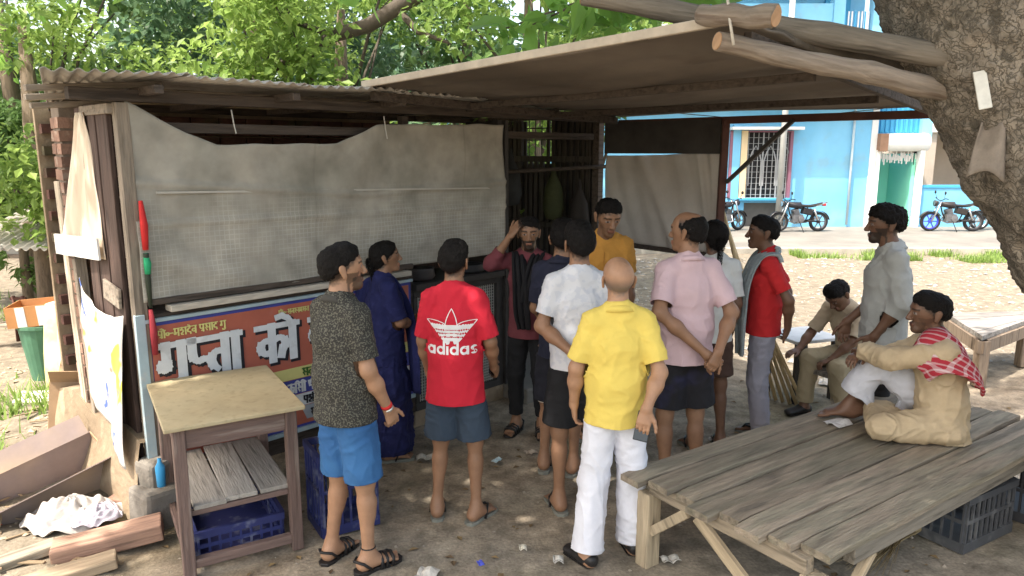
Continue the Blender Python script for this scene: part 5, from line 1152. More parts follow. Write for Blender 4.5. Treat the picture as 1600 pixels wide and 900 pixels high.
# little table the seated man leans on
wt = thing('side_table', 'small white topped table under the seated man\'s hand', 'table', (2.62, 6.45, 0), R(20))
mb = MB(); mb.box((0, 0, .56), (.5, .45, .03)); mb.build('tabletop', M_swht, wt, bevel=.006)
for x in (-.2, .2):
    for y in (-.18, .18): mb = MB(); mb.box((x, y, .27), (.04, .04, .545)); mb.build('leg', M_sooty, wt)
# ------------------------------------------------------------------ people: each body one continuous surface grown from a distance field
def A(*x): return np.array(x, float)
def nrm(v): v = np.asarray(v, float); return v / (np.linalg.norm(v) + 1e-12)
class Sdf:
    """a union of round cones and flattened round cones, blended smoothly"""
    def __init__(s, k=.02): s.pr = []; s.k = k
    def cone(s, a, b, r1, r2, k=None): s.pr.append(('c', A(*a), A(*b), r1, r2, None, 0, 0, k or s.k)); return s
    def ecap(s, a, b, rx1, ry1, rx2, ry2, side, k=None): s.pr.append(('e', A(*a), A(*b), ry1, ry2, nrm(side), rx1 / ry1, rx2 / ry2, k or s.k)); return s
    def cut(s, c, r, k=.01): s.pr.append(('s', A(*c), None, r, 0, None, 0, 0, k)); return s
    def bounds(s, pad):
        lo, hi = [], []
        for p in s.pr:
            if p[0] == 's': continue
            rr = max(p[3], p[4]) * max(1, p[6], p[7])
            lo.append(np.minimum(p[1], p[2]) - rr); hi.append(np.maximum(p[1], p[2]) + rr)
        return np.min(lo, 0) - pad, np.max(hi, 0) + pad
    def __call__(s, P):
        d = None
        for t, a, b, r1, r2, side, q1, q2, k in s.pr:
            if t == 's':
                di = r1 - np.linalg.norm(P - a, axis=1); h = np.maximum(k - np.abs(d - di), 0) / k; d = np.maximum(d, di) + h * h * k * .25; continue
            ba = b - a; pa = P - a; h = np.clip(pa @ ba / max(ba @ ba, 1e-12), 0, 1)
            q = pa - h[:, None] * ba
            if t == 'c': di = np.sqrt((q * q).sum(1)) - (r1 + (r2 - r1) * h)
            else:
                x = q @ side; rat = q1 + (q2 - q1) * h
                di = np.sqrt(np.maximum((q * q).sum(1) - x * x, 0) + (x / rat) ** 2) - (r1 + (r2 - r1) * h)
            if d is None: d = di
            else:
                hh = np.maximum(k - np.abs(d - di), 0) / k; d = np.minimum(d, di) - hh * hh * k * .25
        return d

def surface(f, lo, hi, h):
    """surface-net mesh of f = 0 in the box lo..hi at cell size h, evaluated only near the surface"""
    m = 4; H = h * m
    nb = np.maximum(np.ceil((hi - lo) / H).astype(int), 1)
    n = nb * m + 1
    g = [lo[i] + H * (np.arange(nb[i]) + .5) for i in range(3)]
    G = np.stack(np.meshgrid(*g, indexing='ij'), -1).reshape(-1, 3)
    cv = f(G).reshape(nb)
    full = np.repeat(np.repeat(np.repeat(cv, m, 0), m, 1), m, 2)
    vals = np.pad(full, ((0, 1),) * 3, 'edge').astype(np.float64)
    near = np.abs(cv) < H * 1.15
    nr = np.repeat(np.repeat(np.repeat(near, m, 0), m, 1), m, 2)
    mask = np.zeros(n, bool)
    for dx in (0, 1):
        for dy in (0, 1):
            for dz in (0, 1): mask[dx:dx + nr.shape[0], dy:dy + nr.shape[1], dz:dz + nr.shape[2]] |= nr
    I = np.argwhere(mask); vals[mask] = f(lo + I * h)
    vals[vals == 0] = 1e-9
    ins = vals < 0
    cnt = sum(ins[dx:n[0]-1+dx, dy:n[1]-1+dy, dz:n[2]-1+dz].astype(np.int8) for dx in (0, 1) for dy in (0, 1) for dz in (0, 1))
    act = (cnt > 0) & (cnt < 8); cells = np.argwhere(act)
    idx = -np.ones(act.shape, np.int64); idx[act] = np.arange(len(cells))
    acc = np.zeros((len(cells), 3)); num = np.zeros(len(cells))
    cor = np.array([(x, y, z) for x in (0, 1) for y in (0, 1) for z in (0, 1)])
    cvv = [vals[tuple((cells + c).T)] for c in cor]
    for i in range(8):
        for ax in range(3):
            if cor[i][ax] == 0:
                j = i + (4, 2, 1)[ax]; a, b = cvv[i], cvv[j]; s = (a < 0) != (b < 0)
                t = a[s] / (a[s] - b[s]); acc[s] += cor[i] + t[:, None] * (cor[j] - cor[i]); num[s] += 1
    V = lo + (cells + acc / num[:, None]) * h
    Q = []
    for ax in range(3):
        o1, o2 = [(1, 2), (2, 0), (0, 1)][ax]
        sl0 = [slice(None)] * 3; sl1 = [slice(None)] * 3; sl0[ax] = slice(0, -1); sl1[ax] = slice(1, None)
        a, b = ins[tuple(sl0)], ins[tuple(sl1)]
        E = np.argwhere(a != b); ok = (E[:, o1] > 0) & (E[:, o2] > 0) & (E[:, o1] < n[o1] - 1) & (E[:, o2] < n[o2] - 1); E = E[ok]
        e1 = np.zeros(3, int); e1[o1] = 1; e2 = np.zeros(3, int); e2[o2] = 1
        q = np.stack([idx[tuple((E - e1 - e2).T)], idx[tuple((E - e2).T)], idx[tuple(E.T)], idx[tuple((E - e1).T)]], -1)
        fl = ~a[tuple(E.T)]; q[fl] = q[fl][:, ::-1]; Q.append(q)
    Q = np.concatenate(Q); Q = Q[(Q >= 0).all(1)]
    return V, Q

def normals(V, F):
    fn = np.cross(V[F[:, 2]] - V[F[:, 0]], V[F[:, 3 if F.shape[1] == 4 else 1]] - V[F[:, 1 if F.shape[1] == 4 else 0]]) if F.shape[1] == 4 else np.cross(V[F[:, 1]] - V[F[:, 0]], V[F[:, 2]] - V[F[:, 0]])
    N = np.zeros_like(V)
    for c in range(F.shape[1]):
        for k in range(3): N[:, k] += np.bincount(F[:, c], fn[:, k], len(V))
    return N / (np.linalg.norm(N, axis=1)[:, None] + 1e-12)

def clip(V, F, s):
    """keep the part of the mesh where s < 0; returns triangles"""
    T = np.concatenate([F[:, [0, 1, 2]], F[:, [0, 2, 3]]]) if F.shape[1] == 4 else F
    s = np.where(np.abs(s) < 1e-7, 1e-7, s)
    k = (s[T] < 0).sum(1); out = [T[k == 3]]; V = list([V]); base = len(V[0]); new = {}
    Vn = []; V0 = V[0]
    def cut(i, j):
        key = (i, j) if i < j else (j, i)
        if key not in new:
            t = s[i] / (s[i] - s[j]); new[key] = base + len(Vn); Vn.append(V0[i] + t * (V0[j] - V0[i]))
        return new[key]
    ex = []
    for tri in T[(k == 1) | (k == 2)]:
        a = [x for x in tri]
        sg = [s[x] < 0 for x in a]
        while not (sg[0] and not sg[2]) : a = a[1:] + a[:1]; sg = sg[1:] + sg[:1]
        if sg[1]: p, q = cut(a[1], a[2]), cut(a[0], a[2]); ex += [(a[0], a[1], p), (a[0], p, q)]
        else: p, q = cut(a[0], a[1]), cut(a[0], a[2]); ex.append((a[0], p, q))
    if ex: out.append(np.array(ex))
    V = np.concatenate([V0, np.array(Vn)]) if Vn else V0
    T = np.concatenate(out); used = np.unique(T); mp = -np.ones(len(V), int); mp[used] = np.arange(len(used))
    return V[used], mp[T]

M_skin = mat('skin', (1, 1, 1), .48, .17, 11, .15, 160, attr='tint', spec=.35)
M_hair = mat('black hair', (.010, .0085, .008), .7, .3, 60, .8, 160, spec=.12); M_greyhair = mat('greying hair', (.10, .092, .088), .7, .35, 50, .5, 160)
M_leather = mat('black leather', (.022, .02, .02), .4, .2, 30, .1, 80); M_sole = mat('grey rubber sole', (.20, .20, .17), .8, .15, 20)

STAND = dict(pelvis=(0, 0, .95), chest=(0, .0, 1.27), neck=(0, -.012, 1.455), head=(0, .02, 1.605),
    hipR=(.073, 0, .92), hipL=(-.073, 0, .92), kneeR=(.10, .02, .49), kneeL=(-.10, .02, .49), ankR=(.105, -.03, .085), ankL=(-.105, -.03, .085),
    shR=(.136, -.012, 1.392), shL=(-.136, -.012, 1.392), elR=(.225, -.03, 1.125), elL=(-.225, -.03, 1.125), wrR=(.225, .06, .885), wrL=(-.225, .06, .885))
def person(label, loc, yaw, H=1.7, J=None, head_yaw=0, head_pitch=0, head_roll=0, skin=(.30, .165, .095), fat=0.0, belly=0.0, hands=None, feet=None, hair='short', beard=0.0,
           wear=None, res=.0108, foot=(0, 0), group='people gathered round the stall', head_scale=1.06, shoe=None):
    s = H / 1.73; j = {k: A(*v) for k, v in STAND.items()}
    for k, v in (J or {}).items(): j[k] = A(*v)
    for k in ('elR', 'elL', 'wrR', 'wrL'):
        if abs(j[k][0]) > .15: j[k][0] -= math.copysign(.050, j[k][0])
    j = {k: v * s for k, v in j.items()}
    t = thing('person', label, 'person', loc, R(yaw), group)
    side = nrm(j['shR'] - j['shL']); hside = nrm(j['hipR'] - j['hipL'])
    up = nrm(j['neck'] - j['chest']); f = fat
    hs = s * head_scale
    Mh = np.array(Matrix.Rotation(R(head_yaw), 3, 'Z') @ Matrix.Rotation(R(-head_pitch), 3, 'X') @ Matrix.Rotation(R(head_roll), 3, 'Y'))
    hp = lambda x, y, z: j['head'] + Mh @ (A(x, y, z) * hs)
    hd = lambda P: ((P - j['head']) @ Mh) / hs
    # ---- body
    b = Sdf(.035 * s); P_, C_, N_ = j['pelvis'], j['chest'], j['neck']
    fw = nrm(np.cross(up, side))
    bel = P_ + .45 * (C_ - P_) + fw * (.02 + belly) * s
    b.ecap(P_ - up * .02 * s, P_ + .25 * (C_ - P_), (.138 + f) * s, (.100 + f) * s, (.122 + f) * s, (.09 + f) * s, hside)
    b.ecap(P_ + .25 * (C_ - P_), C_, (.118 + f) * s, (.088 + f) * s, (.138 + f * .6) * s, (.102 + f * .5) * s, side)
    b.ecap(C_, C_ + .6 * (N_ - C_), (.138 + f * .6) * s, (.102 + f * .5) * s, (.104) * s, (.072) * s, side)
    if belly: b.cone(bel, bel, (.09 + f) * s, (.09 + f) * s)
    b.cone(j['shL'], j['shR'], .048 * s, .048 * s)
    for q in 'LR': b.cone(N_ + up * .0 * s, j['sh' + q], .050 * s, .045 * s)
    b.cone(N_ - up * .05 * s, j['head'] + Mh @ A(0, -.012, -.03) * hs, .062 * s, .053 * s, .03 * s)
    for q in 'LR':
        b.cone(j['sh' + q], j['el' + q], (.046 + f * .25) * s, (.035 + f * .15) * s); b.cone(j['el' + q], j['el' + q] + .35 * (j['wr' + q] - j['el' + q]), (.035 + f * .1) * s, (.037 + f * .1) * s); b.cone(j['el' + q] + .35 * (j['wr' + q] - j['el' + q]), j['wr' + q], (.037 + f * .1) * s, .0245 * s)
        hip, kn, an = j['hip' + q], j['knee' + q], j['ank' + q]
        b.cone(hip, kn, (.075 + f * .4) * s, (.048 + f * .2) * s); ldir = nrm(an - kn)
        back = nrm(np.cross(hside, ldir)); back = back if True else -back
        b.cone(kn, an, (.047 + f * .15) * s, .031 * s)
        cf = kn + .30 * (an - kn) - nrm(np.cross(ldir, hside)) * .012 * s
        b.cone(cf, cf + .15 * (an - kn), (.045 + f * .1) * s, .035 * s)
    # head
    b.ecap(hp(0, -.028, .035), hp(0, .012, .04), .074 * hs, .082 * hs, .073 * hs, .08 * hs, Mh @ A(1, 0, 0), .02 * s)
    b.ecap(hp(0, .028, -.005), hp(0, .05, -.072), .062 * hs, .058 * hs, .036 * hs, .032 * hs, Mh @ A(1, 0, 0), .03 * s)
    b.cone(hp(0, .068, -.083), hp(0, .068, -.083), .022 * hs, .022 * hs, .02 * s)
    b.cone(hp(-.035, .074, .036), hp(.035, .074, .036), .014 * hs, .014 * hs, .015 * s)
    b.cone(hp(0, .090, .018), hp(0, .108, -.020), .008 * hs, .0125 * hs, .012 * s); b.cone(hp(-.012, .096, -.024), hp(.012, .096, -.024), .009 * hs, .009 * hs, .008 * s)
    b.cone(hp(-.016, .086, -.050), hp(.016, .086, -.050), .008 * hs, .008 * hs, .008 * s); b.cone(hp(-.014, .085, -.061), hp(.014, .085, -.061), .008 * hs, .008 * hs, .008 * s)
    for q in (-1, 1):
        b.cut(hp(q * .032, .100, .015), .016 * hs, .012 * s); b.cone(hp(q * .032, .075, .014), hp(q * .032, .075, .014), .0125 * hs, .0125 * hs, .004)
        b.ecap(hp(q * .076, -.012, -.02), hp(q * .081, -.022, .018), .007 * hs, .013 * hs, .007 * hs, .019 * hs, Mh @ A(1, .35 * q, 0), .006 * s)
    # feet
    fx = {}
    for q in 'LR':
        fd = None if not feet else feet.get(q)
        if fd is None: a_ = R(12) * (1 if q == 'R' else -1); fd = A(math.sin(a_), math.cos(a_), 0)
        fd = nrm(fd); an = j['ank' + q]; fu = A(0, 0, 1) if abs(fd[2]) < .8 else nrm(np.cross(np.cross(fd, (0, 0, 1)), fd)); 
        if feet and feet.get('up' + q) is not None: fu = nrm(feet['up' + q])
        sd = np.cross(fd, fu); fx[q] = (fd, fu, sd, an)
        fp = lambda x, y, z: an + (sd * x + fd * y + fu * (z - .085)) * s
        b.cone(an, fp(0, -.03, .04), .036 * s, .034 * s); b.cone(fp(0, -.03, .038), fp(0, .02, .05), .033 * s, .036 * s)
        b.ecap(fp(0, .01, .045), fp(.004, .125, .028), .036 * s, .034 * s, .044 * s, .018 * s, sd, .03 * s)
    hem = None
    lo, hi = b.bounds(.03)
    body_parts = []
    hnd = []
    for q in 'LR':
        hh = dict(dir=(0, .15, -1), palm=(1 if q == 'L' else -1, 0, 0), curl=25, thumb=0)
        if hands and hands.get(q): hh.update(hands[q])
        w_ = j['wr' + q]; d = nrm(hh['dir']); pn = A(*hh['palm']); pn = nrm(pn - d * (pn @ d)); th = np.cross(d, pn) * (1 if q == 'R' else -1)
        hf = Sdf(.008 * s); hp_ = lambda y, x, z: w_ + (d * y + th * x + pn * z) * s
        hf.cone(j['el' + q] + .6 * (w_ - j['el' + q]), w_, .034 * s, .026 * s, .012 * s)
        hf.ecap(hp_(0, 0, 0), hp_(.075, 0, .004), .028 * s, .019 * s, .040 * s, .0145 * s, th, .016 * s)
        cu = hh['curl']; cu = cu if isinstance(cu, (list, tuple)) else (cu * .8, cu, cu * 1.1, cu * 1.2)
        for i_, (ox, L) in enumerate(((.029, .073), (.010, .081), (-.010, .074), (-.028, .058))):
            p = hp_(.080 - abs(ox) * .15, ox, .002); ang = R(cu[i_] * .6); sp = R(ox * 190 * .3); L = L * s
            for g_, (fr, r_) in enumerate(((.46, .0092), (.30, .0084), (.24, .0074))):
                e = p + (d * math.cos(ang) * math.cos(sp) + pn * math.sin(ang) + th * math.sin(sp) * .5) * L * fr
                hf.cone(p, e, r_ * s, (r_ - .0007) * s, .004 * s); p = e; ang += R(cu[i_])
        p = hp_(.022, .026, .006); ta = R(38 - hh['thumb'] * .5); tb_ = R(12 + hh['thumb'])
        for g_, (fr, r_) in enumerate(((.042, .0125), (.032, .0105), (.026, .009))):
            e = p + (d * math.cos(ta) + th * math.sin(ta) * math.cos(tb_) + pn * math.sin(tb_) * math.sin(ta)) * fr * s
            hf.cone(p, e, r_ * s, (r_ - .001) * s, .008 * s); p = e; ta -= R(12)
        l2, h2 = Sdf.bounds(hf, .01)
        Vh, Fh = surface(hf, np.minimum(l2, h2), h2, max(.0042, res * .5) * s)
        Vh, Fh = clip(Vh, Fh, -((Vh - (w_ - nrm(w_ - j['el' + q]) * .035 * s)) @ nrm(w_ - j['el' + q])))
        body_parts.append((Vh, Fh)); hnd.append((w_, d, pn, th))
    # toes on a finer grid
    for q in 'LR':
        if shoe in ('shoe', 'none'): continue
        fd, fu, sd, an = fx[q]; fp = lambda x, y, z: an + (sd * x + fd * y + fu * (z - .085)) * s
        tf = Sdf(.008 * s); sg_ = 1 if q == 'R' else -1
        tf.ecap(fp(0, .08, .034), fp(.002, .128, .024), .038 * s, .02 * s, .042 * s, .017 * s, sd)
        for i_ in range(5):
            x = (-.029 + i_ * .0155) * sg_; L = (.05, .046, .04, .034, .026)[i_]; r_ = (.0125, .009, .0085, .008, .008)[i_]
            tf.cone(fp(x * .95, .128, .02), fp(x * 1.1, .128 + L, .0145), r_ * s, r_ * s * .92)
        l2, h2 = tf.bounds(.012); body_parts.append((lambda VF: clip(VF[0], VF[1], np.full(len(VF[0]), -1.0)))(surface(tf, l2, h2, .0052 * s)))
    Vb, Fb = surface(b, lo, hi, res * s)
    # head redone finer
    hcen = j['head']; hl, hh_ = hcen - .17 * hs, hcen + .17 * hs
    zcut = lambda V: (((V - hcen) @ Mh[:, 2]) + .085 * hs)       # below the jaw
    near = lambda V: np.linalg.norm(V - hcen, axis=1) - .155 * hs
    sel = lambda V: np.maximum(near(V), -( (V - hcen) @ nrm(j['head'] - N_) + .10 * hs))
    Vb2, Fb2 = clip(Vb, Fb, -sel(Vb)); Vf, Ff = surface(b, hl, hh_, .0052 * s); Vf, Ff = clip(Vf, Ff, sel(Vf) - .004 * s)
    body_parts = [(Vb2, Fb2), (Vf, Ff)] + body_parts
    off = 0; VV = []; FF = []
    for v, f_ in body_parts: VV.append(v); FF.append(f_ + off); off += len(v)
    VV = np.concatenate(VV); FF = np.concatenate(FF)
    q = hd(VV); tint = np.tile(A(*skin), (len(VV), 1)); isH = np.linalg.norm(VV - hcen, axis=1) < .17 * hs
    def paint(mask, c, k=1.0): tint[mask] = tint[mask] * (1 - k) + A(*c) * k
    fr = isH & (q[:, 1] > .03)
    for e in (-1, 1):
        de = np.linalg.norm(q - A(e * .032, .087, .014), axis=1)
        paint(fr & (np.abs(q[:, 0] - e * .032) < .0135) & (np.abs(q[:, 2] - .013) < .0062), (.26, .22, .20)); paint(fr & (((q[:, 0] - e * .032) ** 2 + (q[:, 2] - .013) ** 2) < .0062 ** 2), (.015, .01, .008))
        paint(fr & (np.abs(q[:, 0] - e * .033) < .023) & (np.abs(q[:, 2] - .036 + .25 * (np.abs(q[:, 0]) - .033) ** 2 * 20) < .0052), (.02, .015, .012), .85)
    paint(fr & (np.abs(q[:, 0]) < .023) & (np.abs(q[:, 2] + .055) < .0095), (skin[0] * .85, skin[1] * .55, skin[2] * .6), .7)
    if beard:
        paint(fr & (q[:, 2] < -.034) & ~((np.abs(q[:, 0]) < .022) & (np.abs(q[:, 2] + .055) < .008)) & (np.abs(q[:, 0]) > -.1), (.02, .016, .014), beard)
        paint(isH & (np.abs(q[:, 0]) > .045) & (q[:, 2] < -.01) & (q[:, 1] > .0), (.02, .016, .014), beard * .9)
    phi_ = np.degrees(np.arctan2(np.abs(q[:, 0]), q[:, 1]))
    zl_ = np.interp(phi_, [0, 35, 75, 100, 135, 180], dict(bald=[.3, .3, .05, -.02, -.045, -.06], balding=[.3, .3, .04, -.02, -.05, -.065], woman=[.085, .055, .0, -.04, -.08, -.085]).get(hair, [.066, .058, .022, -.03, -.056, -.070]))
    fade = np.clip((q[:, 2] - zl_) / .030 + .35 + .5 * vnoise(q * 110, 4), 0, 1) * isH * (np.linalg.norm(q * A(1, 1, 1) - A(0, -.02, .02), axis=1) > .06)
    fade = fade * (np.abs(q[:, 0]) < .0755)
    if hair == 'bald': fade = fade * np.clip((.045 - q[:, 2]) / .05, 0, 1) * .8
    if hair == 'balding': fade = fade * np.clip((.10 - q[:, 2]) / .04, 0, 1)
    hc = A(.12, .11, .105) if hair == 'bald' else A(.014, .011, .010)
    tint = tint * (1 - fade[:, None] * .9) + hc * fade[:, None] * .9
    paint(VV[:, 2] < .02 * s, (skin[0] * 1.1, skin[1] * 1.15, skin[2] * 1.2), .4)
    nbody = len(Vb2); m = mesh_np('body', VV, FF); at = m.attributes.new('tint', 'FLOAT_COLOR', 'POINT'); at.data.foreach_set('color', np.concatenate([tint, np.ones((len(tint), 1))], 1).astype(np.float32).ravel())
    bo = obj('body', m, M_skin, t)
    # ---- hair
    def hairline(q):
        phi = np.degrees(np.arctan2(np.abs(q[:, 0]), q[:, 1]))
        zz = {'short': [.070, .062, .032, -.004, -.030, -.048], 'fluffy': [.062, .052, .028, -.008, -.036, -.055], 'bald': [.2, .2, .012, -.012, -.035, -.045], 'balding': [.14, .12, .035, -.005, -.035, -.05], 'woman': [.085, .055, .0, -.04, -.08, -.085], 'cropped': [.075, .066, .035, -.005, -.03, -.045]}[hair]
        return np.interp(phi, [0, 35, 75, 100, 135, 180], zz)
    thick = {'short': .0075, 'fluffy': .015, 'bald': .003, 'balding': .004, 'woman': .010, 'cropped': .006}[hair]
    hf = Sdf(.03 * s); T_ = thick
    hf.ecap(hp(0, -.028, .035), hp(0, .012, .04), (.074 + T_) * hs, (.082 + T_) * hs, (.073 + T_) * hs, (.08 + T_) * hs, Mh @ A(1, 0, 0))
    hf.cone(hp(0, -.055, -.02), hp(0, -.05, -.05), (.045 + T_ * .5) * hs, (.040 + T_ * .4) * hs)
    if hair in ('short', 'fluffy'): hf.cone(hp(-.02, .02, .085), hp(.02, .02, .085), (.045 + T_ * .4) * hs, (.045 + T_ * .4) * hs)
    l2, h2 = hf.bounds(.02); Vq, Fq = surface(hf, l2, h2, .0065 * s); Nq = normals(Vq, Fq); qq = hd(Vq)
    Vq = Vq + Nq * ((.008 if hair == 'fluffy' else .004) * (vnoise(qq * 55, 3) + .6 * vnoise(qq * np.array([120, 120, 60]), 5)) * hs)[:, None]
    z_ = hairline(qq) + .008 * vnoise(qq * 95, 9) + .004 * vnoise(qq * 200, 10)
    sc_ = z_ - qq[:, 2]
    if hair == 'bald': sc_ = np.maximum(sc_, qq[:, 2] - .035 - .01 * vnoise(qq * 40, 1))
    if hair == 'balding': sc_ = np.maximum(sc_, (qq[:, 2] - .105) + np.clip(qq[:, 1] + .04, -.05, .2) * .6)
    Vq = Vq - Nq * ((T_ + .004) * hs * np.clip(1 + sc_ / .030, 0, 1) ** 1.5)[:, None]
    Vq, Fq = clip(Vq, Fq, sc_)
    if len(Fq) and hair != 'bald': ho = obj('hair', mesh_np('hair', Vq, Fq), M_greyhair if hair == 'bald' else M_hair, t)
    if hair == 'woman':
        bun = Sdf(.02 * s).cone(hp(0, -.115, -.01), hp(0, -.12, -.045), .036 * hs, .03 * hs).cone(hp(0, -.115, -.05), hp(0, -.11, -.16), .022 * hs, .018 * hs)
        l2, h2 = bun.bounds(.02); Vq, Fq = surface(bun, l2, h2, .007); obj('hair_bun', mesh_np('hair_bun', Vq, Fq), M_hair, t)
    # ---- clothes
    def cloth(name, sdf, m, cutf=None, wrinkle=.006, freq=(7, 7, 4), r_=None, th=.004, seed=1, extra=None, label=None):
        l2, h2 = sdf.bounds(.025); Vq, Fq = surface(sdf, l2, h2, (r_ or res) * s); Nq = normals(Vq, Fq)
        Pn = Vq / s
        w1 = vnoise(Pn * A(*freq) + 2.0 * np.stack([vnoise(Pn * 5, seed + 1)] * 3, -1), seed); w2 = 1 - 2 * np.abs(vnoise(Pn * A(*freq) * 1.7 + 1.5 * vnoise(Pn * 4, seed + 3)[:, None], seed + 5)); w3 = vnoise(Pn * 26, seed + 2)
        w4 = 1 - 2 * np.abs(vnoise(np.stack([Pn[:, 0] * 9 + Pn[:, 2] * 7, Pn[:, 1] * 9, Pn[:, 2] * 11 - Pn[:, 0] * 6], -1) + .8 * w1[:, None], seed + 8))
        sharp = lambda w: np.clip((w + 1) / 2, 0, 1) ** 5
        d = wrinkle * .95 * s * (.35 * w1 + 1.15 * sharp(w2) + .8 * sharp(w4) + .12 * w3 - .05)
        if extra is not None: d = d + extra(Vq)
        Vq = Vq + Nq * d[:, None]
        if cutf is not None: Vq, Fq = clip(Vq, Fq, cutf(Vq))
        o = obj(name, mesh_np(name, Vq, Fq), m, t, solid=th, label=label); o['_n'] = 1
        del o['_n']
        return o
    info = dict(t=t, j=j, s=s, hp=hp, Mh=Mh, hs=hs, hands=hnd, fx=fx, side=side, fw=fw, up=up, cloth=cloth, body=(VV, FF), hside=hside, fat=f, belly=belly, bel=bel, layers=[], nbody=nbody, bo=bo)
    for w_ in (wear or []): w_(info)
    # ---- footwear
    for q in 'LR':
        fd, fu, sd, an = fx[q]; fp = lambda x, y, z: an + (sd * x + fd * y + fu * (z - .085)) * s
        sg_ = 1 if q == 'R' else -1
        if shoe == 'shoe':
            sh = Sdf(.03 * s).cone(fp(0, -.035, .045), fp(0, .02, .055), .042 * s, .040 * s).ecap(fp(0, .01, .045), fp(.003, .155, .03), .042 * s, .038 * s, .047 * s, .026 * s, sd)
            Vq, Fq = surface(sh, *sh.bounds(.02), .008 * s); Vq, Fq = clip(Vq, Fq, np.maximum((Vq - fp(0, 0, .095)) @ fu, -(Vq - fp(0, 0, .004)) @ fu)); o = obj('shoe', mesh_np('shoe', Vq, Fq), M_leather, t)
            so = Sdf(.02 * s).ecap(fp(0, -.04, .008), fp(.003, .16, .008), .044 * s, .011 * s, .050 * s, .011 * s, sd); Vq, Fq = surface(so, *so.bounds(.01), .007 * s); obj('sole', mesh_np('sole', Vq, Fq), M_leather, o)
        elif shoe in ('slipper', 'sandal'):
            mt = info.get('sole', M_sole)
            mb = MB(); prof = [(-.035, -.075), (-.045, -.03), (-.038, .03), (-.045, .09), (-.05, .135), (-.042, .175), (-.02, .195), (.01, .197), (.036, .18), (.047, .14), (.046, .09), (.036, .03), (.043, -.03), (.033, -.075), (.0, -.09)]
            vs = [Vector(fp(x * sg_, y, z)) for z in (-.016, .008) for x, y in prof]; n = len(prof)
            mb.add(vs, [tuple(range(n)), tuple(range(2 * n - 1, n - 1, -1))] + [(k, n + k, n + (k + 1) % n, (k + 1) % n) for k in range(n)])
            o = mb.build('slipper', M_leather if shoe == 'sandal' else mt, t, bevel=.004)
            mb = MB()
            if shoe == 'slipper':
                for e in (-1, 1): mb.tube([fp(.046 * e, .035, .0), fp(.04 * e, .06, .055), fp(.012 * e - .012 * sg_, .115, .058), fp(-.012 * sg_, .150, .01)], .008, 6)
            else:
                for y in (.055, .085, .12):
                    mb.tube([fp(-.05, y, .0), fp(-.04, y + .005, .048 - .1 * (y - .05)), fp(0, y + .01, .068 - .2 * (y - .05)), fp(.04, y + .005, .048 - .1 * (y - .05)), fp(.05, y, .0)], .011, 6)
                mb.tube([fp(-.046, .0, .01), fp(-.044, -.05, .06), fp(0, -.085, .07), fp(.044, -.05, .06), fp(.046, .0, .01)], .008, 6)
            mb.build('strap', M_leather, o, smooth=True)
    return info

def upper(info, loose=.02, hem=.83, sleeve=.62, arm_loose=.022, hemflare=.0, k=.045, straight=True, arm='LR', hem_point=None, tight_cuff=False):
    """the field of a shirt: torso hanging straight from the chest to the hem, and two sleeves"""
    j, s, side, f = info['j'], info['s'], info['side'], info['fat']; u = loose; P_, C_, N_ = j['pelvis'], j['chest'], j['neck']; up = info['up']
    bot = A(*hem_point) * s if hem_point is not None else P_ + nrm(P_ - C_) * (.95 - hem + .06) * s
    mid = P_ + .35 * (C_ - P_)
    tor = Sdf(k * s); armf = Sdf(.02 * s)
    tor.ecap(C_, C_ + .55 * (N_ - C_), (.138 + f * .6 + u * .5) * s, (.104 + f * .5 + u * .6) * s, (.106 + u * .3) * s, (.075 + u * .35) * s, side)
    tor.ecap(mid, C_, (.124 + f + u * .9) * s, (.096 + f + u * .9) * s, (.138 + f * .6 + u * .5) * s, (.104 + f * .5 + u * .6) * s, side)
    tor.ecap(bot, mid, (.140 + f + u + hemflare) * s, (.110 + f + u + hemflare) * s, (.124 + f + u * .9) * s, (.096 + f + u * .9) * s, info['hside'])
    if info['belly']: tor.cone(info['bel'], info['bel'], (.09 + f + u) * s, (.09 + f + u) * s)
    for q in 'LR': tor.cone(N_ - up * .005 * s, j['sh' + q] * .97 + N_ * .03, .060 * s, .053 * s)
    ends = {}
    for q in arm:
        a, e, w_ = j['sh' + q], j['el' + q], j['wr' + q]
        if sleeve <= 1:
            armf.cone(a, a + (e - a) * min(1, sleeve + .14), (.055 + f * .25 + arm_loose * .15) * s, (.038 + f * .2 + arm_loose * .75) * s); ends[q] = (a + (e - a) * sleeve, nrm(e - a))
        else:
            fr = sleeve - 1
            armf.cone(a, e, (.055 + f * .25 + arm_loose * .15) * s, (.037 + f * .15 + arm_loose * .85) * s); armf.cone(e, e + (w_ - e) * min(1.05, fr + .12), (.037 + f * .15 + arm_loose * .85) * s, (.030 + arm_loose * .8) * s); ends[q] = (e + (w_ - e) * fr, nrm(w_ - e))
    sd = Sdf(k * s * .8); sd.pr = tor.pr + [p[:8] + (.03 * s,) for p in armf.pr]
    def cutf(V):
        c = P_ + nrm(P_ - C_) * (.95 - hem) * s if hem_point is None else A(*hem_point) * s
        n1 = nrm(P_ - C_) if hem_point is None else nrm(bot - mid)
        ina = (armf(V) < tor(V) - .004 * s); y_ = np.full(len(V), -1.0)
        for q in arm:
            p, d = ends[q]; y = (V - p) @ d; rad = np.linalg.norm((V - p) - y[:, None] * d, axis=1)
            y_ = np.where((rad < (.10 + f * .3) * s) & (y > -.2 * s), np.maximum(y_, y), y_)
        return np.where(ina, y_, np.maximum((V - c) @ n1, -9))
    return sd, cutf
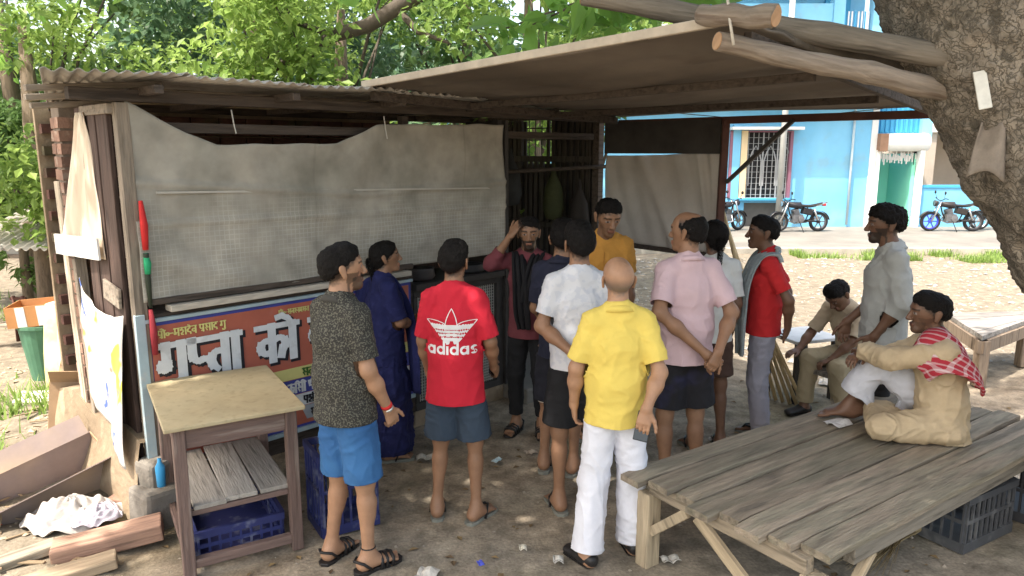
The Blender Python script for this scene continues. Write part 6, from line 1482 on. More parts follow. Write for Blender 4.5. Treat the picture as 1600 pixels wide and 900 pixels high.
def tuck(info, sd, cutf):
    """press the layers already worn (and the body under them) to just inside a new garment, so that nothing shows through the cloth"""
    j, s = info['j'], info['s']; up = info['up']
    for o, depth, lim in [(q, .016, None) for q in info['layers']] + [(info['bo'], .010, info['nbody'])]:
        me = o.data; V = np.empty(len(me.vertices) * 3, np.float32); me.vertices.foreach_get('co', V); V = V.reshape(-1, 3).astype(float)
        d = sd(V); sel = (d > -depth * s) & (d < .05 * s) & (cutf(V) < -.004 * s)
        if lim is not None:
            k = np.arange(len(V)) < lim; sel &= k & (((V - j['neck']) @ up) < -.035 * s)
            for q in 'LR':
                a, b = j['el' + q], j['wr' + q]; ba = b - a; h = np.clip((V - a) @ ba / (ba @ ba), .12, 1); sel &= (np.linalg.norm(V - a - h[:, None] * ba, axis=1) > .052 * s) | (h <= .12)
        I = np.where(sel)[0]
        if not len(I): continue
        for it in range(2):
            P = V[I]; d0 = sd(P); e = 1e-3; g = np.stack([sd(P + A(e, 0, 0)) - d0, sd(P + A(0, e, 0)) - d0, sd(P + A(0, 0, e)) - d0], -1); g /= np.linalg.norm(g, axis=1)[:, None] + 1e-9
            V[I] = P - g * np.maximum(d0 + depth * s, 0)[:, None]
        me.vertices.foreach_set('co', V.astype(np.float32).ravel()); me.update()
def shirt(name, m, wrinkle=.007, freq=(8, 8, 4.5), collar=None, seed=1, hemwave=.0, **kw):
    def w(info):
        sd, cutf = upper(info, **kw); s = info['s']
        cf = (lambda V: cutf(V) + hemwave * s * np.sin((V @ info['side']) / s * 22 + seed)) if hemwave else cutf
        tuck(info, sd, cutf)
        o = info['cloth'](name, sd, m, cf, wrinkle, freq, seed=seed); info['shirt'] = o; info['layers'].append(o)
        if collar is not None:
            j = info['j']; up = nrm(j['head'] - j['neck']); mb = MB(); c = j['neck'] + info['up'] * .008 * s - info['fw'] * .004 * s; pts = []
            for k in range(22):
                a = 2 * math.pi * k / 21; r_ = .068 * s
                pts.append(c + info['side'] * r_ * math.sin(a) * 1.0 + info['fw'] * r_ * .95 * math.cos(a) - up * (.020 * s * math.cos(a)) - up * .004 * s)
            ring = MB(); vs = []; fs = []
            for k, p in enumerate(pts):
                o_ = nrm(p - c)
                vs += [p - up * .012 * s + o_ * .016 * s, p + up * .018 * s + o_ * .000, p + up * .016 * s + o_ * .006 * s, p - up * .014 * s + o_ * .024 * s]
                if k:
                    b_ = 4 * k
                    for q in range(4): fs.append((b_ - 4 + q, b_ - 4 + (q + 1) % 4, b_ + (q + 1) % 4, b_ + q))
            ring.add(vs, fs); ring.build('collar', collar if collar is not True else m, o, smooth=True)
    return w
def pants(name, m, length=.55, loose=.02, cuff=.02, wrinkle=.006, freq=(9, 9, 6), top=1.03, seed=5, flare=0.0, th=.004, legs='LR'):
    """length = share of the leg covered: below 1 ends above the knee..., 2 = ankle"""
    def w(info):
        j, s, f, hside = info['j'], info['s'], info['fat'], info['hside']; sd = Sdf(.025 * s); P_, C_ = j['pelvis'], j['chest']; up0 = nrm(C_ - P_)
        pel = Sdf(.02 * s)
        pel.ecap(P_ - up0 * .03 * s, P_ + up0 * (top - .95) * s, (.134 + f + loose * .4) * s, (.103 + f + loose * .5) * s, (.126 + f + loose * .3) * s, (.094 + f + loose * .3) * s, hside)
        cuts = {}; lf = {}
        for q in 'LR':
            h, k, a = j['hip' + q], j['knee' + q], j['ank' + q]; g = Sdf(.02 * s)
            if length <= 1:
                e = h + (k - h) * length; g.cone(h, h + (k - h) * (length + .12), (.080 + f * .4 + loose * .45) * s, (.054 + f * .25 + loose + cuff) * s); cuts[q] = (e, nrm(k - h))
            else:
                g.cone(h, k, (.080 + f * .4 + loose * .45) * s, (.054 + f * .2 + loose) * s); e = k + (a - k) * (length - 1); g.cone(k, k + (a - k) * (length - 1 + .1), (.054 + f * .2 + loose) * s, (.036 + loose + cuff) * s); cuts[q] = (e, nrm(a - k))
            lf[q] = g
        sd.pr = pel.pr + [p[:8] + (.03 * s,) for q in legs for p in lf[q].pr]
        def cutf(V):
            dp, dl, dr = pel(V), lf['L'](V), lf['R'](V)
            x = np.where(dp < np.minimum(dl, dr), (V - (P_ + up0 * (top - .95) * s)) @ up0, -1)
            for q, d0, d1 in (('L', dl, dr), ('R', dr, dl)):
                e, d = cuts[q]; y = (V - e) @ d; rad = np.linalg.norm((V - e) - y[:, None] * d, axis=1)
                own = (d0 <= d1) & (d0 < dp) & (y > -.16 * s) & (rad < (.13 + f * .3) * s)
                x = np.where(own, np.maximum(x, y), x)
            return x
        tuck(info, sd, cutf); info['pants'] = info['cloth'](name, sd, m, cutf, wrinkle, freq, seed=seed, th=th); info['layers'].append(info['pants'])
    return w
def cloth_mat(name, col, rough=.88, var=.10, **k): return mat(name, col, rough, var, k.pop('scale', 9), k.pop('bump', .22), k.pop('bscale', 190), **k)
def child(info, name, mesh, m, par=None, **k): return obj(name, mesh, m, par or info['t'], **k)
def sock(name, pts, r, m, par=None):
    def w(info):
        mb = MB(); s = info['s']; mb.tube([A(*p) * s for p in pts], [q * s for q in r] if isinstance(r, (list, tuple)) else r * s, 14); mb.build(name, m, info['t'], smooth=True)
    return w
def band(name, q, fr0, fr1, r, m, seg=('el', 'wr')):
    """a band round a limb, e.g. a watch strap or thread"""
    def w(info):
        a, b = info['j'][seg[0] + q], info['j'][seg[1] + q]; mb = MB(); p0, p1 = a + (b - a) * fr0, a + (b - a) * fr1
        mb.tube([p0, (p0 + p1) / 2, p1], [r * info['s'] * .96, r * info['s'], r * info['s'] * .96], 18); mb.build(name, m, info['t'], smooth=True)
    return w
def drape(name, m, pts, half, th=.012, seed=1, nu=40, nv=12, fold=.012):
    """a strip of cloth laid along pts (in body units) with half-width vectors and folds"""
    def w(info):
        s = info['s']; P = np.array([A(*p) for p in pts]) * s; Wd = np.array([A(*h) for h in half]) * s
        tt = np.linspace(0, len(P) - 1, nu + 1)
        def sm(Q):
            k = np.stack([np.interp(tt, np.arange(len(Q)), Q[:, c]) for c in range(3)], -1)
            pad = 3; kk = np.concatenate([np.repeat(k[:1], pad, 0), k, np.repeat(k[-1:], pad, 0)])
            return np.stack([np.convolve(kk[:, c], np.ones(7) / 7, 'valid') for c in range(3)], -1)
        Pc, Wc = sm(P), sm(Wd); V = []; 
        for i in range(nu + 1):
            d = nrm(Pc[min(i + 1, nu)] - Pc[max(i - 1, 0)]); n_ = nrm(np.cross(d, Wc[i]))
            for k in range(nv + 1):
                v = 2 * k / nv - 1; V.append(Pc[i] + Wc[i] * v + n_ * fold * s * math.sin(v * 8 + seed + .25 * i * .3) + n_ * .2 * np.linalg.norm(Wc[i]) * -(v * v))
        F = [(i * (nv + 1) + k, (i + 1) * (nv + 1) + k, (i + 1) * (nv + 1) + k + 1, i * (nv + 1) + k + 1) for i in range(nu) for k in range(nv)]
        o = obj(name, mesh_np(name, np.array(V), None, np.array(F)), m, info['t']); md = o.modifiers.new('solid', 'SOLIDIFY'); md.thickness = th * s; md.offset = 0
        info['drape'] = o
    return w
SK = dict(tan=(.36, .20, .12), mid=(.27, .145, .085), dark=(.15, .078, .048), fair=(.40, .235, .15))
def check_pattern(c1, c2, c3, period):
    def b(n, l, oc):
        mp = n.new('ShaderNodeMapping'); mp.inputs['Rotation'].default_value = (.3, .6, .5); l.new(oc, mp.inputs[0]); sep = n.new('ShaderNodeSeparateXYZ'); l.new(mp.outputs[0], sep.inputs[0])
        st_ = lambda s_, w_: nmath(n, l, 'LESS_THAN', nmath(n, l, 'FRACT', nmath(n, l, 'DIVIDE', nmath(n, l, 'ADD', s_, 10.0), period)), w_)
        a, d = st_(sep.outputs[0], .3), st_(sep.outputs[2], .3); e = st_(sep.outputs[1], .3)
        d = nmath(n, l, 'MAXIMUM', d, 0.0)
        c = nmix(n, l, nmath(n, l, 'MULTIPLY', nmath(n, l, 'ADD', a, d), .5), c1, c2)
        return nmix(n, l, nmath(n, l, 'MULTIPLY', nnoise(n, l, oc, 12), .25), c, c3)
    return b
def speckle(c1, c2, sc_=95, lo=.52):
    def b(n, l, oc):
        mr = n.new('ShaderNodeMapRange'); mr.inputs[1].default_value = lo; mr.inputs[2].default_value = lo + .05; l.new(nnoise(n, l, oc, sc_, 2), mr.inputs[0])
        return nmix(n, l, mr.outputs[0], c1, c2)
    return b
# 1. man in dark speckled shirt and blue shorts
def p1_extra(info):
    w_, d, pn, th = info['hands'][1]
p1 = person('man in dark speckled shirt and bright blue shorts with red wrist thread, at the table', (-.87, 3.66, 0), -40, 1.73, dict(
        kneeR=(.10, .03, .49), ankR=(.12, .02, .085), kneeL=(-.09, .01, .49), ankL=(-.12, -.04, .085), elR=(.25, .0, 1.12), wrR=(.24, .13, .88), elL=(-.235, .03, 1.13), wrL=(-.15, .2, .95)),
    head_yaw=-22, head_pitch=-4, skin=SK['tan'], fat=.012, belly=.01, hands=dict(R=dict(dir=(-.05, .45, -1), palm=(-1, .1, 0), curl=42)), hair='short', beard=.75, res=.0094, shoe='sandal',
    wear=[pants('shorts', cloth_mat('bright blue shorts cloth', (.030, .10, .25), col2=(.04, .13, .30)), .95, .022, .02, .007),
          shirt('shirt', grad_mat_pattern('dark speckled shirt cloth', speckle((.034, .032, .029), (.115, .11, .088), 125), .85), .007, hem=.83, loose=.03, sleeve=.78, arm_loose=.026, collar=cloth_mat('dark collar', (.06, .056, .05))),
          band('wrist_thread', 'R', .86, .93, .031, cloth_mat('red thread', (.55, .03, .03))), band('watch', 'R', .95, 1.0, .030, mat('steel watch', (.6, .6, .58), .3, .05, 5, 0, 60, .8)), band('anklet_thread', 'R', .90, .915, .041, M_leather, ('knee', 'ank'))])
# 2. woman in deep blue dress
M_dress = cloth_mat('deep blue dress', (.013, .016, .075), var=.2, spot=(.03, .034, .13), spotscale=20, spotamt=.4)
def skirt(info):
    s = info['s']; sd = Sdf(.05 * s); sd.ecap((0, 0, .14 * s), (0, 0, .60 * s), .205 * s, .19 * s, .19 * s, .155 * s, (1, 0, 0)); sd.ecap((0, 0, .60 * s), (0, .0, 1.02 * s), .19 * s, .155 * s, .14 * s, .11 * s, (1, 0, 0))
    info['cloth']('skirt', sd, M_dress, lambda V: np.maximum(V[:, 2] - 1.04 * s, .055 * s - V[:, 2]), .016, (11, 11, 1.2), seed=4)
p2 = person('woman in a deep blue dress with arms folded beside the counter', (-.90, 5.10, 0), -62, 1.57, dict(elR=(.23, .06, 1.13), wrR=(.02, .22, 1.07), elL=(-.23, .06, 1.12), wrL=(.05, .24, 1.12)),
    head_yaw=-12, head_pitch=-6, skin=SK['mid'], fat=.012, hands=dict(R=dict(dir=(-1, .1, .1), palm=(0, -1, 0), curl=25), L=dict(dir=(1, .1, -.1), palm=(0, -1, 0), curl=25)), hair='woman', shoe='slipper',
    wear=[skirt, shirt('blouse', M_dress, .008, hem=.78, loose=.024, sleeve=.9, arm_loose=.03, seed=3),
          drape('shawl', M_dress, [(-.16, -.10, 1.0), (-.17, -.12, 1.30), (-.14, -.03, 1.47), (-.08, .10, 1.36), (.04, .17, 1.12), (.12, .17, .85), (.14, .17, .5)], [(.09, .06, .05), (.09, .06, .05), (.06, .06, .02), (.07, 0, .05), (.09, 0, .05), (.1, 0, .03), (.1, 0, .0)], .012, 2)])
# 3. boy in the red t-shirt
M_redt = cloth_mat('red t-shirt cotton', (.56, .020, .040), var=.08)
def back_print(info):
    """white three leafed mark and lettering printed on the back, laid on the cloth"""
    s = info['s']; o = info['shirt']; m = o.data; bv = BVHTree.FromPolygons([v.co.copy() for v in m.vertices], [tuple(p.vertices) for p in m.polygons])
    cx, cz = -.004, 1.20
    def leaf(ax, tip, w_, base, n=18, bend=0):
        """outline of a pointed leaf from base to tip"""
        b_, t_ = Vector(base), Vector(tip); d = t_ - b_; nn = Vector((-d.y, d.x)).normalized(); L = []; Rr = []
        for k in range(n + 1):
            u = k / n; w2 = w_ * math.sin(math.pi * u ** .85) ** .8 * (1 - .1 * u); c = b_ + d * u + nn * bend * math.sin(math.pi * u); L.append(c + nn * w2); Rr.append(c - nn * w2)
        return L, Rr
    quads = []
    def strip(A_, B_):
        for k in range(len(A_) - 1): quads.append((A_[k], A_[k + 1], B_[k + 1], B_[k]))
    gap = [(.052, .060), (.030, .037), (.008, .015)]            # three bars cut across the leaves
    def outline(L, Rr, th_=.0045):
        for E_ in (L, Rr):
            strip([p for p in E_], [p + (q - p).normalized() * th_ for p, q in zip(E_, Rr if E_ is L else L)])
    zlev = .052
    for tip, w_, base, bend in (((0, .128), .034, (0, -.035), 0), ((-.124, .070), .034, (-.012, -.046), -.026), ((.124, .070), .034, (.012, -.046), .026)):
        L, Rr = leaf(None, tip, w_, base, 40, bend)
        for k in range(len(L) - 1):
            ym = (L[k].y + Rr[k].y) / 2
            a, b_, c, d = L[k], L[k + 1], Rr[k + 1], Rr[k]
            n_ = 8
            for q in range(n_):
                p = [a.lerp(d, q / n_), b_.lerp(c, q / n_), b_.lerp(c, (q + 1) / n_), a.lerp(d, (q + 1) / n_)]
                y = sum(v.y for v in p) / 4; edge = q in (0, n_ - 1)
                inb = y < zlev and not (.022 < y < .0275 or .004 < y < .0095 or -.014 < y < -.0085)
                if y < -.030 and abs(sum(v.x for v in p) / 4) < .004: inb = False
                if inb: quads.append(tuple(p))
        for Ed, Ot in ((L, Rr), (Rr, L)):
            idx_ = [k for k in range(len(Ed)) if Ed[k].y >= zlev - .004]
            strip([Ed[k] for k in idx_], [Ed[k] + (Ot[k] - Ed[k]).normalized() * min(.0045, (Ot[k] - Ed[k]).length / 2) for k in idx_])
    def ring(x, y, ro, ri, a0=0, a1=360, n=28, sx=1.0):
        P1 = [Vector((x + sx * ro * math.cos(R(a0 + (a1 - a0) * k / n)), y + ro * math.sin(R(a0 + (a1 - a0) * k / n)))) for k in range(n + 1)]
        P2 = [Vector((x + sx * ri * math.cos(R(a0 + (a1 - a0) * k / n)), y + ri * math.sin(R(a0 + (a1 - a0) * k / n)))) for k in range(n + 1)]; strip(P1, P2)
    def rect(x0, y0, x1, y1):
        n = 6
        for k in range(n): quads.append(tuple(Vector(p) for p in ((x0, y0 + (y1 - y0) * k / n), (x1, y0 + (y1 - y0) * k / n), (x1, y0 + (y1 - y0) * (k + 1) / n), (x0, y0 + (y1 - y0) * (k + 1) / n))))
    by = -.098; xh = .021; st_ = .0112; x = -.123                       # lower-case letters a d i d a s
    for ch in 'adidas':
        if ch in 'ad': ring(x + xh, by + xh, xh, xh - st_); rect(x + 2 * xh - st_ + .001, by, x + 2 * xh + .001, by + (2 * xh if ch == 'a' else .066)); x += 2 * xh + .0065
        elif ch == 'i': rect(x, by, x + st_, by + 2 * xh); rect(x, by + 2 * xh + .008, x + st_, by + .066); x += st_ + .0065
        else: ring(x + .0165, by + xh + .0098, .0112, .0012, 20, 270, 14, 1.3); ring(x + .0165, by + .0112, .0112, .0012, 90, -160, 14, 1.3); x += .04
    V = []; F = []
    for q in quads:
        i0 = len(V); ok = True; pv = []
        for v in q:
            P = Vector(((cx + v.x * 1.22) * s, -.6, (cz + v.y * 1.22) * s)); h, n_, i_, d_ = bv.ray_cast(P, Vector((0, 1, 0)), 1.0)
            if h is None: ok = False; break
            pv.append(h + Vector((0, -.0022, 0)))
        if ok: V += pv; F.append((i0, i0 + 1, i0 + 2, i0 + 3))
    obj('back_print', mesh_np('back_print', np.array([tuple(v) for v in V]), None, np.array(F)), cloth_mat('white print', (.80, .78, .78), .6), o)
p3 = person('boy in a red t-shirt with large white leaf mark on the back, in dark shorts', (-.335, 4.20, 0), -3, 1.68, dict(ankR=(.125, -.06, .085), kneeR=(.115, .0, .49), ankL=(-.125, -.02, .085), kneeL=(-.10, .02, .49),
        elR=(.265, -.01, 1.13), wrR=(.275, .13, .93), elL=(-.245, .0, 1.13), wrL=(-.225, .08, .90)), head_yaw=-14, head_pitch=-5, skin=SK['mid'], hands=dict(R=dict(dir=(.25, .8, -.6), palm=(-1, .2, 0), curl=45)), hair='short', res=.0098, shoe='slipper', foot=(0, 0),
    feet=dict(R=(.55, .84, 0), L=(-.12, 1, 0)),
    wear=[pants('shorts', cloth_mat('slate blue shorts', (.040, .058, .085)), .92, .026, .025, .007),
          shirt('t_shirt', M_redt, .0062, hem=.765, loose=.034, sleeve=.88, arm_loose=.030, seed=7, hemflare=.012), back_print])
# 4. bearded man, hand on head
p4 = person('bearded man in maroon shirt and black scarf holding a hand to his head', (.13, 5.55, 0), 168, 1.70, dict(elR=(.33, .10, 1.38), wrR=(.17, .13, 1.60), elL=(-.24, .02, 1.13), wrL=(-.2, .12, .9)),
    head_yaw=12, head_pitch=4, skin=SK['mid'], hands=dict(R=dict(dir=(-.5, -.15, .85), palm=(-.6, -.8, -.2), curl=20)), hair='short', beard=.9, shoe='sandal',
    wear=[pants('trousers', cloth_mat('black trousers cloth', (.016, .016, .018)), 1.85, .014, .0, .006),
          shirt('shirt', cloth_mat('maroon shirt cloth', (.17, .045, .055), var=.15), .008, hem=.80, loose=.022, sleeve=1.5, arm_loose=.016, collar=True, seed=9),
          drape('scarf', cloth_mat('black scarf cloth', (.014, .013, .015)), [(.10, -.09, 1.28), (.09, -.05, 1.46), (.06, .10, 1.44), (.03, .165, 1.25), (.02, .175, 1.0), (.0, .18, .88)], [(.05, .03, 0), (.05, .03, 0), (.05, .0, .02), (.055, 0, 0), (.06, 0, 0), (.045, 0, 0)], .02, 1),
          drape('scarf_end', cloth_mat('black scarf cloth', (.014, .013, .015)), [(.09, -.07, 1.46), (-.03, -.085, 1.475), (-.09, -.05, 1.46), (-.07, .09, 1.43), (-.03, .16, 1.25), (.0, .175, 1.08)], [(.0, .0, .035), (.0, .0, .035), (.04, .03, 0), (.045, 0, 0), (.05, 0, 0), (.04, 0, 0)], .02, 3)])
# 5. man in navy shirt, mostly hidden
p5 = person('man in dark navy shirt half hidden beside the white t-shirt', (.335, 4.86, 0), -18, 1.74, dict(elL=(-.24, .03, 1.13), wrL=(-.16, .2, .98)), head_yaw=10, head_pitch=-5, skin=SK['mid'], hair='short', beard=.5, shoe='slipper',
    wear=[pants('trousers', cloth_mat('dark navy shorts', (.018, .018, .026)), .97, .022, .02, .006), shirt('shirt', cloth_mat('navy shirt cloth', (.020, .022, .042)), .007, hem=.82, loose=.02, sleeve=.8, arm_loose=.02, collar=True, seed=11),
          band('knee_bandage', 'L', -.06, .04, .066, cloth_mat('white bandage', (.7, .68, .64)), ('knee', 'ank'))])
# 6. man in white t-shirt
p6 = person('man in white patterned t-shirt and black shorts with forearm behind his back', (.395, 4.27, 0), 4, 1.78, dict(elL=(-.27, -.04, 1.15), wrL=(-.06, -.20, 1.03), elR=(.26, -.02, 1.14), wrR=(.12, -.19, 1.0), ankL=(-.10, .0, .085), ankR=(.11, .1, .085), kneeR=(.1, .06, .5)), head_yaw=8, head_pitch=-6, skin=SK['mid'],
    hands=dict(L=dict(dir=(1, -.1, -.25), palm=(0, 1, 0), curl=20), R=dict(dir=(-1, -.2, -.2), palm=(0, 1, 0), curl=30)), hair='short', beard=.6, shoe='slipper',
    wear=[pants('shorts', cloth_mat('black shorts cloth', (.014, .014, .016)), .86, .026, .024, .006), shirt('t_shirt', grad_mat_pattern('white patterned t-shirt', speckle((.60, .60, .63), (.54, .55, .60), 26, .5), .85), .007, hem=.90, loose=.026, sleeve=.72, arm_loose=.026, seed=13)])
# 7. man in orange shirt in the doorway
M_orange = cloth_mat('mustard orange shirt', (.56, .27, .055), var=.12)
def placket(info):
    s = info['s']; o = info['shirt']; m = o.data; bv = BVHTree.FromPolygons([v.co.copy() for v in m.vertices], [tuple(p.vertices) for p in m.polygons]); mb = MB(); pts = []
    for k in range(16):
        h = bv.ray_cast(Vector((0, .7, (1.36 - .03 * k) * s)), Vector((0, -1, 0)), 1.2)[0]
        if h: pts.append(h + Vector((0, .003, 0)))
    if len(pts) > 2: mb.tube(pts, .012 * s, 6, True, .3); mb.build('placket', M_orange, o, smooth=True)
p7 = person('man in mustard orange shirt looking down, standing in the stall doorway', (.70, 5.50, 0), 170, 1.86, dict(head=(-.02, .075, 1.59), neck=(0, .01, 1.455), elR=(.25, .03, 1.13), wrR=(.2, .15, .95)), head_yaw=22, head_pitch=20, skin=SK['mid'], fat=.008, hair='short', beard=.25, shoe='slipper',
    wear=[pants('trousers', cloth_mat('brown grey trousers', (.05, .042, .04)), 1.9, .02, .0, .006), shirt('shirt', M_orange, .007, hem=.82, loose=.026, sleeve=.72, arm_loose=.024, collar=True, seed=15), placket])
# 8. bald man in yellow shirt and white trousers
p8 = person('bald man in bright yellow shirt and wide white trousers holding a phone behind him', (.545, 3.70, 0), 3, 1.66, dict(elL=(-.27, .0, 1.13), wrL=(-.27, .07, .90), elR=(.265, -.10, 1.13), wrR=(.125, -.20, .965), kneeL=(-.11, .01, .49), ankL=(-.15, -.06, .085), ankR=(.13, .06, .085), kneeR=(.11, .03, .49)), head_pitch=-8, skin=SK['tan'], fat=.010, belly=.02,
    hands=dict(R=dict(dir=(-.25, -.25, -1), palm=(.25, .9, -.2), curl=30), L=dict(dir=(.05, .2, -1), palm=(1, 0, 0), curl=30)), hair='bald', res=.0094, shoe='shoe', feet=dict(L=(-.55, .84, 0), R=(-.15, 1, 0)),
    wear=[pants('trousers', cloth_mat('white trousers cloth', (.66, .66, .72)), 1.98, .022, .030, .007, (7, 7, 3.5), seed=8), shirt('shirt', cloth_mat('bright yellow shirt cloth', (.70, .53, .12), var=.07), .007, hem=.83, loose=.022, sleeve=.80, arm_loose=.03, collar=True, seed=17, hemwave=.004)])
# 9. man in pale pink shirt, hands joined behind
p9 = person('balding man in pale pink shirt and black shorts with hands joined behind', (1.10, 4.55, 0), 10, 1.82, dict(elL=(-.27, -.13, 1.17), wrL=(.04, -.23, .93), elR=(.29, -.11, 1.15), wrR=(.10, -.25, .95)), head_yaw=38, head_pitch=-2, skin=SK['mid'], fat=.012, belly=.02,
    hands=dict(L=dict(dir=(.75, -.1, -.65), palm=(.3, .9, 0), curl=35), R=dict(dir=(-.45, -.25, -.9), palm=(-.3, .9, -.2), curl=55)), hair='balding', res=.0098, shoe='slipper',
    wear=[pants('shorts', cloth_mat('black sports shorts', (.016, .015, .018), spot=(.03, .03, .10), spotscale=3), .84, .03, .03, .006), shirt('shirt', cloth_mat('pale pink shirt cloth', (.58, .42, .45), var=.06), .006, hem=.84, loose=.028, sleeve=.80, arm_loose=.03, collar=True, seed=19)])
# 10. hidden person behind him
p10 = person('person with thick black hair and white sleeve hidden behind the pink shirt', (1.46, 5.25, 0), 6, 1.70, {}, skin=SK['dark'], hair='woman', shoe='slipper',
    wear=[pants('shorts', cloth_mat('brown shorts cloth', (.07, .04, .03)), .8, .02, .02, .006), shirt('shirt', cloth_mat('white shirt cloth', (.62, .62, .60)), .007, hem=.85, loose=.02, sleeve=.8, arm_loose=.02, seed=21)])
# 11. man in red shirt with grey scarf
M_gscarf = mat('grey blue scarf', (.30, .34, .35), .9, .2, 22, .3, 120, spot=(.42, .45, .44), spotscale=40)
p11 = person('young man in red shirt and grey trousers with a long grey scarf', (1.90, 5.42, 0), 72, 1.72, dict(elL=(-.23, -.16, 1.14), wrL=(-.1, -.17, .93), elR=(.23, -.16, 1.14), wrR=(.1, -.18, .92), head=(0, .045, 1.60)), head_yaw=8, head_pitch=-2, skin=SK['dark'],
    hands=dict(L=dict(dir=(.6, -.1, -.8), palm=(.3, .9, 0), curl=40), R=dict(dir=(-.6, -.1, -.8), palm=(-.3, .9, 0), curl=40)), hair='short', shoe='slipper',
    wear=[pants('trousers', cloth_mat('grey trousers cloth', (.26, .25, .29)), 1.95, .02, .01, .008, (8, 8, 4)), shirt('t_shirt', cloth_mat('plain red shirt cloth', (.50, .022, .025)), .007, hem=.85, loose=.022, sleeve=.75, arm_loose=.024, seed=23),
          drape('scarf', M_gscarf, [(-.10, -.08, 1.40), (-.085, -.05, 1.475), (-.10, .07, 1.44), (-.13, .15, 1.25), (-.14, .16, 1.0), (-.14, .15, .80), (-.13, .15, .68)], [(.045, .02, 0), (.05, .03, 0), (.05, .02, 0), (.06, 0.03, 0), (.065, 0.03, 0), (.065, 0.02, 0), (.045, 0.02, 0)], .016, 1),
          drape('scarf_end', M_gscarf, [(-.085, -.06, 1.475), (.0, -.085, 1.48), (.085, -.05, 1.475), (.10, .07, 1.44), (.11, .15, 1.25), (.11, .16, 1.05)], [(0, 0, .035), (0, 0, .035), (.05, .03, 0), (.05, .02, 0), (.055, .02, 0), (.05, .02, 0)], .016, 3)])
# 12. seated man with bowed head
p12 = person('man in beige shirt seated with bowed head, leaning a hand on the white table', (2.93, 6.05, 0), 118, 1.68, dict(pelvis=(0, 0, .50), chest=(0, .13, .80), neck=(0, .20, .965), head=(0, .30, 1.06), hipR=(.09, 0, .49), hipL=(-.09, 0, .49), kneeR=(.13, .43, .50), kneeL=(-.14, .42, .49), ankR=(.13, .46, .085), ankL=(-.15, .34, .085),
        shR=(.17, .17, .915), shL=(-.17, .19, .915), elR=(.30, .30, .68), wrR=(.28, .46, .56), elL=(-.24, .33, .70), wrL=(-.16, .46, .56)), head_pitch=46, head_yaw=-4, skin=SK['dark'],
    hands=dict(R=dict(dir=(.1, 1, -.2), palm=(0, -.2, -1), curl=20), L=dict(dir=(.5, .6, -.4), palm=(0, 0, -1), curl=30)), hair='short', shoe='shoe', group='seated people',
    wear=[pants('trousers', cloth_mat('khaki trousers cloth', (.33, .27, .17)), 1.92, .02, .01, .007, (9, 9, 6), top=.98), shirt('shirt', cloth_mat('beige shirt cloth', (.42, .34, .24)), .007, hem=.90, loose=.024, sleeve=.85, arm_loose=.022, seed=25)])
seat = thing('bench', 'dark low wooden bench under the man with the bowed head', 'bench', (3.02, 6.1, 0), R(28))
mb = MB(); mb.box((0, 0, .385), (1.1, .34, .035)); mb.build('seat', M_plank_edge, seat, bevel=.005)
for x, y, a in ((-.45, -.12, 1), (-.45, .12, 1), (.45, -.12, -1), (.45, .12, -1)): mb = MB(); mb.bar((x, y, .365), (x - .1 * a, y * 1.3, 0), .05, .05); mb.build('leg', M_plank_edge, seat)
# 13. man in pale shirt standing in profile
p13 = person('tall man in pale grey open shirt with bushy black hair, seen in profile', (2.60, 5.02, 0), 76, 1.83, dict(elL=(-.23, -.05, 1.13), wrL=(-.2, .08, .90), elR=(.23, -.02, 1.13), wrR=(.12, .2, .93), head=(0, .045, 1.60)), head_yaw=4, head_pitch=2, skin=SK['dark'], hair='fluffy', beard=.85, shoe='slipper', hands=dict(L=dict(dir=(.2, .5, -1), palm=(1, 0, 0), curl=35)),
    wear=[pants('trousers', cloth_mat('dark trousers cloth', (.02, .018, .018)), 1.9, .014, .0, .006), shirt('vest', cloth_mat('dark vest cloth', (.025, .022, .022)), .003, hem=.9, loose=.008, sleeve=.3, arm_loose=.004, seed=26),
          shirt('shirt', cloth_mat('pale grey shirt cloth', (.36, .365, .35)), .009, hem=.84, loose=.034, sleeve=1.35, arm_loose=.028, collar=True, seed=27, hemwave=.01)])
# 14. old man sitting on the platform
M_kurta = cloth_mat('cream kurta cloth', (.47, .365, .235), var=.13, col2=(.42, .32, .2)); M_pyj = cloth_mat('grey white pyjama cloth', (.50, .50, .54))
M_check = grad_mat_pattern('red checked scarf', check_pattern((.36, .03, .045), (.62, .48, .48), (.25, .02, .03), .034), .9)
def kurta(info):
    s, j = info['s'], info['j']; sd, cutf = upper(info, loose=.034, hem=.80, sleeve=1.92, arm_loose=.028)
    # skirt of the kurta lying over the folded near leg and on the boards
    sd.cone(j['hipL'], j['kneeL'] + A(.0, .0, .0), .10 * s, .066 * s); sd.ecap(j['pelvis'] + A(0, -.05, -.05) * s, j['pelvis'] + A(-.02, .24, -.07) * s, .22 * s, .05 * s, .23 * s, .05 * s, (1, 0, 0))
    sd.cone(j['kneeL'], j['ankL'] + A(.10, .02, 0) * s, .064 * s, .066 * s); sd.cone(j['ankL'] + A(-.06, -.05, -.01) * s, j['ankL'] + A(.1, -.05, -.01) * s, .07 * s, .07 * s)
    def cf(V):
        w_ = j['wrL']; d = nrm(w_ - j['elL']); c = np.full(len(V), -1.0)
        for q in 'LR':
            w_, e = j['wr' + q], j['el' + q]; d = nrm(w_ - e); y = (V - (e + (w_ - e) * .92)) @ d; rad = np.linalg.norm((V - w_) - ((V - w_) @ d)[:, None] * d, axis=1); c = np.where((rad < .085 * s) & (y > -.1), np.maximum(c, y), c)
        return np.maximum(c, .004 - V[:, 2])
    tuck(info, sd, cf); info['shirt'] = info['cloth']('kurta', sd, M_kurta, cf, .010, (7, 7, 5), seed=31)
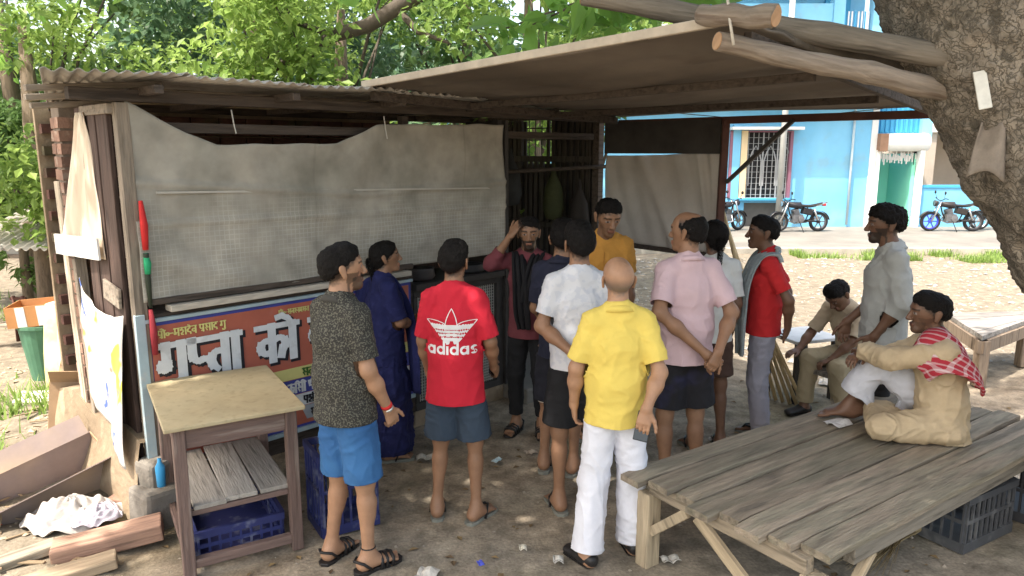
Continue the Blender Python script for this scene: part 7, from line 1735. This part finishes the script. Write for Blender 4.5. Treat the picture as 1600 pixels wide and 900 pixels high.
p14 = person('old man in cream kurta with red checked scarf sitting cross legged on the platform', (2.55, 4.15, .528), 70, 1.72, dict(pelvis=(0, 0, .115), chest=(0, .04, .43), neck=(0, .07, .60), head=(0, .125, .735), hipR=(.10, .02, .10), hipL=(-.10, .02, .10), kneeR=(.10, .36, .42), kneeL=(-.26, .36, .10), ankR=(.12, .50, .095), ankL=(.0, .33, .075),
        shR=(.175, .06, .55), shL=(-.175, .05, .55), elR=(.22, .28, .42), wrR=(.12, .46, .44), elL=(-.17, .33, .475), wrL=(.06, .455, .47)), head_yaw=10, head_pitch=2, skin=SK['dark'], hair='short', beard=.4, group='seated people', shoe=None,
    hands=dict(L=dict(dir=(1, .2, -.2), palm=(0, .0, -1), curl=35), R=dict(dir=(-.8, .5, -.2), palm=(0, 0, -1), curl=30)), feet=dict(R=(-.2, 1, 0), L=(.9, .1, 0), upL=(0, .1, 1)), res=.0098,
    wear=[pants('pyjama', M_pyj, 1.74, .026, .03, .008, (9, 9, 6), top=1.0, legs='R'), kurta,
          drape('checked_scarf', M_check, [(-.17, .19, .45), (-.19, .15, .56), (-.18, .05, .60), (-.16, -.05, .555), (-.14, -.11, .46), (-.12, -.135, .35)], [(.06, .05, .06), (.10, .03, .11), (.12, .0, .11), (.13, .03, .09), (.125, .05, .06), (.08, .03, .02)], .014, 2, 40, 14, .008)])
# held things
def in_hand(name, label, cat, info, k, c, size, m, up_=.075, rot=(0, 0, 0), off=(0, 0, 0)):
    w_, d, pn, th = info['hands'][k]; s = info['s']; M = info['t'].matrix_basis
    Rm = Matrix((tuple(th), tuple(pn), tuple(d))).transposed() @ Euler(rot).to_matrix()
    p = w_ + d * up_ * s + pn * .030 * s + A(*off); t = Matrix.Translation(info['t'].location) @ Matrix.Rotation(info['t'].rotation_euler.z, 4, 'Z')
    o = thing(name, label, cat); o.matrix_world = t @ Matrix.Translation(Vector(p)) @ Rm.to_4x4()
    mb = MB(); mb.box((0, 0, 0), size); mb.build('case', m, o, bevel=.004)
    return o
M_phone = mat('phone black', (.02, .02, .022), .25, .1, 5); M_screen = mat('phone glass', (.05, .055, .06), .12, .05, 5)
ph8 = in_hand('phone', 'black phone held behind the bald man\'s white trousers', 'phone', p8, 1, 0, (.075, .010, .15), M_phone, .095)
mb = MB(); mb.box((0, -.0062, 0), (.068, .002, .14)); mb.build('screen', M_screen, ph8)
ph3 = in_hand('phone', 'dark phone in the right hand of the boy in red', 'phone', p3, 1, 0, (.07, .010, .14), M_phone, .085)
mb = MB(); mb.box((0, .0062, 0), (.064, .002, .13)); mb.build('screen', M_screen, ph3)
bag = MB(); bag.sheet(lambda u, v: (.09 * (2 * v - 1) * (1 - .3 * abs(2 * u - 1)), .06 * (2 * u - 1), .012 + .03 * abs(math.sin(5 * u) * math.cos(4 * v)) * (1 - abs(2 * u - 1))), 10, 12)
tag(bag.build('white_packet', mat('speckled white packet', (.6, .58, .57), .7, .1, 20, spot=(.3, .28, .28), spotscale=60), loc=(2.02, 4.33, .528), rot=(0, 0, .5), solid=.003), 'small white speckled packet by the old man\'s foot on the planks', 'packet')
